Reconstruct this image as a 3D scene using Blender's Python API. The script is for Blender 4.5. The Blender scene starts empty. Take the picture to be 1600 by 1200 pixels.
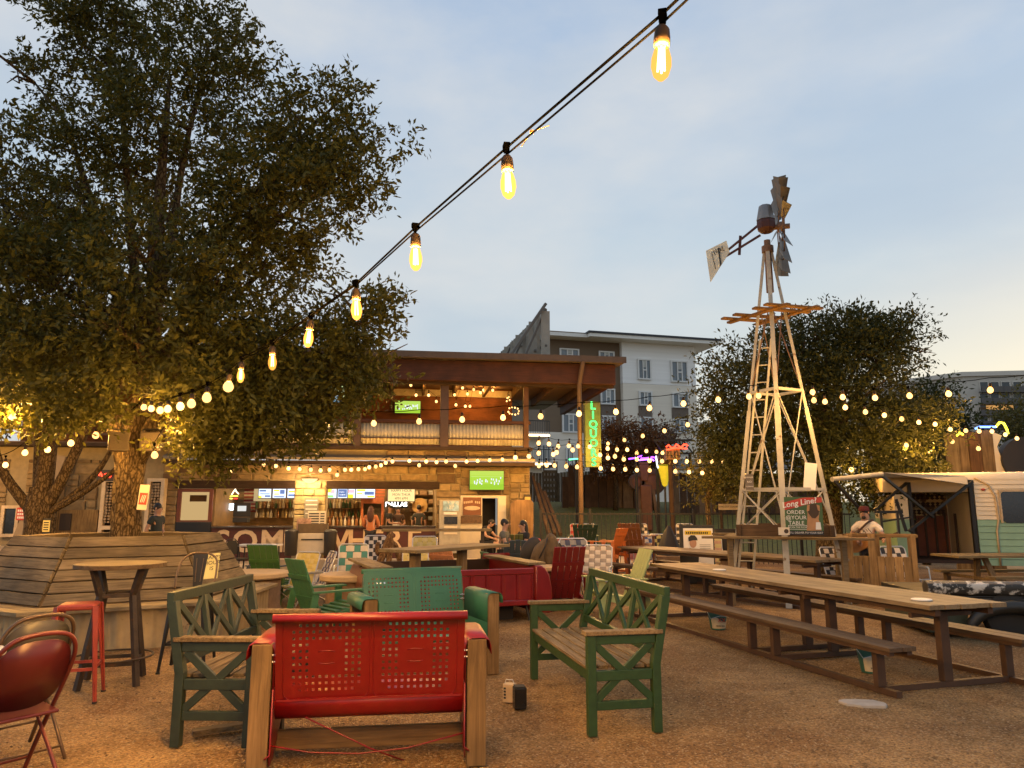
import bpy, math, random
import numpy as np
from mathutils import Vector, Matrix, Quaternion
R = math.radians
rnd = random.Random(7)
scene = bpy.context.scene
C = scene.collection

# ------------------------------------------------------------------ camera
FPX, CH = 1150.0, 1.6
PITCH = math.atan(195 / FPX)
cam_d = bpy.data.cameras.new('camera'); cam = bpy.data.objects.new('camera', cam_d); C.objects.link(cam)
cam.location = (0, 0, CH); cam.rotation_euler = (math.pi / 2 + PITCH, 0, 0)
cam_d.sensor_fit = 'HORIZONTAL'; cam_d.sensor_width = 36; cam_d.lens = 36 * FPX / 1600
cam_d.clip_start = 0.05; cam_d.clip_end = 2000
scene.camera = cam

# ------------------------------------------------------------------ exposure, sampling
scene.view_settings.view_transform = 'Standard'; scene.view_settings.look = 'None'
scene.view_settings.exposure = 0.0; scene.view_settings.gamma = 1.0
scene.view_settings.use_curve_mapping = False
cy = scene.cycles
cy.use_denoising = True
try: cy.denoiser = 'OPENIMAGEDENOISE'
except Exception: pass
cy.max_bounces = 6; cy.diffuse_bounces = 3; cy.glossy_bounces = 2; cy.transmission_bounces = 4; cy.transparent_max_bounces = 12
cy.caustics_reflective = False; cy.caustics_refractive = False
cy.sample_clamp_indirect = 4.0
cy.use_light_tree = True

# ------------------------------------------------------------------ world: dusk sky
SUN_AZ = R(52)      # towards the right, behind the trees (clockwise from +Y)
SUN_EL = R(1.5)
world = bpy.data.worlds.new('World'); scene.world = world; world.use_nodes = True
nt = world.node_tree; nt.nodes.clear(); N = nt.nodes; L = nt.links
out = N.new('ShaderNodeOutputWorld'); bg = N.new('ShaderNodeBackground'); L.new(bg.outputs[0], out.inputs[0])
sky = N.new('ShaderNodeTexSky'); sky.sky_type = 'NISHITA'; sky.sun_disc = False
sky.sun_elevation = SUN_EL; sky.sun_rotation = SUN_AZ; sky.air_density = 1.0; sky.dust_density = 1.5; sky.ozone_density = 2.0
def wmath(op, a, b=None, c=None):
    n = N.new('ShaderNodeMath'); n.operation = op
    for i, x in enumerate((a, b, c)):
        if x is None: continue
        if isinstance(x, (int, float)): n.inputs[i].default_value = x
        else: L.new(x, n.inputs[i])
    return n.outputs[0]
def wmix(f, a, b, mode='MIX'):
    n = N.new('ShaderNodeMix'); n.data_type = 'RGBA'; n.blend_type = mode; n.clamp_factor = True
    for s, x in ((0, f), (6, a), (7, b)):
        if isinstance(x, (int, float)): n.inputs[s].default_value = x
        elif isinstance(x, tuple): n.inputs[s].default_value = (*x, 1)
        else: L.new(x, n.inputs[s])
    return n.outputs[2]
tc = N.new('ShaderNodeTexCoord'); sep = N.new('ShaderNodeSeparateXYZ'); L.new(tc.outputs['Generated'], sep.inputs[0])
elev = wmath('MAXIMUM', sep.outputs[2], 0.0)
ramp = N.new('ShaderNodeValToRGB'); L.new(elev, ramp.inputs[0])
cr = ramp.color_ramp; cr.elements[0].position = 0.0; cr.elements[0].color = (0.56, 0.60, 0.60, 1)
cr.elements[1].position = 1.0; cr.elements[1].color = (0.23, 0.33, 0.50, 1)
for p, c in ((0.16, (0.49, 0.565, 0.61)), (0.34, (0.475, 0.56, 0.63)), (0.55, (0.375, 0.48, 0.63)), (0.75, (0.295, 0.40, 0.57))):
    e = cr.elements.new(p); e.color = (*c, 1)
# soft cloud veil, stretched sideways
mp = N.new('ShaderNodeMapping'); L.new(tc.outputs['Generated'], mp.inputs[0]); mp.inputs['Scale'].default_value = (1.3, 1.3, 2.6)
mp.inputs['Location'].default_value = (0.35, 0.1, 0.2)
nz = N.new('ShaderNodeTexNoise'); L.new(mp.outputs[0], nz.inputs[0]); nz.inputs['Scale'].default_value = 1.7; nz.inputs['Detail'].default_value = 7; nz.inputs['Roughness'].default_value = 0.56
mr = N.new('ShaderNodeMapRange'); L.new(nz.outputs[0], mr.inputs[0]); mr.inputs[1].default_value = 0.40; mr.inputs[2].default_value = 0.68
veil = wmix(wmath('MULTIPLY', mr.outputs[0], 0.8), ramp.outputs[0], (0.64, 0.645, 0.64))
# darker grey-blue bank of cloud
mp2 = N.new('ShaderNodeMapping'); L.new(tc.outputs['Generated'], mp2.inputs[0]); mp2.inputs['Scale'].default_value = (1.0, 1.0, 4.2); mp2.inputs['Location'].default_value = (1.7, 0.3, 0.0)
nz2 = N.new('ShaderNodeTexNoise'); L.new(mp2.outputs[0], nz2.inputs[0]); nz2.inputs['Scale'].default_value = 1.5; nz2.inputs['Detail'].default_value = 4
mr2 = N.new('ShaderNodeMapRange'); L.new(nz2.outputs[0], mr2.inputs[0]); mr2.inputs[1].default_value = 0.44; mr2.inputs[2].default_value = 0.66
bank = wmix(wmath('MULTIPLY', mr2.outputs[0], 0.6), veil, (0.37, 0.46, 0.57))
# afterglow low over the sunset
sx, sy = math.sin(SUN_AZ), math.cos(SUN_AZ)
dot = wmath('ADD', wmath('MULTIPLY', sep.outputs[0], sx), wmath('MULTIPLY', sep.outputs[1], sy))
az = N.new('ShaderNodeMapRange'); L.new(dot, az.inputs[0]); az.interpolation_type = 'SMOOTHSTEP'; az.inputs[1].default_value = 0.62; az.inputs[2].default_value = 1.0
lo = N.new('ShaderNodeMapRange'); L.new(elev, lo.inputs[0]); lo.interpolation_type = 'SMOOTHSTEP'; lo.inputs[1].default_value = 0.36; lo.inputs[2].default_value = 0.05
glow = wmix(wmath('MULTIPLY', az.outputs[0], lo.outputs[0]), bank, (0.92, 0.83, 0.60))
# physical sky, very low, added under the cloud
skym = wmix(1.0, sky.outputs[0], (0.035, 0.035, 0.035), 'MULTIPLY')
mixs = wmix(1.0, glow, skym, 'ADD')
L.new(mixs, bg.inputs[0]); bg.inputs[1].default_value = 1.12

sun_d = bpy.data.lights.new('sun', 'SUN'); sun_d.energy = 0.12; sun_d.angle = R(25); sun_d.color = (1, 0.8, 0.6)
sun = bpy.data.objects.new('sun', sun_d); C.objects.link(sun)
sd = Vector((sx * math.cos(R(8)), sy * math.cos(R(8)), math.sin(R(8))))
sun.rotation_euler = (-sd).to_track_quat('-Z', 'Y').to_euler(); sun.location = (30, 20, 40)

# ------------------------------------------------------------------ picture measurements -> points in the place
cp, sp_ = math.cos(PITCH), math.sin(PITCH)
def ray(px, py):
    u = (px - 800) / FPX; v = (600 - py) / FPX
    return Vector((u, cp - v * sp_, sp_ + v * cp))
def P(px, py, Y):
    d = ray(px, py); t = Y / d.y
    return Vector((d.x * t, Y, CH + d.z * t))
def G(px, py, z=0.0):
    d = ray(px, py); t = (z - CH) / d.z
    return Vector((d.x * t, d.y * t, z))
class Frame:
    """A vertical plane in the place: origin, heading; local x along it, y behind it, z up."""
    def __init__(s, O, ang):
        s.O = Vector(O); s.a = ang; s.M = Matrix.Rotation(ang, 3, 'Z'); s.Mi = s.M.transposed()
    def px(s, px, py, d=0.0):
        o = s.Mi @ (Vector((0, 0, CH)) - s.O); r = s.Mi @ ray(px, py)
        return o + r * ((d - o.y) / r.y)
    def w(s, p): return s.O + s.M @ Vector(p)

# ------------------------------------------------------------------ mesh builder
class MB:
    def __init__(s): s.v = []; s.f = []
    def add(s, vs, fs):
        o = len(s.v); s.v += [tuple(v) for v in vs]; s.f += [tuple(i + o for i in f) for f in fs]; return s
    def box(s, c, size, M=None):
        hx, hy, hz = (k / 2 for k in size); c = Vector(c)
        vs = [Vector((x, y, z)) for z in (-hz, hz) for y in (-hy, hy) for x in (-hx, hx)]
        if M is not None: vs = [M @ v for v in vs]
        return s.add([c + v for v in vs], [(0, 2, 3, 1), (4, 5, 7, 6), (0, 1, 5, 4), (2, 6, 7, 3), (0, 4, 6, 2), (1, 3, 7, 5)])
    def bb(s, x0, x1, y0, y1, z0, z1):
        return s.box(((x0 + x1) / 2, (y0 + y1) / 2, (z0 + z1) / 2), (abs(x1 - x0), abs(y1 - y0), abs(z1 - z0)))
    def bar(s, a, b, w, h, up=(0, 0, 1), w2=None, h2=None):
        a = Vector(a); b = Vector(b); d = (b - a).normalized(); up = Vector(up)
        if abs(d.dot(up)) > 0.98: up = Vector((0, 1, 0)) if abs(d.y) < 0.9 else Vector((1, 0, 0))
        sd = d.cross(up).normalized(); u = sd.cross(d).normalized(); w2 = w if w2 is None else w2; h2 = h if h2 is None else h2
        vs = [a - sd * w / 2 - u * h / 2, a + sd * w / 2 - u * h / 2, a + sd * w / 2 + u * h / 2, a - sd * w / 2 + u * h / 2,
              b - sd * w2 / 2 - u * h2 / 2, b + sd * w2 / 2 - u * h2 / 2, b + sd * w2 / 2 + u * h2 / 2, b - sd * w2 / 2 + u * h2 / 2]
        return s.add(vs, [(0, 1, 2, 3), (7, 6, 5, 4), (0, 4, 5, 1), (1, 5, 6, 2), (2, 6, 7, 3), (3, 7, 4, 0)])
    def tube(s, pts, r, n=8, closed=False):
        pts = [Vector(p) for p in pts]; m = len(pts); rs = r if isinstance(r, (list, tuple)) else [r] * m
        rings = []; prev = None
        for i in range(m):
            if closed: t = (pts[(i + 1) % m] - pts[i - 1]).normalized()
            else: t = (pts[min(i + 1, m - 1)] - pts[max(i - 1, 0)]).normalized()
            if prev is None:
                u = t.cross(Vector((0, 0, 1)))
                if u.length < 0.05: u = t.cross(Vector((0, 1, 0)))
            else:
                u = prev - t * prev.dot(t)
                if u.length < 1e-6: u = t.cross(Vector((0, 0, 1)))
            u.normalize(); prev = u; w = t.cross(u)
            rings.append([pts[i] + (u * math.cos(2 * math.pi * k / n) + w * math.sin(2 * math.pi * k / n)) * rs[i] for k in range(n)])
        vs = [v for rg in rings for v in rg]; fs = []
        for i in range(m if closed else m - 1):
            j = (i + 1) % m
            for k in range(n): fs.append((i * n + k, i * n + (k + 1) % n, j * n + (k + 1) % n, j * n + k))
        if not closed: fs.append(tuple(range(n - 1, -1, -1))); fs.append(tuple((m - 1) * n + k for k in range(n)))
        return s.add(vs, fs)
    def curve(s, pts, r, n=8, k=4):
        """tube along a smooth curve through the points"""
        p = [Vector(q) for q in pts]; p = [p[0] * 2 - p[1]] + p + [p[-1] * 2 - p[-2]]; o = []
        for i in range(1, len(p) - 2):
            for j in range(k): t = j / k; o.append(0.5 * (2 * p[i] + (p[i + 1] - p[i - 1]) * t + (2 * p[i - 1] - 5 * p[i] + 4 * p[i + 1] - p[i + 2]) * t * t + (3 * p[i] - p[i - 1] - 3 * p[i + 1] + p[i + 2]) * t ** 3))
        o.append(p[-2]); return s.tube(o, r, n)
    def cyl(s, a, b, r0, r1=None, n=12): return s.tube([a, b], [r0, r0 if r1 is None else r1], n)
    def lathe(s, prof, c=(0, 0, 0), n=20, M=None, sx=1.0, sy=1.0):
        c = Vector(c); vs = []; m = len(prof)
        for (r, z) in prof:
            for k in range(n):
                v = Vector((r * sx * math.cos(2 * math.pi * k / n), r * sy * math.sin(2 * math.pi * k / n), z))
                vs.append(c + (M @ v if M is not None else v))
        fs = [(i * n + k, i * n + (k + 1) % n, (i + 1) * n + (k + 1) % n, (i + 1) * n + k) for i in range(m - 1) for k in range(n)]
        if prof[0][0] > 1e-4: fs.append(tuple(range(n - 1, -1, -1)))
        if prof[-1][0] > 1e-4: fs.append(tuple((m - 1) * n + k for k in range(n)))
        return s.add(vs, fs)
    def ell(s, c, r, n=12, m=8, M=None):
        prof = [(max(1e-5, math.sin(math.pi * i / m)), -math.cos(math.pi * i / m)) for i in range(m + 1)]
        S = Matrix.Diagonal(Vector(r)); return s.lathe(prof, c, n, (M @ S) if M is not None else S)
    def prism(s, poly, ex, ey, off, o=(0, 0, 0)):
        """poly: 2-D outline in the (ex, ey) plane at o; pushed along off."""
        o = Vector(o); ex = Vector(ex); ey = Vector(ey); off = Vector(off); n = len(poly)
        a = [o + ex * p[0] + ey * p[1] for p in poly]
        return s.add(a + [p + off for p in a], [tuple(range(n - 1, -1, -1)), tuple(range(n, 2 * n))] + [(i, (i + 1) % n, (i + 1) % n + n, i + n) for i in range(n)])
    def strip(s, prof, width_vec, thick=0.0):
        """a bent sheet: profile points pushed sideways by width_vec (no thickness; use solid=)"""
        w = Vector(width_vec); prof = [Vector(p) for p in prof]; n = len(prof)
        return s.add(prof + [p + w for p in prof], [(i, i + 1, n + i + 1, n + i) for i in range(n - 1)])
    def mesh(s, name):
        me = bpy.data.meshes.new(name); me.from_pydata(s.v, [], s.f); me.update(); return me
    def build(s, name, m=None, parent=None, smooth=False, bevel=0, solid=0, loc=None, subsurf=0, angle=40):
        me = s.mesh(name)
        return link(me, name, m, parent, smooth, bevel, solid, loc, subsurf, angle)
def link(me, name, m=None, parent=None, smooth=False, bevel=0, solid=0, loc=None, subsurf=0, angle=40):
    o = bpy.data.objects.new(name, me); C.objects.link(o)
    if m is not None and len(me.materials) == 0: me.materials.append(m)
    if parent is not None: o.parent = parent
    if loc is not None: o.location = loc
    if smooth:
        me.polygons.foreach_set('use_smooth', [True] * len(me.polygons))
        if smooth != 'all':
            try: me.set_sharp_from_angle(angle=R(angle))
            except Exception: pass
    if solid:
        md = o.modifiers.new('solid', 'SOLIDIFY'); md.thickness = solid; md.offset = 0
    if subsurf:
        md = o.modifiers.new('sub', 'SUBSURF'); md.levels = subsurf; md.render_levels = subsurf
    if bevel:
        md = o.modifiers.new('bevel', 'BEVEL'); md.width = bevel; md.segments = 2; md.limit_method = 'ANGLE'; md.angle_limit = R(40)
    return o
def thing(name, label, cat, loc=(0, 0, 0), rz=0.0, group=None):
    o = bpy.data.objects.new(name, None); C.objects.link(o); o.empty_display_size = 0.1
    o.location = loc; o.rotation_euler = (0, 0, rz); return tag(o, label, cat, group)
def tag(o, label=None, cat=None, group=None, kind=None):
    if label: o['label'] = label
    if cat: o['category'] = cat
    if group: o['group'] = group
    if kind: o['kind'] = kind
    return o
KIDS = {}
def copy_tree(o, loc=None, rz=None, label=None, group=None, parent=None):
    c = o.copy(); C.objects.link(c)
    if parent is not None: c.parent = parent
    for ch in list(o.children): copy_tree(ch, parent=c)
    if loc is not None: c.location = loc
    if rz is not None: c.rotation_euler = (0, 0, rz)
    if label: c['label'] = label
    if group: c['group'] = group
    return c

# ------------------------------------------------------------------ materials
MATS = {}
def mat(key, col, rough=0.6, metal=0.0, var=0.18, scale=6.0, bump=0.0, bscale=60.0, col2=None, thr=None, spec=0.5, rand=0.0, stretch=None, coat=0.0, emit=None, estr=0.0, coords='Object'):
    """principled material: base colour broken up by noise; col2/thr = patches of a second colour (wear, stains)"""
    if key in MATS: return MATS[key]
    m = bpy.data.materials.new(key); m.use_nodes = True; t = m.node_tree; b = t.nodes['Principled BSDF']
    b.inputs['Roughness'].default_value = rough; b.inputs['Metallic'].default_value = metal
    b.inputs['Specular IOR Level'].default_value = spec; b.inputs['Coat Weight'].default_value = coat
    tcn = t.nodes.new('ShaderNodeTexCoord'); src = tcn.outputs[coords]
    if stretch:
        mpn = t.nodes.new('ShaderNodeMapping'); mpn.inputs['Scale'].default_value = stretch; t.links.new(src, mpn.inputs[0]); src = mpn.outputs[0]
    nzn = t.nodes.new('ShaderNodeTexNoise'); nzn.inputs['Scale'].default_value = scale; nzn.inputs['Detail'].default_value = 6; nzn.inputs['Roughness'].default_value = 0.6
    t.links.new(src, nzn.inputs[0])
    rp = t.nodes.new('ShaderNodeValToRGB'); t.links.new(nzn.outputs[0], rp.inputs[0])
    lo = tuple(max(0, c * (1 - var)) for c in col); hi = tuple(min(1, c * (1 + var)) for c in col)
    rp.color_ramp.elements[0].position = 0.3; rp.color_ramp.elements[0].color = (*lo, 1)
    rp.color_ramp.elements[1].position = 0.7; rp.color_ramp.elements[1].color = (*hi, 1)
    cur = rp.outputs[0]
    if col2 is not None:
        n2 = t.nodes.new('ShaderNodeTexNoise'); n2.inputs['Scale'].default_value = scale * 0.7; n2.inputs['Detail'].default_value = 8; n2.inputs['Roughness'].default_value = 0.65
        t.links.new(src, n2.inputs[0])
        r2 = t.nodes.new('ShaderNodeValToRGB'); t.links.new(n2.outputs[0], r2.inputs[0])
        th = 0.6 if thr is None else thr
        r2.color_ramp.elements[0].position = th; r2.color_ramp.elements[0].color = (0, 0, 0, 1)
        r2.color_ramp.elements[1].position = th + 0.05; r2.color_ramp.elements[1].color = (1, 1, 1, 1)
        mx = t.nodes.new('ShaderNodeMix'); mx.data_type = 'RGBA'; t.links.new(r2.outputs[0], mx.inputs[0]); t.links.new(cur, mx.inputs[6]); mx.inputs[7].default_value = (*col2, 1)
        cur = mx.outputs[2]
    if rand:
        oi = t.nodes.new('ShaderNodeObjectInfo'); hs = t.nodes.new('ShaderNodeHueSaturation'); t.links.new(cur, hs.inputs['Color'])
        mm = t.nodes.new('ShaderNodeMapRange'); t.links.new(oi.outputs['Random'], mm.inputs[0]); mm.inputs[3].default_value = 1 - rand; mm.inputs[4].default_value = 1 + rand
        t.links.new(mm.outputs[0], hs.inputs['Value']); cur = hs.outputs[0]
    t.links.new(cur, b.inputs['Base Color'])
    rr = t.nodes.new('ShaderNodeMapRange'); t.links.new(nzn.outputs[0], rr.inputs[0]); rr.inputs[3].default_value = max(0.05, rough - 0.12); rr.inputs[4].default_value = min(1, rough + 0.12)
    t.links.new(rr.outputs[0], b.inputs['Roughness'])
    if bump:
        nb = t.nodes.new('ShaderNodeTexNoise'); nb.inputs['Scale'].default_value = bscale; nb.inputs['Detail'].default_value = 4; t.links.new(src, nb.inputs[0])
        bn = t.nodes.new('ShaderNodeBump'); bn.inputs['Strength'].default_value = bump; bn.inputs['Distance'].default_value = 0.01; t.links.new(nb.outputs[0], bn.inputs['Height']); t.links.new(bn.outputs[0], b.inputs['Normal'])
    if emit is not None:
        b.inputs['Emission Color'].default_value = (*emit, 1); b.inputs['Emission Strength'].default_value = estr
    MATS[key] = m; return m
def wood(key, col, dark, axis='X', rough=0.75, scale=3.0, rand=0.15, bump=0.35, paint=None, pthr=0.45):
    """grain running along an axis, with darker streaks, knots and weathering; paint = remains of a coat of paint"""
    if key in MATS: return MATS[key]
    col = tuple(c * k for c, k in zip(col, (0.66, 0.68, 0.60))); dark = tuple(c * k for c, k in zip(dark, (0.62, 0.64, 0.56)))
    m = bpy.data.materials.new(key); m.use_nodes = True; t = m.node_tree; b = t.nodes['Principled BSDF']
    tcn = t.nodes.new('ShaderNodeTexCoord'); oi = t.nodes.new('ShaderNodeObjectInfo')
    ad = t.nodes.new('ShaderNodeVectorMath'); ad.operation = 'ADD'; t.links.new(tcn.outputs['Object'], ad.inputs[0])
    ml = t.nodes.new('ShaderNodeMath'); ml.operation = 'MULTIPLY'; ml.inputs[1].default_value = 37.0; t.links.new(oi.outputs['Random'], ml.inputs[0]); t.links.new(ml.outputs[0], ad.inputs[1])
    mpn = t.nodes.new('ShaderNodeMapping'); t.links.new(ad.outputs[0], mpn.inputs[0])
    s = [14.0, 14.0, 14.0]; s['XYZ'.index(axis)] = 0.9; mpn.inputs['Scale'].default_value = s
    n1 = t.nodes.new('ShaderNodeTexNoise'); n1.inputs['Scale'].default_value = scale; n1.inputs['Detail'].default_value = 7; n1.inputs['Roughness'].default_value = 0.65; n1.inputs['Distortion'].default_value = 0.6
    t.links.new(mpn.outputs[0], n1.inputs[0])
    rp = t.nodes.new('ShaderNodeValToRGB'); t.links.new(n1.outputs[0], rp.inputs[0])
    rp.color_ramp.elements[0].position = 0.32; rp.color_ramp.elements[0].color = (*dark, 1)
    rp.color_ramp.elements[1].position = 0.62; rp.color_ramp.elements[1].color = (*col, 1)
    n2 = t.nodes.new('ShaderNodeTexNoise'); n2.inputs['Scale'].default_value = 2.3; n2.inputs['Detail'].default_value = 3; t.links.new(ad.outputs[0], n2.inputs[0])
    mx = t.nodes.new('ShaderNodeMix'); mx.data_type = 'RGBA'; mx.blend_type = 'MULTIPLY'
    r2 = t.nodes.new('ShaderNodeMapRange'); t.links.new(n2.outputs[0], r2.inputs[0]); r2.inputs[1].default_value = 0.3; r2.inputs[2].default_value = 0.7; r2.inputs[3].default_value = 0.6; r2.inputs[4].default_value = 1.15
    mx.inputs[0].default_value = 1.0; t.links.new(rp.outputs[0], mx.inputs[6]); t.links.new(r2.outputs[0], mx.inputs[7]); cur = mx.outputs[2]
    if paint is not None:
        r3 = t.nodes.new('ShaderNodeMapRange'); t.links.new(n1.outputs[0], r3.inputs[0]); r3.inputs[1].default_value = pthr; r3.inputs[2].default_value = pthr + 0.06
        m3 = t.nodes.new('ShaderNodeMix'); m3.data_type = 'RGBA'; t.links.new(r3.outputs[0], m3.inputs[0]); t.links.new(cur, m3.inputs[6]); m3.inputs[7].default_value = (*paint, 1); cur = m3.outputs[2]
    hs = t.nodes.new('ShaderNodeHueSaturation'); t.links.new(cur, hs.inputs['Color'])
    mm = t.nodes.new('ShaderNodeMapRange'); t.links.new(oi.outputs['Random'], mm.inputs[0]); mm.inputs[3].default_value = 1 - rand; mm.inputs[4].default_value = 1 + rand; t.links.new(mm.outputs[0], hs.inputs['Value'])
    t.links.new(hs.outputs[0], b.inputs['Base Color']); b.inputs['Roughness'].default_value = rough; b.inputs['Specular IOR Level'].default_value = 0.3
    bn = t.nodes.new('ShaderNodeBump'); bn.inputs['Strength'].default_value = bump; bn.inputs['Distance'].default_value = 0.006; t.links.new(n1.outputs[0], bn.inputs['Height']); t.links.new(bn.outputs[0], b.inputs['Normal'])
    MATS[key] = m; return m
def emis(key, col, strength):
    if key in MATS: return MATS[key]
    m = bpy.data.materials.new(key); m.use_nodes = True; t = m.node_tree; t.nodes.clear()
    o = t.nodes.new('ShaderNodeOutputMaterial'); e = t.nodes.new('ShaderNodeEmission'); e.inputs[0].default_value = (*col, 1); e.inputs[1].default_value = strength
    t.links.new(e.outputs[0], o.inputs[0]); MATS[key] = m; return m
def bulb_glass(key, col, strength, clear=0.5):
    """amber glass bulb: lets the lamp inside shine through and glows itself"""
    m = bpy.data.materials.new(key); m.use_nodes = True; t = m.node_tree; t.nodes.clear()
    o = t.nodes.new('ShaderNodeOutputMaterial'); e = t.nodes.new('ShaderNodeEmission'); e.inputs[0].default_value = (*col, 1); e.inputs[1].default_value = strength
    oi = t.nodes.new('ShaderNodeObjectInfo'); mr_ = t.nodes.new('ShaderNodeMapRange'); t.links.new(oi.outputs['Random'], mr_.inputs[0]); mr_.inputs[3].default_value = strength * 0.65; mr_.inputs[4].default_value = strength * 1.35; t.links.new(mr_.outputs[0], e.inputs[1])
    tr = t.nodes.new('ShaderNodeBsdfTransparent'); tr.inputs[0].default_value = (1, 0.86, 0.6, 1)
    mx = t.nodes.new('ShaderNodeMixShader'); mx.inputs[0].default_value = 1 - clear
    t.links.new(tr.outputs[0], mx.inputs[1]); t.links.new(e.outputs[0], mx.inputs[2]); t.links.new(mx.outputs[0], o.inputs[0])
    try: m.cycles.emission_sampling = 'NONE'
    except Exception: pass
    MATS[key] = m; return m
def leafmat(key, col, col2, trans=0.35):
    if key in MATS: return MATS[key]
    m = bpy.data.materials.new(key); m.use_nodes = True; t = m.node_tree; t.nodes.clear()
    o = t.nodes.new('ShaderNodeOutputMaterial'); g = t.nodes.new('ShaderNodeNewGeometry')
    rp = t.nodes.new('ShaderNodeValToRGB'); t.links.new(g.outputs['Random Per Island'], rp.inputs[0])
    rp.color_ramp.elements[0].color = (*col, 1); rp.color_ramp.elements[1].color = (*col2, 1)
    d = t.nodes.new('ShaderNodeBsdfPrincipled'); d.inputs['Roughness'].default_value = 0.5; d.inputs['Specular IOR Level'].default_value = 0.18; t.links.new(rp.outputs[0], d.inputs['Base Color'])
    tl = t.nodes.new('ShaderNodeBsdfTranslucent'); t.links.new(rp.outputs[0], tl.inputs[0])
    mx = t.nodes.new('ShaderNodeMixShader'); mx.inputs[0].default_value = trans
    t.links.new(d.outputs[0], mx.inputs[1]); t.links.new(tl.outputs[0], mx.inputs[2]); t.links.new(mx.outputs[0], o.inputs[0])
    MATS[key] = m; return m
def text(parent, s, loc, size, m, rx=R(90), rz=0.0, ry=0.0, ext=0.002, name='lettering', align='CENTER', offset=0.0, shear=0.0, sx=1.0):
    cu = bpy.data.curves.new(name, 'FONT'); cu.body = s; cu.size = size; cu.align_x = align; cu.align_y = 'CENTER'; cu.extrude = ext; cu.offset = offset; cu.shear = shear
    cu.resolution_u = 3; cu.space_line = 0.95; cu.materials.append(m)
    o = bpy.data.objects.new(name, cu); C.objects.link(o); o.parent = parent; o.location = loc; o.rotation_euler = (rx, ry, rz); o.scale = (sx, 1, 1)
    return o
def lamp(name, loc, energy, col=(1, 0.60, 0.25), radius=0.03, parent=None):
    d = bpy.data.lights.get(name + str(energy) + str(col)) 
    if d is None:
        d = bpy.data.lights.new(name + str(energy) + str(col), 'POINT'); d.energy = energy; d.color = col; d.shadow_soft_size = radius
    o = bpy.data.objects.new(name, d); C.objects.link(o); o.location = loc
    if parent is not None: o.parent = parent
    return o
def np_mesh(name, V, quads):
    me = bpy.data.meshes.new(name); nv = len(V); nf = len(quads); k = quads.shape[1]
    me.vertices.add(nv); me.vertices.foreach_set('co', V.astype(np.float32).ravel())
    me.loops.add(nf * k); me.loops.foreach_set('vertex_index', quads.astype(np.int32).ravel())
    me.polygons.add(nf); me.polygons.foreach_set('loop_start', np.arange(0, nf * k, k, dtype=np.int32))
    try: me.polygons.foreach_set('loop_total', np.full(nf, k, dtype=np.int32))
    except Exception: pass
    me.update(calc_edges=True); me.validate(); return me

# common materials
black_metal = mat('black_metal', (0.018, 0.017, 0.016), 0.45, 0.3, 0.25)
dark_steel = mat('dark_brown_steel', (0.05, 0.035, 0.025), 0.55, 0.4, 0.3, 12, 0.15, col2=(0.09, 0.045, 0.02), thr=0.58)
alu = mat('aluminium_tube', (0.55, 0.55, 0.54), 0.4, 0.8, 0.1)
white_paint = mat('white_paint', (0.72, 0.68, 0.6), 0.5, 0, 0.08, 4, col2=(0.5, 0.45, 0.36), thr=0.66)
concrete = mat('concrete', (0.36, 0.31, 0.25), 0.85, 0, 0.2, 5, 0.3, 40)
rubber = mat('black_rubber', (0.02, 0.02, 0.02), 0.8)
white_print = mat('white_print', (0.75, 0.73, 0.68), 0.6, 0, 0.03)
black_print = mat('black_print', (0.02, 0.02, 0.02), 0.6, 0, 0.03)
skin_m = mat('skin', (0.42, 0.24, 0.16), 0.55, 0, 0.08, 10)
hair_m = mat('dark_hair', (0.012, 0.009, 0.007), 0.5, 0, 0.3, 60, 0.3, 90)
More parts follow.
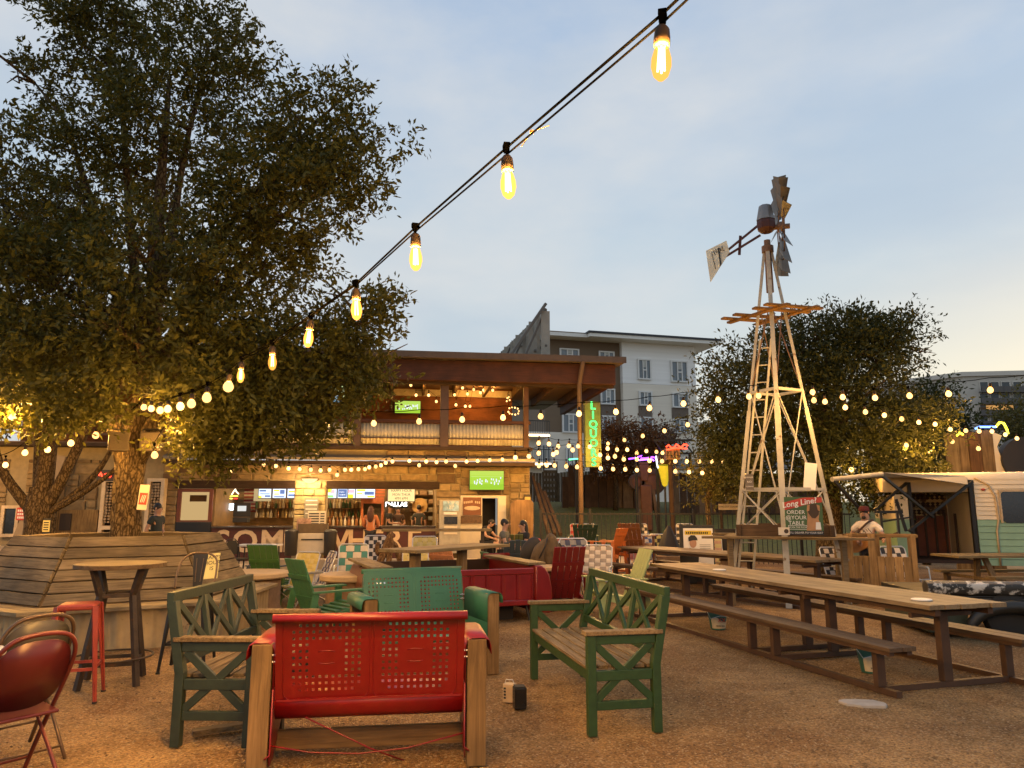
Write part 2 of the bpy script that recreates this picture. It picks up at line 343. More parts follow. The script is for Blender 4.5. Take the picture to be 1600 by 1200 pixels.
# ================================================================== GROUND
def ground_mat():
    m = bpy.data.materials.new('decomposed_granite'); m.use_nodes = True; t = m.node_tree; b = t.nodes['Principled BSDF']
    tcn = t.nodes.new('ShaderNodeTexCoord'); src = tcn.outputs['Object']
    def noise(sc, det=5, ro=0.6):
        n = t.nodes.new('ShaderNodeTexNoise'); n.inputs['Scale'].default_value = sc; n.inputs['Detail'].default_value = det; n.inputs['Roughness'].default_value = ro; t.links.new(src, n.inputs[0]); return n.outputs[0]
    def mixc(f, a, c, mode='MIX'):
        x = t.nodes.new('ShaderNodeMix'); x.data_type = 'RGBA'; x.blend_type = mode
        for s, q in ((0, f), (6, a), (7, c)):
            if isinstance(q, tuple): x.inputs[s].default_value = (*q, 1)
            elif isinstance(q, (int, float)): x.inputs[s].default_value = q
            else: t.links.new(q, x.inputs[s])
        return x.outputs[2]
    def rng(v, a, c, d=0.0, e=1.0):
        n = t.nodes.new('ShaderNodeMapRange'); t.links.new(v, n.inputs[0]); n.inputs[1].default_value = a; n.inputs[2].default_value = c; n.inputs[3].default_value = d; n.inputs[4].default_value = e; return n.outputs[0]
    big = noise(0.45, 4); mid = noise(3.0, 6); fine = noise(90, 3)
    c = mixc(rng(big, 0.42, 0.58), (0.195, 0.108, 0.042), (0.32, 0.20, 0.088))
    c = mixc(rng(noise(1.3, 5), 0.5, 0.66, 0, 0.55), c, (0.17, 0.082, 0.032))
    c = mixc(rng(mid, 0.45, 0.7, 0, 0.75), c, (0.15, 0.083, 0.032))
    vo = t.nodes.new('ShaderNodeTexVoronoi'); vo.inputs['Scale'].default_value = 75; t.links.new(src, vo.inputs[0])
    vc = t.nodes.new('ShaderNodeSeparateColor'); t.links.new(vo.outputs['Color'], vc.inputs[0])
    c = mixc(rng(vc.outputs[0], 0.0, 1.0, 0.55, 1.5), c, c) if False else mixc(1.0, c, rng_rgb(t, vc.outputs[0], 0.55, 1.45), 'MULTIPLY')
    c = mixc(rng(vc.outputs[1], 0.9, 0.93, 0, 0.8), c, (0.40, 0.30, 0.17))
    t.links.new(c, b.inputs['Base Color']); b.inputs['Roughness'].default_value = 0.9; b.inputs['Specular IOR Level'].default_value = 0.25
    ad = t.nodes.new('ShaderNodeMath'); ad.operation = 'MULTIPLY_ADD'; t.links.new(vo.outputs['Distance'], ad.inputs[0]); ad.inputs[1].default_value = -0.7; t.links.new(fine, ad.inputs[2])
    ad2 = t.nodes.new('ShaderNodeMath'); ad2.operation = 'MULTIPLY_ADD'; t.links.new(mid, ad2.inputs[0]); ad2.inputs[1].default_value = 1.2; t.links.new(ad.outputs[0], ad2.inputs[2])
    bn = t.nodes.new('ShaderNodeBump'); bn.inputs['Strength'].default_value = 0.9; bn.inputs['Distance'].default_value = 0.018; t.links.new(ad2.outputs[0], bn.inputs['Height']); t.links.new(bn.outputs[0], b.inputs['Normal'])
    return m
def rng_rgb(t, v, lo, hi):
    n = t.nodes.new('ShaderNodeMapRange'); t.links.new(v, n.inputs[0]); n.inputs[3].default_value = lo; n.inputs[4].default_value = hi
    c = t.nodes.new('ShaderNodeCombineColor')
    for i in range(3): t.links.new(n.outputs[0], c.inputs[i])
    return c.outputs[0]
gm = ground_mat()
def bump_z(x, y):
    return 0.010 * math.sin(x * 1.9 + 0.7 * math.sin(y * 1.3)) * math.cos(y * 1.6) + 0.006 * math.sin(x * 5.1 + y * 3.3) * math.sin(y * 4.7 - x)
def grid_sheet(name, x0, x1, y0, y1, nx, ny, fz, m, holes=None):
    b = MB(); vs = [(x0 + (x1 - x0) * i / nx, y0 + (y1 - y0) * j / ny) for j in range(ny + 1) for i in range(nx + 1)]
    b.v = [(x, y, fz(x, y)) for x, y in vs]
    b.f = [(j * (nx + 1) + i, j * (nx + 1) + i + 1, (j + 1) * (nx + 1) + i + 1, (j + 1) * (nx + 1) + i) for j in range(ny) for i in range(nx)]
    return b.build(name, m, smooth='all')
def gz(x, y):
    if y > 14 or y < 0 or abs(x) > 9: k = 0
    else: k = min(1, y / 1, (14 - y) / 2, (9 - abs(x)) / 1)
    return bump_z(x, y) * k - 0.004
b = MB()
# one sheet: fine near the camera, coarse out to the horizon
xs = [-600, -200, -60, -25, -14] + [-9 + 0.25 * i for i in range(73)] + [14, 25, 60, 200, 600]
ys = [-200, -60, -15, -4] + [0.25 * i for i in range(57)] + [18, 25, 40, 80, 200, 600, 1500]
nx, ny = len(xs), len(ys)
b.v = [(x, y, gz(x, y)) for y in ys for x in xs]
b.f = [(j * nx + i, j * nx + i + 1, (j + 1) * nx + i + 1, (j + 1) * nx + i) for j in range(ny - 1) for i in range(nx - 1)]
tag(b.build('ground', gm, smooth='all'), kind='structure')

# loose grit on top, thickest near the camera
def pebbles():
    rg = np.random.RandomState(5); n = 15000
    d = 3.6 + 6.5 * rg.rand(n) ** 1.6; u = (rg.rand(n) * 1.9 - 0.95) * 0.80
    x = d * u; y = d
    s = 0.0028 + 0.0085 * rg.rand(n) ** 3.0
    base = np.array([(1, 0, 0), (0, 1, 0), (-1, 0, 0), (0, -1, 0), (0, 0, 0.75), (0, 0, -0.6)])
    V = np.zeros((n, 6, 3)); a = rg.rand(n) * 6.28
    for k in range(6):
        j = 0.75 + 0.5 * rg.rand(n, 3)
        V[:, k] = base[k] * j
    ca, sa = np.cos(a), np.sin(a); X = V[..., 0] * ca[:, None] - V[..., 1] * sa[:, None]; Y = V[..., 0] * sa[:, None] + V[..., 1] * ca[:, None]
    V[..., 0], V[..., 1] = X * 1.2, Y
    V *= s[:, None, None]
    z = np.array([gz(xx, yy) for xx, yy in zip(x, y)])
    V[..., 0] += x[:, None]; V[..., 1] += y[:, None]; V[..., 2] += (z + s * 0.25)[:, None]
    F = np.array([(0, 1, 4), (1, 2, 4), (2, 3, 4), (3, 0, 4), (1, 0, 5), (2, 1, 5), (3, 2, 5), (0, 3, 5)])
    Q = (F[None] + (np.arange(n) * 6)[:, None, None]).reshape(-1, 3)
    me = np_mesh('gravel', V.reshape(-1, 3), Q)
    o = link(me, 'gravel', leafmat('grit', (0.12, 0.066, 0.032), (0.38, 0.26, 0.15), 0.0)); tag(o, kind='stuff')
pebbles()

def litter():
    rg = np.random.RandomState(9); n = 700; d = 3.8 + 8 * rg.rand(n) ** 1.3; x = d * (rg.rand(n) * 1.7 - 0.85) * 0.8; a = rg.rand(n) * 6.28; s_ = 0.012 + 0.016 * rg.rand(n)
    V = np.zeros((n, 4, 3))
    for k, (u, v, w) in enumerate(((-1, 0, 0.15), (0, -0.4, 0), (1, 0, 0.25), (0, 0.4, 0.1))):
        V[:, k, 0] = x + s_ * (u * np.cos(a) - v * np.sin(a)); V[:, k, 1] = d + s_ * (u * np.sin(a) + v * np.cos(a)); V[:, k, 2] = [gz(p, q) for p, q in zip(x, d)] + s_ * w + 0.006
    o = link(np_mesh('fallen_leaves', V.reshape(-1, 3), np.arange(n * 4).reshape(-1, 4)), 'fallen_leaves', leafmat('dry_leaf', (0.05, 0.025, 0.01), (0.22, 0.12, 0.045), 0.1)); tag(o, kind='stuff')
litter()

FB = Frame((P(828, 795, 24).x, 24, 0), R(8))
pm = mat('patio_concrete', (0.40, 0.31, 0.21), 0.85, 0, 0.15, 1.5, 0.2, 30)
b = MB(); b.prism([(-19, -7.0), (-6.5, -7.6), (-1.5, -6.0), (4.6, -4.4), (9.0, 3.0), (9.0, 4.0), (-19, 4.0)], (1, 0, 0), (0, 1, 0), (0, 0, 0.06), (0, 0, -0.02))
o = b.build('patio', pm); o.location = FB.O; o.rotation_euler = (0, 0, FB.a); tag(o, kind='structure')
# lawn bank rising behind the yard fence
def lawn_z(x, y):
    k = max(0, min(1, (y - 24.0) / 14.0)); k = k * k * (3 - 2 * k)
    return k * 2.0 + 0.05 * math.sin(x * 0.9) * math.cos(y * 0.7) * k - 0.06
grass_m = mat('lawn_grass', (0.15, 0.125, 0.018), 0.9, 0, 0.45, 9, 0.6, 60, col2=(0.12, 0.10, 0.04), thr=0.6)
tag(grid_sheet('lawn', 0.9, 26, 23, 60, 50, 50, lawn_z, grass_m), kind='structure')

# ================================================================== BAR BUILDING
bar = thing('bar_building', 'two storey stone bar with open roof deck above a long serving hatch', 'building', FB.O, FB.a)
mortar_m = mat('mortar', (0.30, 0.24, 0.14), 0.9, 0, 0.15, 8, 0.3, 40)
def stone_mat():
    m = bpy.data.materials.new('rubble_stone'); m.use_nodes = True; t = m.node_tree; b = t.nodes['Principled BSDF']
    oi = t.nodes.new('ShaderNodeObjectInfo'); rp = t.nodes.new('ShaderNodeValToRGB'); t.links.new(oi.outputs['Random'], rp.inputs[0])
    cs = [(0.0, (0.24, 0.165, 0.075)), (0.3, (0.30, 0.215, 0.105)), (0.55, (0.20, 0.135, 0.06)), (0.78, (0.26, 0.18, 0.085)), (0.86, (0.10, 0.06, 0.03)), (1.0, (0.14, 0.085, 0.04))]
    rp.color_ramp.elements[0].position = 0; rp.color_ramp.elements[0].color = (*cs[0][1], 1); rp.color_ramp.elements[1].position = 1; rp.color_ramp.elements[1].color = (*cs[-1][1], 1)
    for p, c in cs[1:-1]: e = rp.color_ramp.elements.new(p); e.color = (*c, 1)
    tcn = t.nodes.new('ShaderNodeTexCoord'); g = t.nodes.new('ShaderNodeNewGeometry')
    n = t.nodes.new('ShaderNodeTexNoise'); n.inputs['Scale'].default_value = 7; n.inputs['Detail'].default_value = 7; t.links.new(g.outputs['Position'], n.inputs[0])
    r = t.nodes.new('ShaderNodeMapRange'); t.links.new(n.outputs[0], r.inputs[0]); r.inputs[1].default_value = 0.25; r.inputs[2].default_value = 0.75; r.inputs[3].default_value = 0.7; r.inputs[4].default_value = 1.3
    hs = t.nodes.new('ShaderNodeHueSaturation'); t.links.new(rp.outputs[0], hs.inputs['Color']); t.links.new(r.outputs[0], hs.inputs['Value']); t.links.new(hs.outputs[0], b.inputs['Base Color'])
    b.inputs['Roughness'].default_value = 0.85; bn = t.nodes.new('ShaderNodeBump'); bn.inputs['Strength'].default_value = 0.7; bn.inputs['Distance'].default_value = 0.02; t.links.new(n.outputs[0], bn.inputs['Height']); t.links.new(bn.outputs[0], b.inputs['Normal'])
    return m
stone_m = stone_mat()
def stone_meshes(m):
    out = []
    for k in range(6):
        r = random.Random(k); c = 0.07; b = MB(); ring = []
        pts = []
        for (x, z) in ((-.5, -.5), (0, -.5), (.5, -.5), (.5, 0), (.5, .5), (0, .5), (-.5, .5), (-.5, 0)):
            pts.append((x * (1 - r.random() * 0.10), z * (1 - r.random() * 0.12)))
        back = [(x, 0.5, z) for x, z in pts]; mid = [(x, -0.25, z) for x, z in pts]; front = [(x * 0.86, -0.5 + r.random() * 0.12, z * 0.82) for x, z in pts]
        b.v = back + mid + front; b.f = [tuple(16 + i for i in range(8))[::-1]]
        for o in (0, 8):
            for i in range(8): b.f.append((o + i, o + (i + 1) % 8, o + 8 + (i + 1) % 8, o + 8 + i))
        me = b.mesh('stone'); me.materials.append(m); out.append(me)
    return out
STM = stone_meshes(stone_m)
def lay_stones(parent, x0, x1, z0, z1, y, rr, hmin=0.16, hmax=0.36, wmin=0.3, wmax=0.75, depth=0.07, meshes=None):
    z = z0; meshes = meshes or STM
    while z < z1 - 0.05:
        h = min(rr.uniform(hmin, hmax), z1 - z)
        if z1 - z - h < 0.09: h = z1 - z
        x = x0
        while x < x1 - 0.04:
            w = min(rr.uniform(wmin, wmax), x1 - x)
            if x1 - x - w < 0.14: w = x1 - x
            sub = [(z, h)]
            if h > 0.27 and w < 0.5 and rr.random() < 0.5: q = rr.uniform(0.4, 0.6); sub = [(z, h * q), (z + h * q, h * (1 - q))]
            for (zz, hh) in sub:
                o = bpy.data.objects.new('stone', rr.choice(meshes)); C.objects.link(o); o.parent = parent
                o.location = (x + w / 2, y, zz + hh / 2); o.scale = (w - 0.022, depth * rr.uniform(0.8, 1.2), hh - 0.022)
                if rr.random() < 0.5: o.rotation_euler = (0, math.pi, 0)
            x += w
        z += h
fx = lambda px, d=0.0: FB.px(px, 795, d).x
def fz_(py, d=0.0, px=600): return FB.px(px, py, d).z
# local x of the key uprights
xL, xA, xP0, xP1, xB, xR = fx(-70), fx(333), fx(459), fx(509), fx(681), 0.0
zH = fz_(752); zT = fz_(722); zDeck = fz_(699, -0.6)
rr = random.Random(11)
w = MB()
w.bb(xL, fx(275), 0.03, 0.40, 0, zDeck - 0.01)                 # left stretch
w.bb(fx(275), xB, 0.03, 0.40, zH, zT)                # above the hatch
w.bb(xB, fx(752), 0.03, 0.40, 0, zT); w.bb(fx(787), xR, 0.03, 0.40, 0, zT); w.bb(fx(752), fx(787), 0.03, 0.40, fz_(776), zT)
w.bb(xP0, xP1, -0.02, 0.5, 0, zH)                    # pillar core
w.build('wall', mortar_m, bar)
lay_stones(bar, fx(36), fx(150), 0, zT, 0.0, rr, 0.24, 0.5, 0.4, 0.9)
lay_stones(bar, fx(-20), fx(8), 0.9, zT, 0.0, rr, 0.24, 0.5, 0.4, 0.9)
lay_stones(bar, fx(250), fx(276), 0, zT, 0.0, rr, 0.24, 0.5, 0.4, 0.9)
lay_stones(bar, fx(276), xB, zH + 0.02, zT, 0.0, rr, 0.2, 0.4, 0.4, 1.0)
lay_stones(bar, xB, fx(719), 0.0, zT, 0.0, rr, 0.2, 0.36, 0.35, 0.95)
lay_stones(bar, fx(719), fx(796), fz_(773), zT, 0.0, rr, 0.2, 0.36, 0.35, 0.95)
lay_stones(bar, fx(796), xR, 0.0, zT, 0.0, rr, 0.18, 0.34, 0.25, 0.7)
lay_stones(bar, xP0, xP1, 0.9, zH, -0.05, rr, 0.16, 0.34, 0.25, 0.6, meshes=stone_meshes(mat('pale_pillar_stone', (0.42, 0.33, 0.16), 0.85, 0, 0.35, 3, 0.6, 20, rand=0.25)))
beam_m = wood('dark_beam', (0.085, 0.045, 0.025), (0.04, 0.02, 0.012), 'X', rand=0.1)
redwood_m = wood('red_brown_timber', (0.095, 0.03, 0.013), (0.06, 0.018, 0.008), 'X', 0.55, 2.0, 0.08)
redwood_z = wood('red_brown_post', (0.17, 0.075, 0.035), (0.10, 0.04, 0.02), 'Z', 0.55, 2.0, 0.08)
h = MB(); h.bb(fx(272), xP0, -0.07, 0.3, zH - 0.24, zH); h.bb(xP1, xB + 0.1, -0.07, 0.3, zH - 0.24, zH); h.build('header_beam', beam_m, bar, bevel=0.01)
# inside of the bar
inner_m = mat('bar_inside_wall', (0.22, 0.14, 0.06), 0.7, 0, 0.3, 3)
i_ = MB(); x0, x1 = xA - 0.05, xB
i_.bb(x0, x1, 3.3, 3.4, 0, 3.1); i_.bb(x0 - 0.1, x0, 0.4, 3.4, 0, 3.1); i_.bb(x1, x1 + 0.1, 0.4, 3.4, 0, 3.1)
i_.build('inner_wall', inner_m, bar)
ic = MB(); ic.bb(x0, x1, 0.4, 3.4, 3.0, 3.1); ic.build('ceiling', mat('bar_ceiling', (0.12, 0.07, 0.04), 0.8), bar)
# counter with the big stencilled name
counter_m = mat('oxblood_counter', (0.075, 0.016, 0.012), 0.5, 0, 0.25, 5)
for (a, b_) in ((xA, xP0 + 0.02), (xP1 - 0.02, xB)):
    c = MB(); c.bb(a, b_, 0.0, 0.55, 0.06, 1.02); ct = c.build('counter', counter_m, bar)
    c = MB(); c.bb(a, b_, -0.12, 0.65, 1.022, 1.075); c.build('counter_top', mat('dark_counter_top', (0.04, 0.03, 0.025), 0.3), ct, bevel=0.006)
let_m = mat('cream_letter', (0.62, 0.47, 0.30), 0.6, 0, 0.1)
for ch, px in (('S', 351), ('O', 386), ('M', 428), ('E', 456), ('W', 523), ('H', 561), ('E', 589), ('R', 617), ('E', 648)):
    text(bar, ch, (fx(px), -0.015, 0.60), 0.92, let_m, ext=0.012, name='letter', offset=0.02)
# back shelves
shm = wood('shelf_wood', (0.30, 0.15, 0.06), (0.16, 0.075, 0.03), 'X')
shelf_z = []
for (a, b_, zs) in ((fx(348, 3.0), fx(398, 3.0), (1.25, 1.6, 1.95, 2.3)), (fx(398, 3.0), xP0 + 0.4, (1.30, 1.62)), (xP1 - 0.3, fx(572, 3.0), (1.30, 1.62)), (fx(640, 3.0), xB - 0.05, (1.2, 1.5, 1.8, 2.1, 2.4))):
    for z in zs:
        c = MB(); c.bb(a, b_, 2.95, 3.29, z - 0.03, z); c.build('shelf', shm, bar)
# upper deck
steel_dk = mat('deck_steel', (0.07, 0.04, 0.028), 0.5, 0.2, 0.2, 4)
fas_m = mat('grey_metal_fascia', (0.2, 0.165, 0.115), 0.45, 0.3, 0.12, 3)
xD0, xD1 = fx(-120, -0.6), fx(830, -0.6)
zf = lambda py, d=-0.6: FB.px(700, py, d).z
c = MB(); c.bb(xD0, xD1 + 0.05, -0.62, 4.4, zf(703), zf(698)); c.build('deck_floor', beam_m, bar)
xE0 = fx(262)
c = MB(); c.bb(xE0, xD1, -0.35, 0.02, zf(712), zf(703) - 0.003); c.build('band_wall', mortar_m, bar)
lay_stones(bar, fx(600, -0.4), xD1 - 0.02, zf(712) + 0.01, zf(703) - 0.01, -0.38, rr, 0.2, 0.24, 0.35, 0.8)
c = MB(); c.prism([(-0.85, zf(721)), (-0.85, zf(717)), (-0.36, zf(711)), (-0.36, zf(713))], (0, 1, 0), (0, 0, 1), (xD1 + 0.1 - xE0, 0, 0), (xE0, 0, 0)); c.build('drip_awning', fas_m, bar)
c = MB(); c.bb(xE0, xD1 + 0.1, -0.8, 0.02, zf(728), zf(722)); c.build('soffit_beam', beam_m, bar)
# railing of corrugated clear sheet between posts
corr_m = mat('corrugated_sheet', (0.36, 0.32, 0.23), 0.35, 0.0, 0.15, 3)
zr0, zr1 = zf(695), zf(662)
for (pa, pb) in ((250, 390), (395, 548), (560, 686), (697, 818)):
    a, b_ = fx(pa, -0.5), fx(pb, -0.5); n = int((b_ - a) / 0.022); pr = [(a + (b_ - a) * i / n, -0.5 + 0.016 * math.sin(i * math.pi / 2.5), zr0) for i in range(n + 1)]
    c = MB(); c.strip(pr, (0, 0, zr1 - zr0)); c.build('railing_sheet', corr_m, bar, smooth='all', solid=0.003)
c = MB(); c.bb(xD0, xD1, -0.57, -0.43, zf(661), zf(656)); c.build('top_rail', redwood_m, bar, bevel=0.008)
c = MB(); c.bb(xD0, xD1, -0.545, -0.455, zf(700) + 0.0, zf(696.5)); c.build('bottom_rail', steel_dk, bar)
c = MB(); c.bb(xD0, xD1, -0.565, -0.545, zf(686), zf(684)); c.build('mid_rail', steel_dk, bar)
zTop = FB.px(760, 598, -0.6).z
for px, wd in ((554, 0.2), (692, 0.26), (822, 0.16)):
    c = MB(); x = fx(px, -0.5); c.bb(x - wd / 2, x + wd / 2, -0.6, -0.6 + wd, zf(700), zTop - 0.04); c.build('deck_post', redwood_z if px == 822 else steel_dk, bar, bevel=0.008)
# back wall of the deck
xBk = fx(800, 4.2)
c = MB(); c.bb(xD0, xBk, 4.2, 4.3, zDeck, zTop + 0.6); c.build('deck_back_wall', wood('deck_cladding', (0.36, 0.12, 0.045), (0.24, 0.075, 0.03), 'X'), bar)
c = MB(); c.bb(xD0, xBk, 4.12, 4.19, fz_(618, 4.2), zTop + 0.5); c.build('upper_panel', mat('cream_upper_wall', (0.5, 0.4, 0.26), 0.7), bar)
# roof: big timber fascia, dark roof sheet, open rafters
xr0, xr1 = fx(-120, -1.0), fx(966, -1.0)
zc = lambda py: FB.px(800, py, -1.0).z
zs0, zs1 = zc(597), zc(566)
c = MB(); c.bb(xr0, xr1, -1.05, -0.85, zs0 - 0.01, zs1); c.build('fascia_beam', redwood_m, bar, bevel=0.012)
c = MB(); c.bb(xr0, xr1, -0.84, -0.6, zs0 - 0.08, zs0 + 0.25); c.build('lower_beam', beam_m, bar)
c = MB(); c.prism([(-1.35, zs1 + 0.02), (-1.35, zs1 + 0.17), (13, zs1 + 0.55), (13, zs1 + 0.4)], (0, 1, 0), (0, 0, 1), (xr1 + 0.25 - xr0, 0, 0), (xr0, 0, 0)); c.build('roof', mat('roof_sheet', (0.10, 0.075, 0.05), 0.5, 0.2), bar)
c = MB(); c.bb(xr0, xr1 + 0.27, -1.40, -1.36, zs1 + 0.0, zs1 + 0.2); c.build('gutter', mat('brown_gutter', (0.085, 0.055, 0.035), 0.4, 0.3), bar)
raf = wood('rafter_wood', (0.24, 0.13, 0.06), (0.14, 0.07, 0.03), 'Y')
for i in range(20):
    x = xr1 - 0.3 - i * 1.15; c = MB(); c.bb(x - 0.05, x + 0.05, -0.6, 6.6, zs1 - 0.36, zs1 - 0.06); c.build('rafter', raf, bar)
c = MB(); c.bb(xr0, xr1, -0.6, 6.8, zs1 - 0.055, zs1 - 0.01); c.build('roof_decking', mat('roof_underside', (0.16, 0.085, 0.045), 0.8), bar)
c = MB(); c.bb(xr1 - 0.2, xr1, -0.6, 6.8, zs0, zs1 - 0.06); c.build('side_beam', redwood_m, bar)
# outer pole and downpipe
xp = fx(908, -1.2); c = MB(); c.tube([(xp, -1.2, 0), (xp, -1.2, zs0 - 0.1), (xp + 0.02, -1.28, zs0 + 0.15), (xp + 0.1, -1.37, zs1 + 0.02)], 0.075, 12); c.build('corner_pole', mat('brown_pole', (0.10, 0.06, 0.033), 0.5, 0.2), bar, smooth=True)
# entrance left of the hatch: door leaf with lit glass, black lower half
dm = mat('dark_door', (0.012, 0.011, 0.011), 0.35); fr = mat('red_brown_frame', (0.16, 0.045, 0.02), 0.5)
a, b_ = fx(276), fx(331)
c = MB(); c.bb(a, b_, 0.0, 0.08, 0.06, fz_(815)); dl = c.build('door', dm, bar)
c = MB(); z0, z1 = fz_(815) + 0.003, zH - 0.25; c.bb(a, a + 0.1, 0, 0.1, z0, z1); c.bb(b_ - 0.1, b_, 0, 0.1, z0, z1); c.bb(a + 0.1, b_ - 0.1, 0, 0.1, z1 - 0.1, z1); c.bb(a + 0.1, b_ - 0.1, 0, 0.1, z0, z0 + 0.05); c.build('frame', fr, dl)
c = MB(); c.bb(a - 0.9, b_ - 0.12, 0.9, 0.95, z0 - 0.3, z1 + 0.2); c.build('lit_room', emis('lit_room', (1.0, 0.66, 0.28), 0.6), dl)
c = MB(); c.bb(a + 0.12, a + 0.62, 0.86, 0.89, z1 - 0.38, z1 - 0.18); c.build('picture', mat('pic_dark', (0.2, 0.12, 0.06), 0.6), dl)
# far-left window and slanted timber brace
def window(parent, x0, x1, z0, z1, y, frame_m, glass_m, fw=0.08, dep=0.1, bars=()):
    c = MB(); c.bb(x0, x0 + fw, y - dep, y, z0, z1); c.bb(x1 - fw, x1, y - dep, y, z0, z1); c.bb(x0 + fw, x1 - fw, y - dep, y, z1 - fw, z1); c.bb(x0 + fw, x1 - fw, y - dep, y, z0, z0 + fw)
    for (ox0, ox1, oz0, oz1) in bars: c.bb(x0 + ox0 * (x1 - x0), x0 + ox1 * (x1 - x0), y - dep * 0.85, y - dep * 0.1, z0 + oz0 * (z1 - z0), z0 + oz1 * (z1 - z0))
    f = c.build('window', frame_m, parent)
    c = MB(); c.bb(x0 + fw * 0.9, x1 - fw * 0.9, y - dep * 0.45, y - dep * 0.35, z0 + fw * 0.9, z1 - fw * 0.9); c.build('pane', glass_m, f); return f
night_glass = mat('dark_window_glass', (0.02, 0.022, 0.025), 0.08, 0, 0.2, spec=0.8)
window(bar, fx(5), fx(33), fz_(836), fz_(790), -0.01, mat('cream_trim', (0.6, 0.47, 0.3), 0.6), night_glass, 0.09)
c = MB(); c.bar(Vector(FB.px(25, 868, -1.2)), Vector(FB.px(90, 712, -0.4)), 0.5, 0.12, (0, 1, 0)); c.build('sloping_buttress', mat('grey_buttress', (0.26, 0.19, 0.11), 0.8, 0, 0.1), bar)
# right-hand doorway: white framed shed front with a black opening
wf = mat('ivory_board', (0.66, 0.58, 0.43), 0.6, 0, 0.06)
c = MB(); q = [fx(719), fx(753), fx(777), fx(790)]
z1 = fz_(774); c.bb(q[0], q[1], -0.12, 0.0, 0.06, z1); c.bb(q[2], q[3], -0.12, 0.0, 0.06, z1); c.bb(q[1], q[2], -0.12, 0.0, fz_(778), z1); c.build('doorway', wf, bar, bevel=0.006)
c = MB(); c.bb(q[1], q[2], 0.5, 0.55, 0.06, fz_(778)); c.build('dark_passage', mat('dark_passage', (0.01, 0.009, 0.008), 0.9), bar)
c = MB(); c.bb(fx(723), fx(751), -0.16, -0.122, fz_(805), fz_(777)); c.build('brown_poster', mat('poster_brown', (0.20, 0.075, 0.03), 0.6), bar)
c = MB()
for k in range(9):
    if k != 5: c.bb(fx(737) - 0.27 + k * 0.06, fx(737) - 0.23 + k * 0.06, -0.168, -0.161, fz_(785.5) - 0.03 * abs(k - 4) / 4, fz_(782) - 0.03 * abs(k - 4) / 4)
c.build('poster_lettering', let_m, bar)
c = MB(); c.ell((fx(737), -0.165, fz_(794)), (0.26, 0.006, 0.07), 14, 6); c.build('poster_emblem', let_m, bar)
c = MB(); c.bb(fx(720), fx(752), -0.18, -0.122, fz_(818), fz_(806)); c.build('poster_strip', mat('poster_strip', (0.13, 0.075, 0.04), 0.7, 0, 0.5, 20), bar)
c = MB(); c.bb(fx(778), fx(789), -0.135, -0.122, fz_(800), fz_(777)); c.build('notice', mat('paper', (0.68, 0.62, 0.48), 0.7, 0, 0.04), bar)
# tractor/emblem signs on the corner
c = MB(); c.bb(fx(818), fx(830) - 0.02, -0.12, -0.06, fz_(792), fz_(772)); sg = c.build('warning_sign', mat('sign_black', (0.03, 0.022, 0.015), 0.5), bar)
c = MB(); c.bb(fx(819), fx(829) - 0.03, -0.135, -0.121, fz_(787), fz_(776)); c.build('sign_face', mat('sign_yellow', (0.62, 0.42, 0.12), 0.5), sg)

# roof sign seen from behind
rs = thing('roof_sign', 'tall steel letter sign on the bar roof seen from behind', 'sign', (0, 0, 0))
nr = P(853, 484, 28); fr_ = P(783, 553, 36); zb = 6.45
rsm = mat('weathered_sign_metal', (0.13, 0.11, 0.09), 0.6, 0.3, 0.2, 3); rsl = mat('sign_back_letter', (0.32, 0.29, 0.24), 0.6, 0.2, 0.2, 2)
dirv = Vector((fr_.x - nr.x, fr_.y - nr.y, 0)).normalized(); LN = Vector((fr_.x - nr.x, fr_.y - nr.y, 0)).length; base = Vector((nr.x, nr.y, 0))
ztop = lambda t: nr.z + (fr_.z - nr.z) * t
c = MB()
for k in (0.0, 0.08): c.bar(base + dirv * 0 + Vector((0.0, 0, ztop(0) - k * 18)), base + dirv * LN + Vector((0, 0, ztop(1) - k * 8)), 0.09, 0.09)
c.bar(base + Vector((0, 0, 7.3)), base + dirv * LN + Vector((0, 0, 6.9)), 0.09, 0.09); c.build('rail', rsm, rs)
for i in range(7):
    t0 = (i + 0.08) / 7; t1 = (i + 0.86) / 7; c = MB(); zz0 = 7.35 - 0.4 * t0
    a0 = base + dirv * LN * t0; a1 = base + dirv * LN * t1
    if i % 2 == 0: # a block letter: two stems and bars
        for tt in (t0, t1 - 0.03): q0 = base + dirv * LN * tt; c.bar(q0 + Vector((0, 0, zz0)), q0 + Vector((0, 0, ztop(tt) - 0.05)), 0.34, 0.16)
        for f_ in (0.1, 0.5, 0.92): c.bar(a0 + Vector((0, 0, zz0 + (ztop(t0) - zz0) * f_)), a1 + Vector((0, 0, zz0 + (ztop(t1) - zz0) * f_)), 0.14, 0.22)
    else:
        q0 = base + dirv * LN * (t0 + t1) / 2; c.bar(q0 + Vector((0, 0, zz0)), q0 + Vector((0, 0, ztop(t0) - 0.05)), 0.5, 0.16)
        c.bar(a0 + Vector((0, 0, ztop(t0) - 0.35)), a1 + Vector((0, 0, ztop(t1) - 0.25)), 0.14, 0.5)
    c.build('letter', rsl, rs)
for t in (0.02, 0.35, 0.7, 0.98):
    q0 = base + dirv * LN * t; c = MB(); c.bar(q0 + Vector((0, 0, zb)), q0 + Vector((0, 0, ztop(t) + 0.1)), 0.1, 0.1); c.bar(q0 + Vector((-1.2, -0.4, zb)), q0 + Vector((0, 0, ztop(t))), 0.08, 0.08); c.build('strut', rsm, rs)
c = MB(); c.bar(Vector((-0.6, 27.0, zb)), base + Vector((0, 0, nr.z + 0.25)), 0.1, 0.1); c.build('strut', rsm, rs)

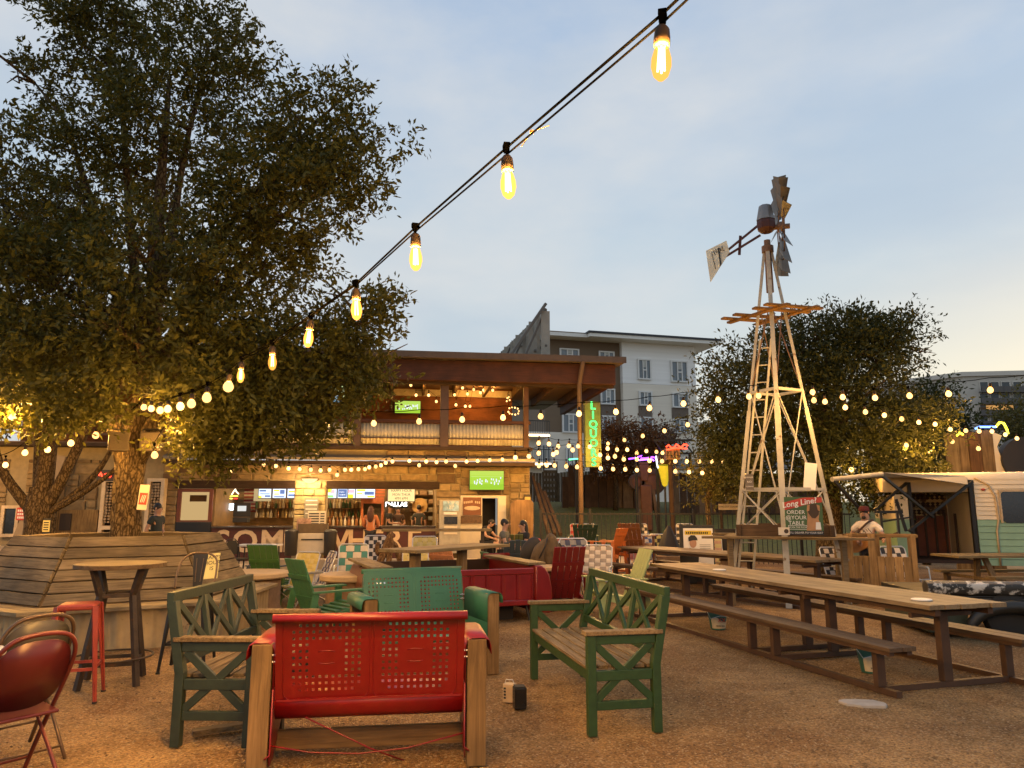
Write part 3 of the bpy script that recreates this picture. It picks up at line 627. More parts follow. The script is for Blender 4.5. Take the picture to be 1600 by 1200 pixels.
# ================================================================== LIQUORS sign
lq = thing('neon_sign', 'tall green neon liquor sign hung from the brown corner pole', 'sign', FB.w((xp, -1.2, 0)), FB.a)
o1 = FB.Mi @ (P(917, 625, 22.6) - FB.w((xp, -1.2, 0))); o2 = FB.Mi @ (P(942, 729, 22.6) - FB.w((xp, -1.2, 0)))
sx0, sx1, szt, szb = o1.x, o1.x + 0.50, o1.z, o2.z
rust_green = mat('faded_green_sign', (0.10, 0.13, 0.02), 0.5, 0.1, 0.25, 5, 0, col2=(0.12, 0.07, 0.03), thr=0.58)
c = MB(); c.bb(sx0, sx1, -0.16, 0.10, szb, szt); c.build('sign_box', rust_green, lq, bevel=0.01)
c = MB()
for z in (szt - 0.3, szb + 0.4): c.bar((0, 0, z), (sx0 + 0.02, -0.02, z), 0.05, 0.05)
c.build('bracket', black_metal, lq)
neon_g = emis('neon_green', (0.10, 1.0, 0.22), 2.6)
for i, ch in enumerate('LIQUORS'):
    z = szt - (i + 0.5) * (szt - szb) / 7
    # outline lettering: tube round each letter
    t_ = text(lq, ch, ((sx0 + sx1) / 2, -0.185, z), 0.34, neon_g, ext=0.0, name='neon_letter'); t_.data.fill_mode = 'NONE'; t_.data.bevel_depth = 0.010; t_.data.bevel_resolution = 1
lamp('neon_glow', ((sx0 + sx1) / 2, -0.5, (szt + szb) / 2 + 0.5), 2.5, (0.25, 1, 0.1), 0.2, lq); lamp('neon_glow', ((sx0 + sx1) / 2, -0.5, (szt + szb) / 2 - 0.5), 2.5, (0.25, 1, 0.1), 0.2, lq)
# ================================================================== THINGS IN AND ON THE BAR
def at(px, py, d): return FB.w(FB.px(px, py, d))
# bottles on the back shelves
bm = [mat('bottle_amber', (0.30, 0.12, 0.025), 0.15, 0, 0.2), mat('bottle_clear', (0.7, 0.62, 0.46), 0.12, 0, 0.1), mat('bottle_green', (0.05, 0.10, 0.03), 0.15), mat('bottle_pale', (0.5, 0.36, 0.16), 0.15)]
bmesh_ = []
for k in range(4):
    c = MB(); c.lathe([(0.036, 0), (0.038, 0.02), (0.038, 0.17), (0.015, 0.21), (0.013, 0.28), (0.015, 0.285), (0.015, 0.30)], n=10); me = c.mesh('bottle'); me.materials.append(bm[k])
    me.polygons.foreach_set('use_smooth', [True] * len(me.polygons)); bmesh_.append(me)
rb = random.Random(3)
for (pa, pb, zs, lab) in ((400, 462, (1.30, 1.62), 'liquor bottle on the back bar shelves between the two neon horse signs and the pillar'), (500, 572, (1.30, 1.62), 'liquor bottle on the back bar shelves under the second group of menu screens')):
    for z in zs:
        x = fx(pa, 3.0)
        while x < fx(pb, 3.0):
            o = bpy.data.objects.new('bottle', rb.choice(bmesh_)); C.objects.link(o); o.location = FB.w((x, rb.uniform(3.0, 3.2), z)); o.scale = (1.25, 1.25, rb.uniform(0.85, 1.15))
            tag(o, lab, 'bottle', 'bottles ' + lab[14:]); x += rb.uniform(0.09, 0.15)
for k in range(10):
    x = fx(515, 0.35) + k * 0.12; o = bpy.data.objects.new('bottle', bmesh_[(0, 1, 0, 3, 1)[k % 5]]); C.objects.link(o); o.location = FB.w((x, 0.45, 1.075)); tag(o, 'amber or clear bottle standing on the serving counter right of the pillar', 'bottle', 'bottles on the counter')
# shelf boxes (right end) and framed things left
for k, z in enumerate((1.2, 1.5, 1.8, 2.1, 2.4)):
    for j in range(3):
        c = MB(); c.bb(0, 0.26, 0, 0.25, 0, 0.14); o = c.build('goods_carton', mat('carton%d' % ((k + j) % 3), ((0.55, 0.44, 0.28), (0.42, 0.26, 0.13), (0.62, 0.55, 0.42))[(k + j) % 3], 0.7)); o.location = FB.w((fx(641, 3.0) + j * 0.32, 2.98, z)); o.rotation_euler = (0, 0, FB.a)
        tag(o, 'small carton on the shelf rack at the right end of the bar', 'carton', 'cartons on the shelf rack')
def screen(name, label, cat, px0, px1, py0, py1, d, cells, frame=True, base_col=(0.75, 0.85, 1.0), st=1.6):
    a = FB.px(px0, py1, d); b_ = FB.px(px1, py0, d); W_ = b_.x - a.x; H_ = b_.z - a.z
    t = thing(name, label, cat, FB.w((a.x, d, a.z)), FB.a)
    c = MB(); c.bb(-0.02, W_ + 0.02, 0.0, 0.06, -0.02, H_ + 0.02); c.build('casing', black_print, t, bevel=0.004)
    c = MB(); c.bb(0, W_, -0.006, -0.001, 0, H_); c.build('screen', emis('scr%s' % (base_col,), base_col, st), t)
    for (x0, x1, z0, z1, col) in cells:
        c = MB(); c.bb(x0 * W_, x1 * W_, -0.010, -0.0065, z0 * H_, z1 * H_); c.build('screen_patch', emis('sp%s' % (col,), col, st), t)
    return t, W_, H_
Y_, B_, G_, P_, W2_ = (0.9, 0.75, 0.05), (0.12, 0.17, 0.35), (0.3, 0.8, 0.15), (0.85, 0.45, 0.5), (0.95, 0.95, 0.9)
screen('menu_screen', 'bright blue and white menu screen beside the lit board over the bar', 'screen', 404, 424, 764, 778, 2.2, [(0.05, 0.6, 0.7, 0.9, B_), (0.1, 0.9, 0.4, 0.5, B_), (0.0, 0.25, 0.0, 0.25, Y_), (0.5, 0.95, 0.1, 0.3, B_)])
screen('menu_screen', 'menu screen with yellow bands just left of the stone pillar', 'screen', 426, 447, 764, 778, 2.2, [(0.05, 0.5, 0.72, 0.92, Y_), (0.55, 0.9, 0.45, 0.9, B_), (0.1, 0.5, 0.35, 0.5, Y_), (0.1, 0.9, 0.08, 0.2, B_)])
screen('menu_screen', 'narrow menu screen cut off by the stone pillar', 'screen', 449, 463, 764, 778, 2.2, [(0.1, 0.8, 0.6, 0.8, Y_), (0.1, 0.9, 0.2, 0.4, B_)])
screen('menu_screen', 'menu screen with green and pink picture right of the pillar', 'screen', 511, 526, 764, 778, 2.2, [(0.0, 0.5, 0.6, 1.0, Y_), (0.35, 0.8, 0.5, 0.9, P_), (0.0, 0.7, 0.05, 0.3, G_)])
screen('menu_screen', 'mostly dark blue menu screen right of the pillar', 'screen', 527.5, 543, 764, 778, 2.2, [(0.05, 0.95, 0.1, 0.95, B_), (0.15, 0.7, 0.6, 0.7, W2_), (0.15, 0.8, 0.3, 0.4, W2_)])
screen('menu_screen', 'menu screen with a solid yellow corner square', 'screen', 544, 555, 764, 778, 2.2, [(0.0, 0.75, 0.0, 0.4, Y_), (0.0, 0.9, 0.55, 0.9, P_)])
screen('menu_screen', 'wide yellow banded menu screen beside the orange hatch', 'screen', 556, 586, 764, 778, 2.2, [(0.05, 0.5, 0.75, 0.95, Y_), (0.05, 0.35, 0.4, 0.55, Y_), (0.45, 0.95, 0.35, 0.7, B_), (0.6, 0.98, 0.05, 0.25, Y_)])
c = MB(); a = FB.px(396, 783, 2.4); b_ = FB.px(424, 762, 2.4); c.bb(a.x, b_.x, 2.4, 2.45, a.z, b_.z); o = c.build('menu_panel_back', emis('lit_cream', (1.0, 0.72, 0.35), 0.55)); o.location = FB.O; o.rotation_euler = (0, 0, FB.a); o.name = 'lit_menu_sheet'; tag(o, 'cream backlit sheet behind the first blue menu screen', 'sign')
# happy hour board
t, W_, H_ = screen('letter_board', 'glowing yellow happy hour letter board over the bar', 'sign', 606, 648, 763, 783, 2.0, [], base_col=(1.0, 0.72, 0.30), st=1.3)
for k, s in enumerate(('HAPPY HOUR', 'MON THUR', '4PM 6PM')): text(t, s, (W_ / 2, -0.012, H_ * (0.8 - 0.3 * k)), 0.115, black_print)
t, W_, H_ = screen('lit_letter_sign', 'white glowing city name letters behind the bar staff', 'sign', 601, 637, 784, 793, 2.5, [], base_col=(0.05, 0.04, 0.03), st=0.2)
text(t, 'DALLAS', (W_ / 2, -0.02, H_ * 0.52), 0.215, emis('white_neon', (1.0, 0.95, 0.85), 4.0), offset=0.006)
# the second line of the sign is hidden behind heads: two bright strokes
# neon horse signs, oval neon
def neon(name, label, pxs, col, st, d=2.6, r=0.018, cat='neon sign', backing=None):
    t = thing(name, label, cat, FB.w(FB.px(pxs[0][0][0], pxs[0][0][1], d)), FB.a); o0 = FB.px(pxs[0][0][0], pxs[0][0][1], d)
    for k, pl in enumerate(pxs):
        c = MB(); c.tube([FB.px(x, y, d) - o0 for x, y in pl], r, 6); c.build('neon_tube', emis('neon%s%s' % (col[k % len(col)], st), col[k % len(col)], st), t)
    return t
for dx, lab in ((0, 'yellow and red neon horse beer sign beside the door'), (21, 'yellow and red neon horse beer sign nearer the menu screens')):
    neon('neon_horse_sign', lab, [[(335 + dx, 776), (343 + dx, 775), (351 + dx, 775)], [(344 + dx, 779), (350 + dx, 779)], [(341 + dx, 773), (344 + dx, 768), (347 + dx, 764), (348 + dx, 768), (352 + dx, 772)], [(336 + dx, 779), (342 + dx, 779)]], [(1.0, 0.8, 0.1), (1.0, 0.05, 0.03), (1.0, 0.85, 0.6), (0.9, 0.9, 0.1)], 3.0, r=0.02, d=2.3)
neon('neon_oval_sign', 'bluish white oval neon sign above the till', [[(354, 790), (362, 788), (372, 789), (376, 791), (372, 795), (362, 796), (354, 794), (352, 792), (354, 790)], [(355, 792), (366, 792), (374, 792)]], [(0.75, 0.9, 1.0)], 5.0, r=0.032, d=2.3)
# till
t = thing('till', 'black point of sale till with lit screen on the counter', 'till', at(376, 815, 0.4), FB.a)
c = MB(); c.bb(-0.22, 0.22, -0.1, 0.25, -0.02, 0.12); c.build('stand', black_print, t); c = MB(); c.box((0, 0.1, 0.36), (0.5, 0.06, 0.42)); hd = c.build('monitor', black_print, t); c = MB(); c.box((0.0, 0.06, 0.40), (0.26, 0.01, 0.16)); c.build('screen', emis('till_scr', (0.8, 0.8, 0.75), 1.0), hd)
# orange hatch with dark opening
t = thing('orange_cabinet', 'orange framed kitchen hatch with dark opening behind the bar', 'cabinet', FB.w(FB.px(563, 820, 2.6)), FB.a)
o0 = FB.px(563, 820, 2.6); e1 = FB.px(600, 777, 2.6) - o0; om = mat('orange_paint', (0.55, 0.16, 0.05), 0.5)
c = MB(); c.bb(0, 0.08, 0, 0.3, 0, e1.z); c.bb(e1.x - 0.08, e1.x, 0, 0.3, 0, e1.z); c.bb(0.08, e1.x - 0.08, 0, 0.3, e1.z - 0.22, e1.z); c.build('frame', om, t); c = MB(); c.bb(0.08, e1.x - 0.08, 0.2, 0.3, 0, e1.z - 0.22); c.build('opening', mat('olive_dark', (0.06, 0.045, 0.02), 0.8), t)
for k in range(4): c = MB(); c.bb(e1.x * 0.35, e1.x * 1.02, 0.25, 0.3, e1.z + 0.03 + k * 0.11, e1.z + 0.11 + k * 0.11); c.build('slat', om, t)
# straw hat on the wall
c = MB(); c.lathe([(0.0, 0.13), (0.10, 0.12), (0.115, 0.02), (0.26, 0.0), (0.265, 0.008), (0.12, 0.03)], n=18, M=Matrix.Rotation(R(80), 3, 'X')); o = c.build('straw_hat', mat('straw', (0.5, 0.30, 0.10), 0.8), smooth=True); o.location = at(656, 790, 2.2); o.rotation_euler = (0, 0, FB.a); tag(o, 'straw sun hat hung over the dark shirted bartender', 'hat')
# US flag on the inside wall
t = thing('wall_flag', 'striped flag hung on the bar wall above the till', 'flag', at(380, 800, 3.25), FB.a)
for k in range(7): c = MB(); c.bb(0, 0.42, -0.01, 0, 0.12 * k, 0.12 * k + 0.06); c.build('red_stripe', mat('flag_red', (0.25, 0.03, 0.02), 0.8), t); c = MB(); c.bb(0, 0.42, -0.01, 0, 0.12 * k + 0.06, 0.12 * k + 0.12); c.build('white_stripe', mat('flag_white', (0.45, 0.36, 0.25), 0.8), t)
# bar lights inside
for px, e in ((350, 50), (420, 75), (480, 65), (540, 75), (600, 90), (650, 75)):
    p = FB.px(px, 760, 1.3); t = thing('ceiling_lamp', 'small warm lamp under the bar ceiling near the %s' % {350: 'oval neon sign', 420: 'first menu screen', 480: 'back of the pillar', 540: 'dark blue menu screen', 600: 'orange kitchen hatch', 650: 'straw hat'}[px], 'lamp', FB.w((p.x, 1.3, 2.85)))
    c = MB(); c.lathe([(0.02, 0.1), (0.05, 0.08), (0.09, 0.0)], n=12); c.build('shade', black_metal, t); c = MB(); c.ell((0, 0, -0.01), (0.04, 0.04, 0.05), 10, 6); c.build('bulb', bulb_glass('bar_bulb', (1, 0.7, 0.35), 8, 0.4), t); lamp('lamp_light', (0, 0, -0.09), e, (1, 0.66, 0.3), 0.05, t)
# TVs
def soccer(t, W_, H_, seed):
    r = random.Random(seed); c = MB()
    for k in range(26): x = 0.1 + 0.8 * r.random(); z = 0.25 + 0.4 * r.random() * (0.5 + 0.5 * x); c.bb(x * W_, x * W_ + 0.035, -0.012, -0.0065, z * H_, z * H_ + 0.06)
    c.build('players', emis('screen_white', (0.85, 0.9, 0.95), 1.1), t)
    c = MB(); c.bb(0.02 * W_, 0.98 * W_, -0.012, -0.0065, 0.68 * H_, 0.70 * H_); c.build('pitch_line', emis('screen_line', (0.75, 0.95, 0.3), 1.0), t)
t, W_, H_ = screen('television', 'wall television showing a bright green sports field above the doorway', 'television', 734, 787, 736, 765, -0.3, [(0.0, 1.0, 0.0, 0.3, (0.42, 0.72, 0.05)), (0.0, 1.0, 0.75, 1.0, (0.62, 0.85, 0.12))], base_col=(0.52, 0.80, 0.07), st=0.95); soccer(t, W_, H_, 1)
t, W_, H_ = screen('television', 'smaller green television on the red wall of the upper deck', 'television', 617, 657, 627, 645, 3.9, [(0.0, 1.0, 0.0, 0.3, (0.42, 0.72, 0.05))], base_col=(0.55, 0.80, 0.12), st=0.95); soccer(t, W_, H_, 2)
t, W_, H_ = screen('television', 'bright television behind the oak leaves on the upper deck', 'television', 515, 566, 604, 628, 3.0, [(0.0, 0.4, 0.0, 0.5, (0.3, 0.6, 0.8)), (0.4, 1.0, 0.5, 0.8, (0.8, 0.9, 0.5))], base_col=(0.62, 0.75, 0.35), st=1.0)
# pillar lamp: half-dome wall light
t = thing('wall_light', 'glowing half bowl wall light on the stone pillar', 'lamp', at(484, 749, -0.12), FB.a)
c = MB(); c.lathe([(0.001, -0.14), (0.14, -0.10), (0.22, -0.03), (0.25, 0.02)], n=18, sy=0.5); c.build('bowl', emis('bowl_light', (1.0, 0.72, 0.32), 1.6), t, smooth='all'); lamp('wall_light_lamp', (0, -0.45, -0.1), 95, (1, 0.62, 0.28), 0.06, t)
# notices on the pillar, white fronted cooler, bins
t = thing('notice_board', 'grey menu board hung on the bright stone pillar', 'sign', at(475, 805, -0.16), FB.a)
c = MB(); c.bb(0, 0.42, -0.02, 0, -0.1, 0.52); c.build('panel', mat('grey_board', (0.20, 0.19, 0.15), 0.6), t); c = MB()
for k in range(4): c.bb(0.04, 0.38, -0.026, -0.021, 0.43 - 0.13 * k, 0.46 - 0.13 * k)
c.build('line_of_print', white_print, t)
t = thing('poster_stand', 'framed price list propped in front of the stone pillar', 'sign', at(482, 822, -0.5), FB.a)
c = MB(); c.bb(-0.03, 0.50, -0.02, 0, 0.0, 0.45); c.build('panel', mat('paper', (0.7, 0.62, 0.45), 0.7), t); c = MB()
for k in range(5): c.bb(0.0, 0.3, -0.026, -0.021, 0.05 + 0.075 * k, 0.085 + 0.075 * k); c.bb(0.34, 0.46, -0.026, -0.021, 0.05 + 0.075 * k, 0.085 + 0.075 * k)
c.build('line_of_print', black_print, t)
t = thing('poster_stand', 'pinkish patterned poster leaning at the foot of the pillar', 'sign', at(463, 834, -0.6), FB.a)
c = MB(); c.bb(0, 0.42, -0.02, 0, 0, 0.45); c.build('panel', mat('pink_poster', (0.42, 0.26, 0.18), 0.7, 0, 0.6, 14), t)
t = thing('drinks_cooler', 'cream fronted drinks cooler with a dark slot below the pillar', 'cooler', at(463, 867, -0.75), FB.a)
c = MB(); c.bb(0, 0.86, 0, 0.55, 0.05, 0.62); c.build('cabinet', wf, t, bevel=0.01); c = MB(); c.bb(0.12, 0.74, -0.02, -0.001, 0.42, 0.46); c.build('slot', black_print, t); c = MB(); c.bb(0, 0.86, 0.05, 0.5, 0.62, 0.9); c.build('upper_box', mat('olive_dark2', (0.13, 0.09, 0.045), 0.7), t)
for px, lab in ((454, 'black bin standing before the letter M beside the cooler'), (515, 'black bin standing between the cooler and the letter W')):
    t = thing('litter_bin', lab, 'bin', at(px, 868, -0.9), FB.a)
    c = MB(); c.lathe([(0.16, 0), (0.175, 0.02), (0.19, 0.62), (0.19, 0.64)], n=18); c.build('body', mat('bin_black', (0.02, 0.018, 0.016), 0.45), t, smooth=True); c = MB(); c.lathe([(0.2, 0.64), (0.2, 0.7), (0.12, 0.76), (0.0, 0.77)], n=18); c.build('dome_lid', mat('bin_black', (0, 0, 0)), t, smooth=True)
# ice merchandiser
t = thing('ice_freezer', 'upright freezer with a blue winter picture left of the doorway', 'freezer', at(686, 868, -0.55), FB.a)
W_ = FB.px(719, 868, -0.55).x - FB.px(686, 868, -0.55).x; zq = lambda py: FB.px(700, py, -0.55).z
gm2 = mat('freezer_grey', (0.40, 0.37, 0.29), 0.5, 0.2)
c = MB(); c.bb(0, W_, 0, 0.45, 0.06, zq(791)); c.build('cabinet', gm2, t, bevel=0.012)
c = MB(); c.bb(0.10, W_ - 0.06, -0.03, -0.001, zq(808), zq(793)); c.build('picture', mat('winter_picture', (0.30, 0.48, 0.60), 0.4, 0, 0.5, 5, col2=(0.62, 0.66, 0.62), thr=0.55), t)
c = MB(); c.bb(0.14, W_ - 0.1, -0.03, -0.001, zq(829), zq(817)); c.build('glass_door', night_glass, t)
c = MB(); c.bb(0.12, W_ - 0.12, -0.04, -0.001, zq(814), zq(810)); c.build('name_strip', white_print, t)
for k in range(3): c = MB(); c.bb(0.14, W_ - 0.1, -0.028, -0.001, zq(835 + 5 * k), zq(832 + 5 * k)); c.build('shelf', wf, t)
# rounded timber slab leaning on the corner
t = thing('timber_slab', 'rounded live edge timber slab leaning by the doorway corner', 'slab', at(797, 862, -0.7), FB.a)
W_ = FB.px(834, 862, -0.7).x - FB.px(797, 862, -0.7).x; Hh = FB.px(800, 796, -0.7).z
c = MB(); c.prism([(0.05, 0), (W_ * 0.95, 0), (W_, Hh * 0.5), (W_, Hh * 0.95), (W_ * 0.88, Hh), (W_ * 0.25, Hh), (W_ * 0.04, Hh * 0.93), (0, Hh * 0.75)], (1, 0, 0), (0, 0, 1), (0, 0.12, 0)); c.build('slab', wood('slab_wood', (0.42, 0.24, 0.12), (0.24, 0.12, 0.05), 'Z', 0.45, 1.2), t, bevel=0.02)
# firewood racks behind the oak, timber cabinet by the second tree
fw = mat('log_end', (0.42, 0.30, 0.17), 0.8, 0, 0.35, 30); fwd = mat('rack_dark', (0.03, 0.02, 0.014), 0.9)
for (pa, pb, lab) in ((151, 178, 'cream framed firewood rack showing on the left of the oak trunk'), (222, 250, 'cream framed firewood rack showing on the right of the oak trunk')):
    a = FB.px(pa, 868, -0.25); W_ = FB.px(pb, 868, -0.25).x - a.x; Hh = FB.px(pa, 750, -0.25).z
    t = thing('firewood_rack', lab, 'rack', FB.w((a.x, -0.25, 0.05)), FB.a)
    c = MB(); c.bb(0, 0.1, -0.1, 0.2, 0, Hh); c.bb(W_ - 0.1, W_, -0.1, 0.2, 0, Hh); c.bb(0.1, W_ - 0.1, -0.1, 0.2, Hh - 0.1, Hh); c.bb(0.1, W_ - 0.1, -0.1, 0.2, 0.95, 1.06); c.build('frame', mat('cream_trim', (0, 0, 0)), t)
    c = MB(); c.bb(0.1, W_ - 0.1, 0.12, 0.2, 0, Hh - 0.1); c.build('backing', fwd, t)
    c = MB(); r_ = random.Random(pa)
    for zz in np.arange(0.06, Hh - 0.16, 0.085):
        if 0.88 < zz < 1.12: continue
        for xx in np.arange(0.15, W_ - 0.13, 0.085): rr_ = r_.uniform(0.024, 0.042); c.cyl((xx + r_.uniform(-.01, .01), -0.06 + r_.uniform(0, .05), zz), (xx, 0.12, zz), rr_, n=7)
    fo = c.build('firewood', fw, t); fo['kind'] = 'stuff'
t = thing('timber_cabinet', 'slatted timber cabinet with a dark square opening left of the oak', 'cabinet', at(78, 868, -0.4), FB.a)
W_ = FB.px(146, 868, -0.4).x - FB.px(78, 868, -0.4).x; Hh = FB.px(78, 812, -0.4).z; ow = wood('honey_timber', (0.42, 0.26, 0.11), (0.26, 0.14, 0.055), 'Z')
n = 9
for i in range(n): c = MB(); c.bb(W_ * i / n + 0.006, W_ * (i + 1) / n - 0.006, 0, 0.04, 0, Hh * 0.52); c.build('slat', ow, t)
c = MB(); c.bb(0, W_, 0.04, 0.3, 0, Hh); c.bb(0, 0.1, -0.02, 0.04, Hh * 0.52, Hh); c.build('carcass', ow, t); c = MB(); c.bb(W_ * 0.14, W_ * 0.4, 0.0, 0.039, Hh * 0.55, Hh * 0.92); c.build('opening', fwd, t)

# ================================================================== APARTMENT BLOCKS
FA = Frame((P(974, 795, 72).x, 72, 0), R(15))
apt = thing('apartment_building', 'four storey apartment block in brown and pale siding behind the sign', 'building', FA.O, FA.a)
ap = FA.px
def siding(key, col): return mat(key, col, 0.75, 0, 0.06, 0.6, 0.25, 3, stretch=(0.1, 0.1, 6))
brown_s, white_s, cream_s = siding('brown_siding', (0.17, 0.115, 0.07)), siding('white_siding', (0.86, 0.86, 0.85)), siding('cream_siding', (0.76, 0.70, 0.60))
xa0, xb0, xa1, xa2 = ap(853, 795).x, ap(800, 795).x, 0.0, ap(1091, 795).x
zrf = ap(975, 537).z
c = MB(); c.bb(xa0, xa1, 0, 14, ap(900, 676).z - 0.0, zrf); c.build('brown_wall', brown_s, apt)
c = MB(); c.bb(xb0, xa1, -0.05, 14, 0, ap(900, 676).z - 0.01); c.build('lower_wall', cream_s, apt)
c = MB(); c.bb(xa1 + 0.01, xa2, -0.6, 14, ap(1030, 601, -0.6).z, zrf); c.build('white_wall', white_s, apt)
c = MB(); c.bb(xa1 + 0.01, xa2, -0.6, 14, 0, ap(1030, 601, -0.6).z - 0.02); c.build('cream_wall', cream_s, apt)
c = MB(); c.bb(xa1 - 4.0, xa2 + 2.0, -2.2, 15, zrf + 0.01, zrf + 0.35); c.build('eave', mat('pale_soffit', (0.75, 0.73, 0.68), 0.7, 0, 0.04), apt)
c = MB(); c.bb(xa0 - 1.6, xa1 - 4.01, -1.6, 15, zrf + 0.01, zrf + 0.35); c.build('eave', mat('pale_soffit', (0, 0, 0)), apt)
c = MB(); c.bb(xa1 - 4.1, xa2 + 2.1, -2.3, 15.1, zrf + 0.352, zrf + 0.55); c.build('roof_edge', mat('dark_roof_edge', (0.03, 0.03, 0.035), 0.6), apt)
zpt = ap(900, 517).z
c = MB(); c.bb(ap(852, 540).x, xa1 - 0.1, -0.1, 10, zrf + 0.56, ap(940, 522).z); c.build('parapet', brown_s, apt)
c = MB(); c.bb(xa1, ap(1087, 540).x, -0.6, 10, zrf + 0.56, ap(1000, 524).z); c.build('parapet', white_s, apt)
apt_glass = mat('apartment_glass', (0.10, 0.13, 0.16), 0.1, 0, 0.3, 0.5, spec=0.9); apt_fr = mat('window_white', (0.70, 0.70, 0.68), 0.5, 0, 0.03); blind = mat('window_blind', (0.45, 0.45, 0.42), 0.7, 0, 0.1)
def aw(px0, py0, px1, py1, y, blinds=0.4, panel=True):
    a = ap(px0, py1, y); b_ = ap(px1, py0, y)
    f = window(apt, a.x, b_.x, a.z, b_.z, y, apt_fr, apt_glass, 0.14, 0.22, bars=((0.36, 0.42, 0.03, 0.97), (0.62, 0.68, 0.03, 0.97), (0.42, 0.62, 0.44, 0.50)))
    W_ = b_.x - a.x; H_ = b_.z - a.z; c = MB(); c.bb(a.x + W_ * 0.40, a.x + W_ * 0.63, y - 0.14, y - 0.125, a.z + H_ * (1 - blinds), b_.z - 0.12); c.build('blind', blind, f)
yW = -0.62
for r_ in ((996, 562, 1016, 593), (1048, 565, 1073, 597)): aw(*r_, yW)
for (a, b_, c_, d_) in ((998, 612, 1018, 634), (1050, 615, 1075, 637), (999, 652, 1019, 674), (1052, 655, 1076, 677), (1001, 694, 1020, 716)): aw(a, b_, c_, d_, yW, rnd.uniform(0.2, 0.7))
for (x0, z0, x1, z1) in ((998, 635, 1018, 651), (1050, 638, 1075, 654)): a = ap(x0, z1, yW); b_ = ap(x1, z0, yW); c = MB(); c.bb(a.x, b_.x, yW - 0.06, yW - 0.004, a.z, b_.z); c.build('spandrel', mat('spandrel_brown', (0.14, 0.105, 0.08), 0.7), apt)
for r_ in ((874, 546, 904, 562), (935, 550, 959, 568), (938, 608, 960, 632), (940, 650, 961, 675), (876, 612, 903, 630), (878, 647, 904, 676)): aw(*r_, -0.02, rnd.uniform(0.3, 0.7))
for r_ in ((876, 631, 903, 646), (939, 633, 960, 649)): a = ap(r_[0], r_[3], 0); b_ = ap(r_[2], r_[1], 0); c = MB(); c.bb(a.x, b_.x, -0.08, -0.004, a.z, b_.z); c.build('spandrel', mat('spandrel_brown', (0, 0, 0)), apt)
for r_ in ((884, 700, 896, 745), (845, 694, 860, 735)): aw(*r_, -0.07, 0.5)
# lit balconies on the brown part
led = emis('led_strip', (1.0, 0.72, 0.38), 5.0)
for (x0, x1, y) in ((826, 859, 682), (826, 861, 727)):
    a = ap(x0, y, -2.0); b_ = ap(x1, y, -2.0); c = MB(); c.bb(a.x, b_.x, -2.0, -0.06, a.z, a.z + 0.35); bl = c.build('balcony', cream_s, apt)
    c = MB(); c.bb(a.x, b_.x, -2.06, -2.001, a.z + 0.05, a.z + 0.2); c.build('light_strip', led, bl)
    c = MB()
    for k in range(13): xx = a.x + (b_.x - a.x) * k / 12; c.bb(xx - 0.02, xx + 0.02, -1.98, -1.94, a.z + 0.35, a.z + 1.45)
    c.bb(a.x, b_.x, -1.99, -1.93, a.z + 1.45, a.z + 1.52); c.build('railing', black_metal, bl)
# far balcony at its right end
a = ap(1091, 654, 4); b_ = ap(1108, 640, 4); c = MB(); c.bb(xa2 + 0.01, xa2 + 2.2, 2, 6, a.z, a.z + 0.35); bl = c.build('balcony', cream_s, apt); c = MB()
for k in range(9): xx = xa2 + 0.1 + 2.05 * k / 8; c.bb(xx - 0.025, xx + 0.025, 2.0, 2.05, a.z + 0.35, a.z + 3.2 * 0.45)
c.bb(xa2, xa2 + 2.2, 1.99, 2.06, a.z + 1.45, a.z + 1.55); c.build('railing', black_metal, bl)
c = MB(); c.bb(xa2 + 0.01, xa2 + 5, 6, 14, 0, ap(1110, 668, 6).z); c.build('side_wing', cream_s, apt); c = MB(); c.bb(xa2 + 0.01, xa2 + 6.5, 5, 14.5, ap(1110, 668, 6).z + 0.01, ap(1110, 666, 6).z + 0.3); c.build('side_roof', mat('pale_soffit', (0, 0, 0)), apt)

FC = Frame((P(1526, 795, 130).x, 130, 0), R(-8))
far = thing('apartment_building', 'distant grey concrete block with small balconies above the trailer', 'building', FC.O, FC.a)
gc = mat('grey_render', (0.5, 0.46, 0.40), 0.8, 0, 0.08, 0.3); gl = mat('grey_render_light', (0.6, 0.55, 0.48), 0.8, 0, 0.08, 0.3)
zt = FC.px(1526, 588).z
c = MB(); xl = FC.px(1446, 600, 0).x
c.prism([(0, 0), (-9.6, 9), (-9.6, 26), (26, 26), (26, 0)], (1, 0, 0), (0, 1, 0), (0, 0, zt)); c.build('wall', gc, far)
c = MB(); c.prism([(-0.3, -0.4), (-10.2, 8.8), (-10.2, 26), (26, 26), (26, -0.4)], (1, 0, 0), (0, 1, 0), (0, 0, 0.8), (0, 0, zt + 0.01)); c.build('roof_edge', gl, far)
for i, px in enumerate((1538, 1555, 1572, 1590, 1606)):
    for j, py in enumerate((604, 622, 640, 658)):
        a = FC.px(px, py + 5, -0.05 - 0.0); x = a.x
        f = window(far, x - 0.75, x + 0.75, a.z - 0.3, a.z + 1.5, -0.02, gl, mat('far_glass', (0.05, 0.055, 0.06), 0.2), 0.12, 0.12)
        c = MB(); c.bb(x - 0.95, x + 0.95, -1.2, -0.05, a.z - 0.6, a.z - 0.4); c.bb(x - 0.95, x + 0.95, -1.2, -1.1, a.z - 0.4, a.z + 0.45); c.build('balcony', mat('balcony_dark', (0.10, 0.09, 0.085), 0.7), far)
for px, w_ in ((1563, 1.6), (1546, 1.0)):
    a = FC.px(px, 641, -0.1); c = MB(); c.bb(a.x - w_, a.x + w_, -1.25, -1.21, a.z, a.z + 0.7); c.build('lit_balcony', emis('far_lit', (1.0, 0.5, 0.15), 0.7), far)
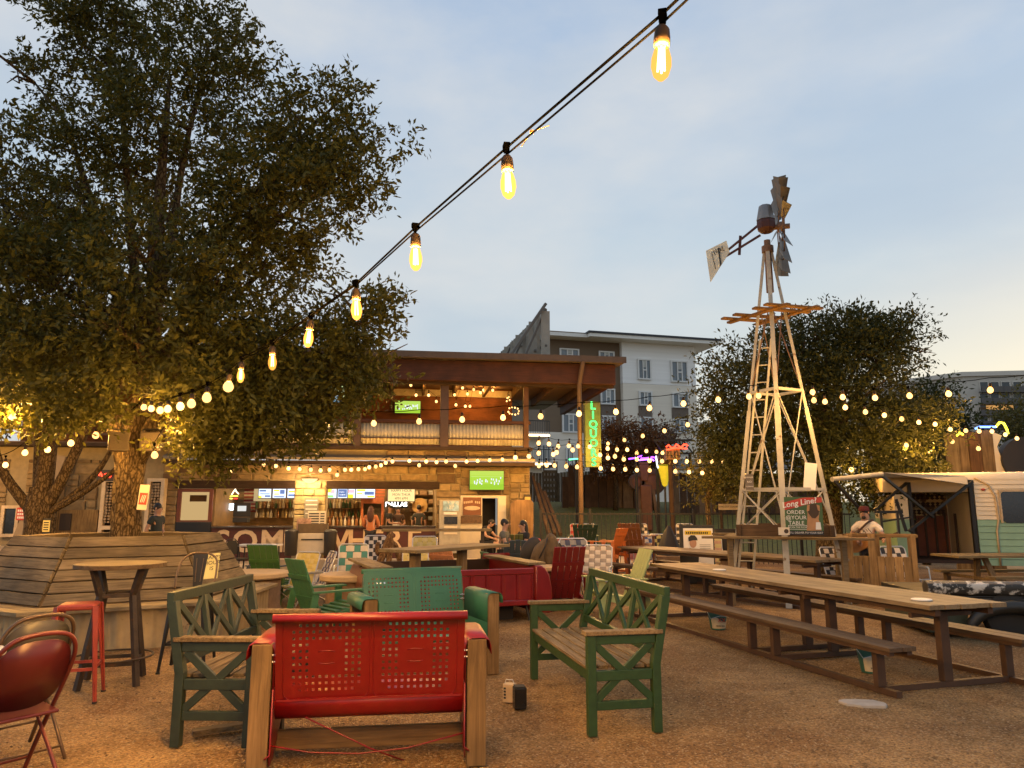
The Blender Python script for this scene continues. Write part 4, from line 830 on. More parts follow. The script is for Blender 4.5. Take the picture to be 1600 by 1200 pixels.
for k in range(5): c = MB(); t_ = (k + 0.7) / 5.4; c.box((-9.6 * t_, 9 * t_ - 0.05, zt * 0.72), (0.12, 0.12, zt * 0.45)); c.build('pier', gl, far)
# ================================================================== TREES
def foliage(name, parent, blobs, n, leaf, m, seed, droop=0.35, per=12, csize=0.22, shell=0.5, wid=0.36, clump=0.30):
    """leaf sprays spread through ellipsoids (cx,cy,cz, rx,ry,rz, weight)"""
    rg = np.random.RandomState(seed); B = np.array([b[:6] for b in blobs]); wt = np.array([b[6] for b in blobs]); wt = wt / wt.sum()
    # clumps through the volume, sprays round each clump: gaps stay open between them
    nq = max(6, n // 11); k = rg.choice(len(B), nq, p=wt); d = rg.normal(size=(nq, 3)); d /= np.linalg.norm(d, axis=1)[:, None]
    rad = (shell + (1 - shell) * rg.rand(nq)) ** 0.7 * (0.84 + 0.22 * rg.rand(nq)); cc = B[k, :3] + d * rad[:, None] * B[k, 3:6]
    j = np.repeat(np.arange(nq), -(-n // nq))[:n]; sp = rg.normal(size=(n, 3)); sp *= np.array([1, 1, 0.62]); sp *= (clump * (0.6 + 0.8 * rg.rand(nq)))[j][:, None] * 0.62
    ctr = cc[j] + sp; d = d[j] * 0.5 + sp / (np.linalg.norm(sp, axis=1)[:, None] + 1e-6) * 0.7
    # sprays: each has an axis, leaves along it
    ax = d * 0.8 + rg.normal(size=(n, 3)) * 0.55; ax[:, 2] -= droop; ax /= np.linalg.norm(ax, axis=1)[:, None]
    m_ = n * per; t = rg.rand(n, per) * csize * (0.7 + 0.6 * rg.rand(n, 1)); pos = ctr[:, None] + ax[:, None] * t[..., None] + rg.normal(size=(n, per, 3)) * csize * 0.16
    la = ax[:, None] * 0.7 + rg.normal(size=(n, per, 3)) * 0.75; la /= np.linalg.norm(la, axis=2)[..., None]
    nr = rg.normal(size=(n, per, 3)); nr[..., 2] += 0.6; sd = np.cross(la, nr); sd /= (np.linalg.norm(sd, axis=2)[..., None] + 1e-6); up = np.cross(sd, la)
    L_ = leaf * (0.7 + 0.6 * rg.rand(n, per, 1)); w_ = L_ * wid
    p0 = pos; p1 = pos + la * L_ * 0.5 + sd * w_ * 0.5 + up * L_ * 0.06; p2 = pos + la * L_; p3 = pos + la * L_ * 0.5 - sd * w_ * 0.5 + up * L_ * 0.06
    V = np.stack([p0, p1, p2, p3], 2).reshape(-1, 3); Q = np.arange(len(V)).reshape(-1, 4)
    o = link(np_mesh(name, V, Q), name, m, parent)
    return ctr
def limbs(parent, fork, targets, r0, m, seed, name='limb', subs=3, spread=0.9, wig=0.12):
    r = random.Random(seed)
    for tg in targets:
        tg = Vector(tg); pts = []; n = 7; L_ = (tg - fork).length
        for i in range(n):
            t = i / (n - 1); p = fork.lerp(tg, t); bow = math.sin(t * math.pi) * 0.14 * L_
            pts.append(p + Vector((r.uniform(-1, 1) * wig * t, r.uniform(-1, 1) * wig * t, bow * 0.6)))
        c = MB(); c.tube(pts, [r0 * (1 - 0.8 * i / (n - 1)) for i in range(n)], 7)
        for s in range(subs):
            i = r.randint(2, n - 1); q = pts[i]; e = q + Vector((r.uniform(-1, 1), r.uniform(-1, 1), r.uniform(-0.1, 1.0))) * spread * (0.5 + r.random() * 0.8)
            c.tube([q, q.lerp(e, 0.5) + Vector((r.uniform(-.1, .1), r.uniform(-.1, .1), 0.08)), e], [r0 * 0.35, r0 * 0.22, r0 * 0.07], 5)
            for s2 in range(2):
                e2 = e.lerp(q, 0.4) + Vector((r.uniform(-1, 1), r.uniform(-1, 1), r.uniform(-0.3, 0.7))) * spread * 0.6; c.tube([q.lerp(e, 0.55), e2], [r0 * 0.16, r0 * 0.04], 4)
        c.build(name, m, parent, smooth='all')
def bark_tube(c, pts, rs, n=44, m=70, seed=1, amp=0.17):
    # furrowed bark: ridges that wander and break up along the stem
    from mathutils import noise
    pts = [Vector(p) for p in pts]; o0 = len(c.v)
    for j in range(m):
        f = j / (m - 1) * (len(pts) - 1); i = min(int(f), len(pts) - 2); g = f - i; p = pts[i].lerp(pts[i + 1], g); r_ = rs[i] + (rs[i + 1] - rs[i]) * g
        for k in range(n):
            a = 2 * math.pi * k / n; q = noise.noise(Vector((math.cos(a) * 7, math.sin(a) * 7, p.z * 1.8 + seed))); w_ = noise.noise(Vector((math.cos(a) * 9, math.sin(a) * 9, p.z * 5 + seed)))
            rr_ = r_ * (1 + amp * (abs(q) * 2 - 0.5) + amp * 0.5 * w_); c.v.append((p.x + rr_ * math.cos(a), p.y + rr_ * math.sin(a), p.z))
    c.f += [(o0 + j * n + k, o0 + j * n + (k + 1) % n, o0 + (j + 1) * n + (k + 1) % n, o0 + (j + 1) * n + k) for j in range(m - 1) for k in range(n)]
def bark(key, a, b_):
    # plates of bark between dark wandering cracks
    m = bpy.data.materials.new(key); m.use_nodes = True; t = m.node_tree; b = t.nodes['Principled BSDF']; b.inputs['Roughness'].default_value = 0.92; b.inputs['Specular IOR Level'].default_value = 0.15
    tcn = t.nodes.new('ShaderNodeTexCoord'); nz_ = t.nodes.new('ShaderNodeTexNoise'); nz_.inputs['Scale'].default_value = 7; t.links.new(tcn.outputs['Object'], nz_.inputs[0])
    ad = t.nodes.new('ShaderNodeVectorMath'); ad.operation = 'MULTIPLY_ADD'; t.links.new(nz_.outputs['Color'], ad.inputs[0]); ad.inputs[1].default_value = (0.07, 0.07, 0.16); t.links.new(tcn.outputs['Object'], ad.inputs[2])
    mp_ = t.nodes.new('ShaderNodeMapping'); mp_.inputs['Scale'].default_value = (24, 24, 7); t.links.new(ad.outputs[0], mp_.inputs[0])
    vo = t.nodes.new('ShaderNodeTexVoronoi'); vo.feature = 'DISTANCE_TO_EDGE'; vo.inputs['Scale'].default_value = 1.0; t.links.new(mp_.outputs[0], vo.inputs[0])
    rp = t.nodes.new('ShaderNodeValToRGB'); t.links.new(vo.outputs[0], rp.inputs[0]); rp.color_ramp.elements[0].position = 0.02; rp.color_ramp.elements[0].color = (*b_, 1); rp.color_ramp.elements[1].position = 0.24; rp.color_ramp.elements[1].color = (*a, 1)
    n2 = t.nodes.new('ShaderNodeTexNoise'); n2.inputs['Scale'].default_value = 35; n2.inputs['Detail'].default_value = 5; t.links.new(tcn.outputs['Object'], n2.inputs[0])
    hs = t.nodes.new('ShaderNodeHueSaturation'); mr_ = t.nodes.new('ShaderNodeMapRange'); t.links.new(n2.outputs[0], mr_.inputs[0]); mr_.inputs[1].default_value = 0.3; mr_.inputs[2].default_value = 0.7; mr_.inputs[3].default_value = 0.6; mr_.inputs[4].default_value = 1.4; t.links.new(mr_.outputs[0], hs.inputs['Value']); t.links.new(rp.outputs[0], hs.inputs['Color']); t.links.new(hs.outputs[0], b.inputs['Base Color'])
    bn = t.nodes.new('ShaderNodeBump'); bn.inputs['Distance'].default_value = 0.03; t.links.new(rp.outputs[0], bn.inputs['Height']); t.links.new(bn.outputs[0], b.inputs['Normal'])
    return m
bark_m = bark('oak_bark', (0.12, 0.085, 0.045), (0.028, 0.018, 0.010))
leaf_oak = leafmat('oak_leaf', (0.045, 0.045, 0.008), (0.11, 0.105, 0.020), 0.35)
OX, OY = -5.38, 10.4
oak = thing('oak_tree', 'large live oak spreading over the plank bench', 'tree', (OX, OY, 0))
c = MB(); bark_tube(c, [(0, 0, 0.0), (0.0, 0, 0.4), (0.02, 0, 1.0), (0.0, 0, 1.8), (0.03, 0, 2.4), (0.06, 0, 3.0)], [0.27, 0.215, 0.185, 0.175, 0.195, 0.14])
tk = c.build('trunk', bark_m, oak, smooth='all')
c = MB(); c.tube([(-0.02, 0, 2.2), (-0.18, -0.02, 2.7), (-0.5, 0.05, 3.5), (-1.0, 0.2, 4.6)], [0.16, 0.15, 0.12, 0.06], 10); c.tube([(0.02, 0, 2.2), (0.30, 0.0, 2.75), (0.9, 0.1, 3.4), (1.7, 0.0, 4.3)], [0.16, 0.14, 0.11, 0.05], 10); c.tube([(0.03, 0.05, 2.4), (0.12, 0.1, 4.0), (0.05, 0.1, 6.0), (0.1, 0, 8.2)], [0.17, 0.13, 0.09, 0.03], 10)
c.build('main_limb', bark_m, oak, smooth='all')
# crown volumes measured on the picture, each at its own distance
def blob(px, py, Y, rpx, rpy, w_, ry=None):
    p = P(px, py, Y); rx = rpx / 1134 * Y; rz = rpy / 1134 * Y
    return (p.x - OX, p.y - OY, p.z, rx, ry or (rx + rz) / 2, rz, w_)
ob = [blob(250, 190, 10.6, 150, 120, 1.5), blob(330, 80, 10.8, 100, 100, 0.9), blob(170, 60, 11, 110, 90, 0.9), blob(480, 200, 10.2, 115, 85, 1.1), blob(545, 260, 10, 75, 75, 0.6),
      blob(430, 310, 9.9, 150, 75, 1.2), blob(110, 280, 10.4, 150, 110, 1.4), blob(60, 130, 11, 60, 80, 0.35), blob(240, 410, 9.6, 200, 95, 1.5), blob(80, 430, 9.8, 120, 80, 0.9), blob(430, 410, 10.5, 110, 60, 0.6),
      blob(60, 540, 9.6, 110, 70, 0.8), blob(220, 530, 9.2, 150, 75, 1.2), blob(400, 520, 9.8, 120, 60, 0.9), blob(560, 505, 10, 65, 60, 0.55), blob(350, 620, 9.4, 110, 55, 0.8), blob(480, 600, 10.2, 120, 65, 0.9), blob(560, 598, 10.3, 55, 48, 0.35), blob(390, 678, 9.9, 100, 36, 0.6), blob(480, 655, 10.4, 60, 30, 0.3), blob(115, 625, 9.3, 75, 34, 0.38), blob(325, 690, 9.8, 50, 36, 0.28), blob(30, 640, 9.6, 60, 40, 0.3), blob(620, 215, 10, 25, 10, 0.03),
      blob(330, 250, 12.2, 180, 140, 0.9), blob(200, 380, 12.4, 190, 120, 0.9), blob(180, 0, 11, 190, 80, 0.7)]
foliage('crown', oak, ob, 8800, 0.095, leaf_oak, 3, 0.15, 12, 0.24, 0.3, 0.42, 0.22)
limbs(oak, Vector((0.08, 0.05, 3.2)), [b[:3] for b in ob[:20]], 0.085, bark_m, 5, subs=5, spread=0.75)
# second oak, multi-stemmed
S2 = Vector((P(62, 795, 14).x, 14, 0)); oak2 = thing('oak_tree', 'low branching tree with several dark stems left of the big oak', 'tree', S2)
c = MB(); bark_tube(c, [(0.12, 0, 0), (0.06, 0, 0.8), (0.0, 0, 1.6), (0.0, 0, 2.0)], [0.28, 0.24, 0.25, 0.19], seed=5); c.build('trunk', bark_m, oak2, smooth='all')
c = MB()
for e, r_ in (((-0.7, -0.2, 2.4), 0.13), ((0.05, 0.0, 3.2), 0.22), ((0.75, -0.1, 3.0), 0.14), ((1.0, 0.1, 2.35), 0.09), ((-0.35, 0.3, 3.1), 0.15), ((1.7, -0.3, 2.5), 0.07)):
    e = Vector(e); r_ *= 0.72; c.curve([(0, 0, 1.45), Vector((0, 0, 1.5)).lerp(e, 0.45) + Vector((0, 0.02, -0.12)), e, e + Vector((e.x * 0.4, 0, 0.9))], [r_ * k for k in (1.3, 1.22, 1.15, 1.1, 1.05, 1, 0.96, 0.9, 0.8, 0.7, 0.6, 0.5, 0.4)], 9)
c.build('main_limb', bark_m, oak2, smooth='all')
lv2 = leafmat('oak_leaf_dark', (0.02, 0.016, 0.004), (0.045, 0.036, 0.009), 0.3)
q = lambda px, py, Y, rx, rz, w_, o: (P(px, py, Y).x - o.x, P(px, py, Y).y - o.y, P(px, py, Y).z, rx / 1134 * Y, (rx + rz) / 2 / 1134 * Y, rz / 1134 * Y, w_)
foliage('crown', oak2, [q(40, 560, 14, 130, 70, 1, S2), q(-40, 430, 14, 130, 120, 1, S2), q(120, 500, 14.5, 110, 90, 0.8, S2), q(20, 640, 13, 70, 30, 0.3, S2), q(30, 350, 14, 90, 80, 0.6, S2)], 2300, 0.11, lv2, 8, 0.2, 12, 0.32, 0.4, 0.4, 0.36)
# dark evergreen oaks behind the windmill
S3 = Vector((P(1290, 795, 17.3).x, 17.3, 0)); oak3 = thing('oak_tree', 'dark dense evergreen oak behind the windmill', 'tree', S3)
c = MB(); c.tube([(0, 0, 0), (0.02, 0, 0.6), (0.1, 0, 1.6), (0.05, 0, 2.6), (0.1, 0, 4.2)], [0.36, 0.30, 0.27, 0.24, 0.1], 14); c.build('trunk', bark_m, oak3, smooth='all')
b3 = [q(1180, 590, 17, 70, 60, 1, S3), q(1250, 560, 17.5, 80, 60, 1, S3), q(1340, 560, 17, 80, 60, 1.1, S3), q(1290, 520, 17.5, 90, 30, 0.7, S3), q(1390, 545, 17, 40, 45, 0.4, S3), q(1410, 520, 17.2, 18, 30, 0.12, S3), q(1330, 640, 16.6, 110, 70, 1.3, S3), q(1180, 670, 17, 80, 60, 1.0, S3), q(1250, 660, 16.6, 80, 70, 0.9, S3), q(1400, 660, 17, 70, 50, 0.7, S3), q(1300, 720, 16.6, 100, 40, 0.8, S3), q(1400, 720, 16.8, 60, 40, 0.5, S3), q(1170, 730, 17, 60, 40, 0.5, S3), q(1130, 640, 17.4, 35, 45, 0.3, S3), q(1360, 760, 16.5, 40, 22, 0.2, S3), q(1300, 600, 18.5, 130, 90, 1.0, S3)]
lv3 = leafmat('evergreen_leaf', (0.028, 0.032, 0.007), (0.062, 0.066, 0.016), 0.3)
foliage('crown', oak3, b3, 5200, 0.11, lv3, 21, -0.15, 12, 0.34, 0.4, 0.4, 0.36)
limbs(oak3, Vector((0.08, 0, 2.7)), [b[:3] for b in b3[:10]], 0.11, bark_m, 15, subs=4, spread=0.9)
def small_tree(label, px, Y, blobs, n, leaf, m, seed, name='tree', tr=0.12, ztr=2.0, gr=None):
    S = Vector((P(px, 795, Y).x, Y, 0)); S.z = max(0, lawn_z(S.x, Y)) if 2.5 < S.x < 26 and Y > 24 else 0
    t = thing(name, label, 'tree', S); c = MB(); c.tube([(0, 0, 0), (0.05, 0, ztr * 0.5), (0, 0, ztr)], [tr, tr * 0.8, tr * 0.6], 9); c.build('trunk', bark_m, t, smooth='all')
    bl = []
    for (bx, by, rx, rz, w_) in blobs: b_ = q(bx, by, Y, rx, rz, w_, S); bl.append((b_[0], b_[1], b_[2] - S.z, *b_[3:]))
    foliage('crown', t, bl, n, leaf, m, seed, 0.1, 10, leaf * 3, 0.4, 0.4, leaf * 3.2); limbs(t, Vector((0, 0, ztr - 0.1)), [b[:3] for b in bl[:5]], tr * 0.6, bark_m, seed, subs=2, spread=0.5)
    return t
lvg = leafmat('lit_leaf', (0.075, 0.075, 0.02), (0.14, 0.12, 0.035), 0.35); lvr = leafmat('bronze_leaf', (0.11, 0.055, 0.025), (0.17, 0.085, 0.035), 0.25)
small_tree('feathery light green tree beside the red neon kiosk', 1105, 24, [(1118, 745, 36, 32, 1), (1140, 730, 40, 35, 0.9), (1150, 690, 40, 45, 0.9), (1170, 760, 40, 25, 0.6)], 1300, 0.12, lvg, 31)
small_tree('round bronze leaved tree just right of the neon liquor sign', 962, 34, [(965, 690, 26, 26, 1), (960, 720, 24, 20, 0.8)], 700, 0.16, lvr, 32)
small_tree('round bronze leaved tree below the white apartment windows', 1018, 34, [(1015, 692, 28, 26, 1), (1012, 720, 26, 20, 0.8)], 700, 0.16, lvr, 33)
small_tree('thin dark tree against the grey concrete block', 1452, 40, [(1448, 625, 22, 25, 0.8), (1462, 650, 35, 22, 1), (1435, 660, 28, 22, 0.8), (1470, 690, 50, 30, 1), (1430, 700, 50, 35, 1)], 1100, 0.24, lv3, 34, ztr=4)
small_tree('lamp lit tree at the edge beyond the timber tower', 1610, 26, [(1605, 650, 28, 28, 1), (1590, 680, 30, 18, 0.7), (1620, 700, 40, 40, 1)], 500, 0.14, lvg, 35)
small_tree('dark shrubby tree behind the trailer awning', 1440, 22, [(1420, 745, 45, 20, 1), (1460, 730, 40, 25, 1), (1480, 700, 20, 25, 0.5)], 900, 0.12, lv3, 36)

# ================================================================== PLANK TREE BENCH
tbc = Vector((-5.34, 10.3, 0)); tb = thing('tree_bench', 'hexagonal timber bench with leaning plank backs ringing the oak', 'bench', tbc, R(31))
pl_m = wood('weathered_plank', (0.30, 0.22, 0.145), (0.14, 0.098, 0.062), 'X', 0.8, 3.0, 0.22, 0.5)
pl_l = wood('worn_seat_plank', (0.5, 0.38, 0.24), (0.3, 0.21, 0.125), 'X', 0.7, 3.0, 0.12, 0.4)
corr2 = mat('corrugated_wall', (0.36, 0.27, 0.14), 0.6, 0.15, 0.2, 4, 0, col2=(0.17, 0.10, 0.05), thr=0.62)
def ring(r): return [(r * math.cos(R(-120 + 60 * i)), r * math.sin(R(-120 + 60 * i))) for i in range(7)]
rb_, rt_, zs, zt_ = 1.72, 1.22, 0.50, 1.25; npl = 6
for i in range(6):
    for k in range(npl):
        t0, t1 = k / npl, (k + 1) / npl; g = 0.010
        def pr(t): return rb_ + (rt_ - rb_) * t, zs + (zt_ - zs) * t
        c = MB(); V = []
        th = 0.035
        for (t, sgn) in ((t0 + 0.008, 0), (t1 - 0.008, 0)):
            r_, z = pr(t); A, B2 = ring(r_)[i], ring(r_)[i + 1]; e = Vector((B2[0] - A[0], B2[1] - A[1], 0)).normalized() * g
            V.append((Vector((*A, z)) + e, Vector((*B2, z)) - e))
        mid = Vector((math.cos(R(-90 + 60 * i)), math.sin(R(-90 + 60 * i)), 0.6)).normalized() * (th + rnd.uniform(-0.006, 0.006))
        lo, hi = V; vs = [lo[0], lo[1], hi[1], hi[0]]; vs = vs + [v + mid for v in vs]
        ctr = sum(vs, Vector()) / 8; ang = math.atan2(lo[1].y - lo[0].y, lo[1].x - lo[0].x); M_ = Matrix.Rotation(-ang, 3, 'Z')
        c.add([M_ @ (v - ctr) for v in vs], [(3, 2, 1, 0), (4, 5, 6, 7), (0, 1, 5, 4), (1, 2, 6, 5), (2, 3, 7, 6), (3, 0, 4, 7)])
        o = c.build('plank', pl_m, tb, bevel=0.004); o.location = ctr; o.rotation_euler = (0, 0, ang)
    # seat boards
    for (ra, rb2) in ((1.73, 1.93), (1.945, 2.13)):
        A, B2, C2, D2 = ring(ra)[i], ring(ra)[i + 1], ring(rb2)[i + 1], ring(rb2)[i]; c = MB()
        ctr = Vector(((A[0] + C2[0]) / 2, (A[1] + C2[1]) / 2, 0.45)); ang = R(-60 + 60 * i + 30 - 60 + 90) ; ang = math.atan2(B2[1] - A[1], B2[0] - A[0]); M_ = Matrix.Rotation(-ang, 3, 'Z')
        c.prism([(p[0], p[1]) for p in (A, B2, C2, D2)][::-1], (1, 0, 0), (0, 1, 0), (0, 0, 0.045)); c.v = [tuple(M_ @ (Vector(v) - Vector((ctr.x, ctr.y, 0)))) for v in c.v]
        o = c.build('seat_board', pl_l, tb, bevel=0.005); o.location = (ctr.x, ctr.y, 0.455); o.rotation_euler = (0, 0, ang)
# corrugated skirt
pr = []
for i in range(6):
    A, B2 = Vector((*ring(2.0)[i], 0)), Vector((*ring(2.0)[i + 1], 0)); nrm = (A + B2).normalized(); n = 96
    for k in range(n): pr.append(A.lerp(B2, k / n) + nrm * 0.012 * math.sin(k * math.pi / 3))
pr.append(pr[0]); c = MB(); c.strip(pr, (0, 0, 0.45)); c.build('metal_skirt', corr2, tb, smooth='all')
c = MB(); c.prism(ring(1.6)[:6], (1, 0, 0), (0, 1, 0), (0, 0, 0.40), (0, 0, 0.0)); c.build('soil', mat('planter_soil', (0.07, 0.045, 0.025), 0.95, 0, 0.3, 12), tb)
# flyers
def stick_sign(name, label, ctr, w_, h_, face, lines, frame_col=None, rz=0.0, rx=0.0, ry=0.0, inkm=None, thick=0.012, sizes=None, post=None, cat='sign'):
    t = thing(name, label, cat, ctr); t.rotation_euler = (rx, ry, rz)
    c = MB(); c.bb(-w_ / 2, w_ / 2, 0, thick, -h_ / 2, h_ / 2); c.build('sheet', face, t)
    n = len(lines)
    for k, s in enumerate(lines):
        if not s: continue
        sz = (sizes[k] if sizes else h_ / (n + 0.6) * 0.95); text(t, s, (0, -0.003, h_ / 2 - (k + 0.75) * h_ / (n + 0.5)), sz, inkm or black_print, ext=0.001)
    return t
fl_m = mat('flyer_yellow', (0.60, 0.52, 0.20), 0.7, 0, 0.15, 4)
pfl = P(331, 884, 9.15)
t = stick_sign('flyer', 'yellow and white paper flyer pinned to the plank bench', (pfl.x, pfl.y, pfl.z), 0.16, 0.33, fl_m, ['HAPPY', 'HOUR', 'IS', ''], rz=R(6), rx=R(-30), ry=R(-5))
red_sign = mat('red_sign', (0.48, 0.045, 0.025), 0.5, 0, 0.1); wh_sign = mat('white_sign', (0.66, 0.58, 0.44), 0.6, 0, 0.06)
p = P(224, 777, 10.24); t = stick_sign('notice', 'white notice with a red panel nailed to the oak trunk', (p.x, p.y, p.z), 0.12, 0.34, wh_sign, [], rz=R(35), ry=R(4))
c = MB(); c.bb(-0.05, 0.05, -0.004, -0.0005, -0.10, 0.06); c.build('red_panel', red_sign, t); c = MB()
for k in range(3): c.bar((-0.03 + 0.02 * k, -0.006, -0.07), (-0.012 + 0.02 * k, -0.006, 0.03), 0.008, 0.003, (0, 1, 0))
c.build('worn_print', white_print, t)
p = at(35, 803, -1.02); t = stick_sign('notice', 'red notice with three rows of white print on the sloping buttress', (p.x, p.y, p.z), 0.32, 0.34, red_sign, [], rz=R(5))
c = MB()
for k in range(3):
    for j in range(5): c.bb(-0.13 + 0.055 * j, -0.09 + 0.055 * j, -0.004, -0.0005, 0.06 - 0.095 * k, 0.12 - 0.095 * k)
c.build('line_of_print', white_print, t)
p = P(72, 822, 12.8); t = stick_sign('flyer', 'yellow paper sign on a dark stake by the low branching tree', (p.x, p.y, p.z), 0.11, 0.19, mat('flyer_yellow', (0, 0, 0)), [], rz=R(5))
c = MB(); c.bb(-0.06, 0.06, 0.013, 0.03, -p.z, 0.13); c.build('stake', black_print, t); c = MB()
for k in range(4): c.bb(-0.04, 0.04, -0.004, -0.0005, 0.05 - 0.04 * k, 0.07 - 0.04 * k)
c.build('line_of_print', black_print, t)
p = P(165, 743, 21.0); t = thing('neon_open_sign', 'small red neon window sign behind the oak trunk', 'neon sign', p); c = MB(); c.bb(-0.25, 0.25, 0, 0.08, -0.16, 0.16); c.build('casing', black_print, t); c = MB(); c.tube([(-0.18 + 0.045 * k, -0.02, 0.08 * math.sin(k * 1.7)) for k in range(9)], 0.022, 6); c.build('neon_tube', emis('neon_red', (1, 0.05, 0.02), 6), t)
# speakers strapped to the fork
sp_m = mat('speaker_brown', (0.06, 0.042, 0.026), 0.6)
for (px, rz, lab) in ((185, R(35), 'grey outdoor loudspeaker on the left side of the oak fork'), (235, R(8), 'brown outdoor loudspeaker on the right side of the oak fork')):
    p = P(px, 690, 10.0); t = thing('loudspeaker', lab, 'speaker', p, rz); c = MB(); c.prism([(-0.13, -0.05), (0.13, -0.05), (0.10, 0.14), (-0.10, 0.14)], (1, 0, 0), (0, 1, 0), (0, 0, 0.26), (0, 0, -0.13)); c.build('cabinet', sp_m, t, bevel=0.012)
    c = MB(); c.bb(-0.11, 0.11, -0.058, -0.051, -0.11, 0.11); c.build('grille', mat('grille', (0.055, 0.04, 0.025), 0.8, 0, 0.3, 60), t); c = MB(); c.tube([(-0.12, 0.05, 0.1), (-0.12, 0.05, 0.17), (0.12, 0.05, 0.17), (0.12, 0.05, 0.1)], 0.012, 6); c.build('bracket', black_metal, t)

# ================================================================== WINDMILL
WC = Vector((P(1224, 795, 13.3).x, 13.3, 0)); vd = Vector((0.345, 0.938)); pd = Vector((0.938, -0.345))
wm = thing('windmill', 'tall steel farm windmill with pale tail vane and open tower', 'windmill', WC)
wm_m = mat('mill_cream_paint', (0.36, 0.345, 0.30), 0.55, 0.1, 0.15, 6, 0, col2=(0.16, 0.09, 0.045), thr=0.62); wm_r = mat('mill_rust', (0.15, 0.085, 0.05), 0.6, 0.2, 0.3, 8)
apex = P(1188, 470, 13) - WC; zA = P(1190, 385, 13.3).z; ax_, ay_ = 0.0, 0.0
r0 = 0.97
legs = [(-vd.x * r0, -vd.y * r0), (pd.x * r0, pd.y * r0), (vd.x * r0, vd.y * r0), (-pd.x * r0, -pd.y * r0)]   # near, right, far, left
zTopL = zA
def lp(i, z):
    t = 1 - z / (zTopL + 0.35); return Vector((legs[i][0] * t, legs[i][1] * t, z))
for i in range(4):
    c = MB(); w_ = 0.10 if i == 0 else 0.07; c.bar(lp(i, 0), lp(i, zTopL * 0.52), w_, w_ * 0.8, (vd.x, vd.y, 0)); c.bar(lp(i, zTopL * 0.52), lp(i, zTopL), w_ * 0.75, w_ * 0.6, (vd.x, vd.y, 0)); c.build('leg', wm_m, wm, bevel=0.006)
zR = [P(1224, y, 13.3).z for y in (765, 612)] + [P(1200, 530, 13.3).z]
for z in zR[:2]:
    for i in range(4): c = MB(); c.bar(lp(i, z), lp((i + 1) % 4, z), 0.04, 0.05); c.build('cross_rail', wm_m, wm)
for (z0, z1) in ((1.15, zR[0]), (zR[0] * 0.35 + 0.7, zR[1])):
    for i in range(4):
        c = MB(); c.tube([lp(i, z0), lp((i + 1) % 4, z1)], 0.012, 6); c.tube([lp((i + 1) % 4, z0), lp(i, z1)], 0.012, 6); c.build('brace', wm_m, wm)
for i in range(4): c = MB(); c.tube([lp(i, zR[1]), lp((i + 1) % 4, zA * 0.83)], 0.012, 5); c.build('brace', wm_r, wm)
# ladder up the left leg
lad0, lad1 = lp(3, 0.2) + Vector((0.06, -0.06, 0)), lp(3, zR[2]) + Vector((0.06, -0.06, 0)); off = Vector((0.24, -0.10, 0))
c = MB(); c.bar(lad0, lad1, 0.035, 0.03); c.bar(lad0 + off, lad1 + off * 0.75, 0.035, 0.03); ladder = c.build('ladder', wm_m, wm)
for k in range(14): t_ = (k + 0.5) / 14; c = MB(); a = lad0.lerp(lad1, t_); c.tube([a, a + off * (1 - 0.25 * t_)], 0.013, 6); c.build('rung', wm_m, ladder)
# high work platform of crossed boards
plw = wood('mill_platform_wood', (0.33, 0.17, 0.06), (0.19, 0.09, 0.03), 'X'); zp = P(1197, 492, 13.3).z
cc = Vector((0, 0, zp))
dx = Vector((0.97, 0.25, 0)); dy = Vector((-0.45, 0.9, 0)).normalized()
for k in (-0.42, -0.2, 0.2, 0.45): c = MB(); c.bar(cc + dy * k * 1.25 - dx * 0.58 + Vector((0, 0, 0.03)), cc + dy * k * 1.25 + dx * 0.58 + Vector((0, 0, 0.03)), 0.12, 0.035); c.build('platform_board', plw, wm)
for k in (-0.3, 0.3): c = MB(); c.bar(cc + dx * k - dy * 0.75, cc + dx * k + dy * 0.75, 0.10, 0.04); c.build('platform_board', plw, wm)
# head: mast, gearbox with hood, wheel, tail
c = MB(); c.cyl((0, 0, zA - 0.9), (0, 0, zA + 0.12), 0.07, 0.06, 12); c.cyl((0, 0, zA - 0.12), (0, 0, zA + 0.0), 0.11, 0.11, 12); c.build('mast', wm_r, wm, smooth=True)
hub_ax = Vector((0.938, -0.26, 0.0)).normalized()
zg = P(1185, 358, 13.3).z
c = MB(); c.lathe([(0.10, -0.12), (0.17, -0.05), (0.18, 0.06), (0.17, 0.12)], (0, 0, zg + 0.05), 8); c.build('gearbox', mat('gearbox_red', (0.05, 0.012, 0.009), 0.5, 0.2), wm, bevel=0.01)
c = MB(); c.lathe([(0.18, 0.121), (0.17, 0.16), (0.12, 0.40), (0.10, 0.42), (0.0, 0.43)], (0, 0, zg + 0.05), 8); c.build('hood', mat('galvanised', (0.2, 0.2, 0.2), 0.45, 0.5, 0.15, 4), wm, smooth=True)
hub = Vector((0, 0, zg + 0.02)) + hub_ax * 0.26
c = MB(); c.cyl(Vector((0, 0, zg + 0.02)), hub + hub_ax * 0.16, 0.05, 0.05, 10); c.cyl(hub - hub_ax * 0.06, hub + hub_ax * 0.06, 0.10, 0.10, 12); c.build('hub', wm_r, wm, smooth=True)
e1 = Vector((0, 0, 1)); e2 = hub_ax.cross(e1).normalized(); Rw = 0.93; blade_m = mat('blade_metal', (0.11, 0.10, 0.085), 0.5, 0.35, 0.3, 5, 0, col2=(0.16, 0.10, 0.06), thr=0.6)
c = MB()
for rr_ in (0.42, 0.74): c.tube([hub + (e1 * math.cos(2 * math.pi * k / 24) + e2 * math.sin(2 * math.pi * k / 24)) * Rw * rr_ for k in range(24)], 0.012, 5, closed=True)
for k in range(6): a = 2 * math.pi * k / 6; c.tube([hub + hub_ax * 0.05, hub + (e1 * math.cos(a) + e2 * math.sin(a)) * Rw * 0.75], 0.012, 5)
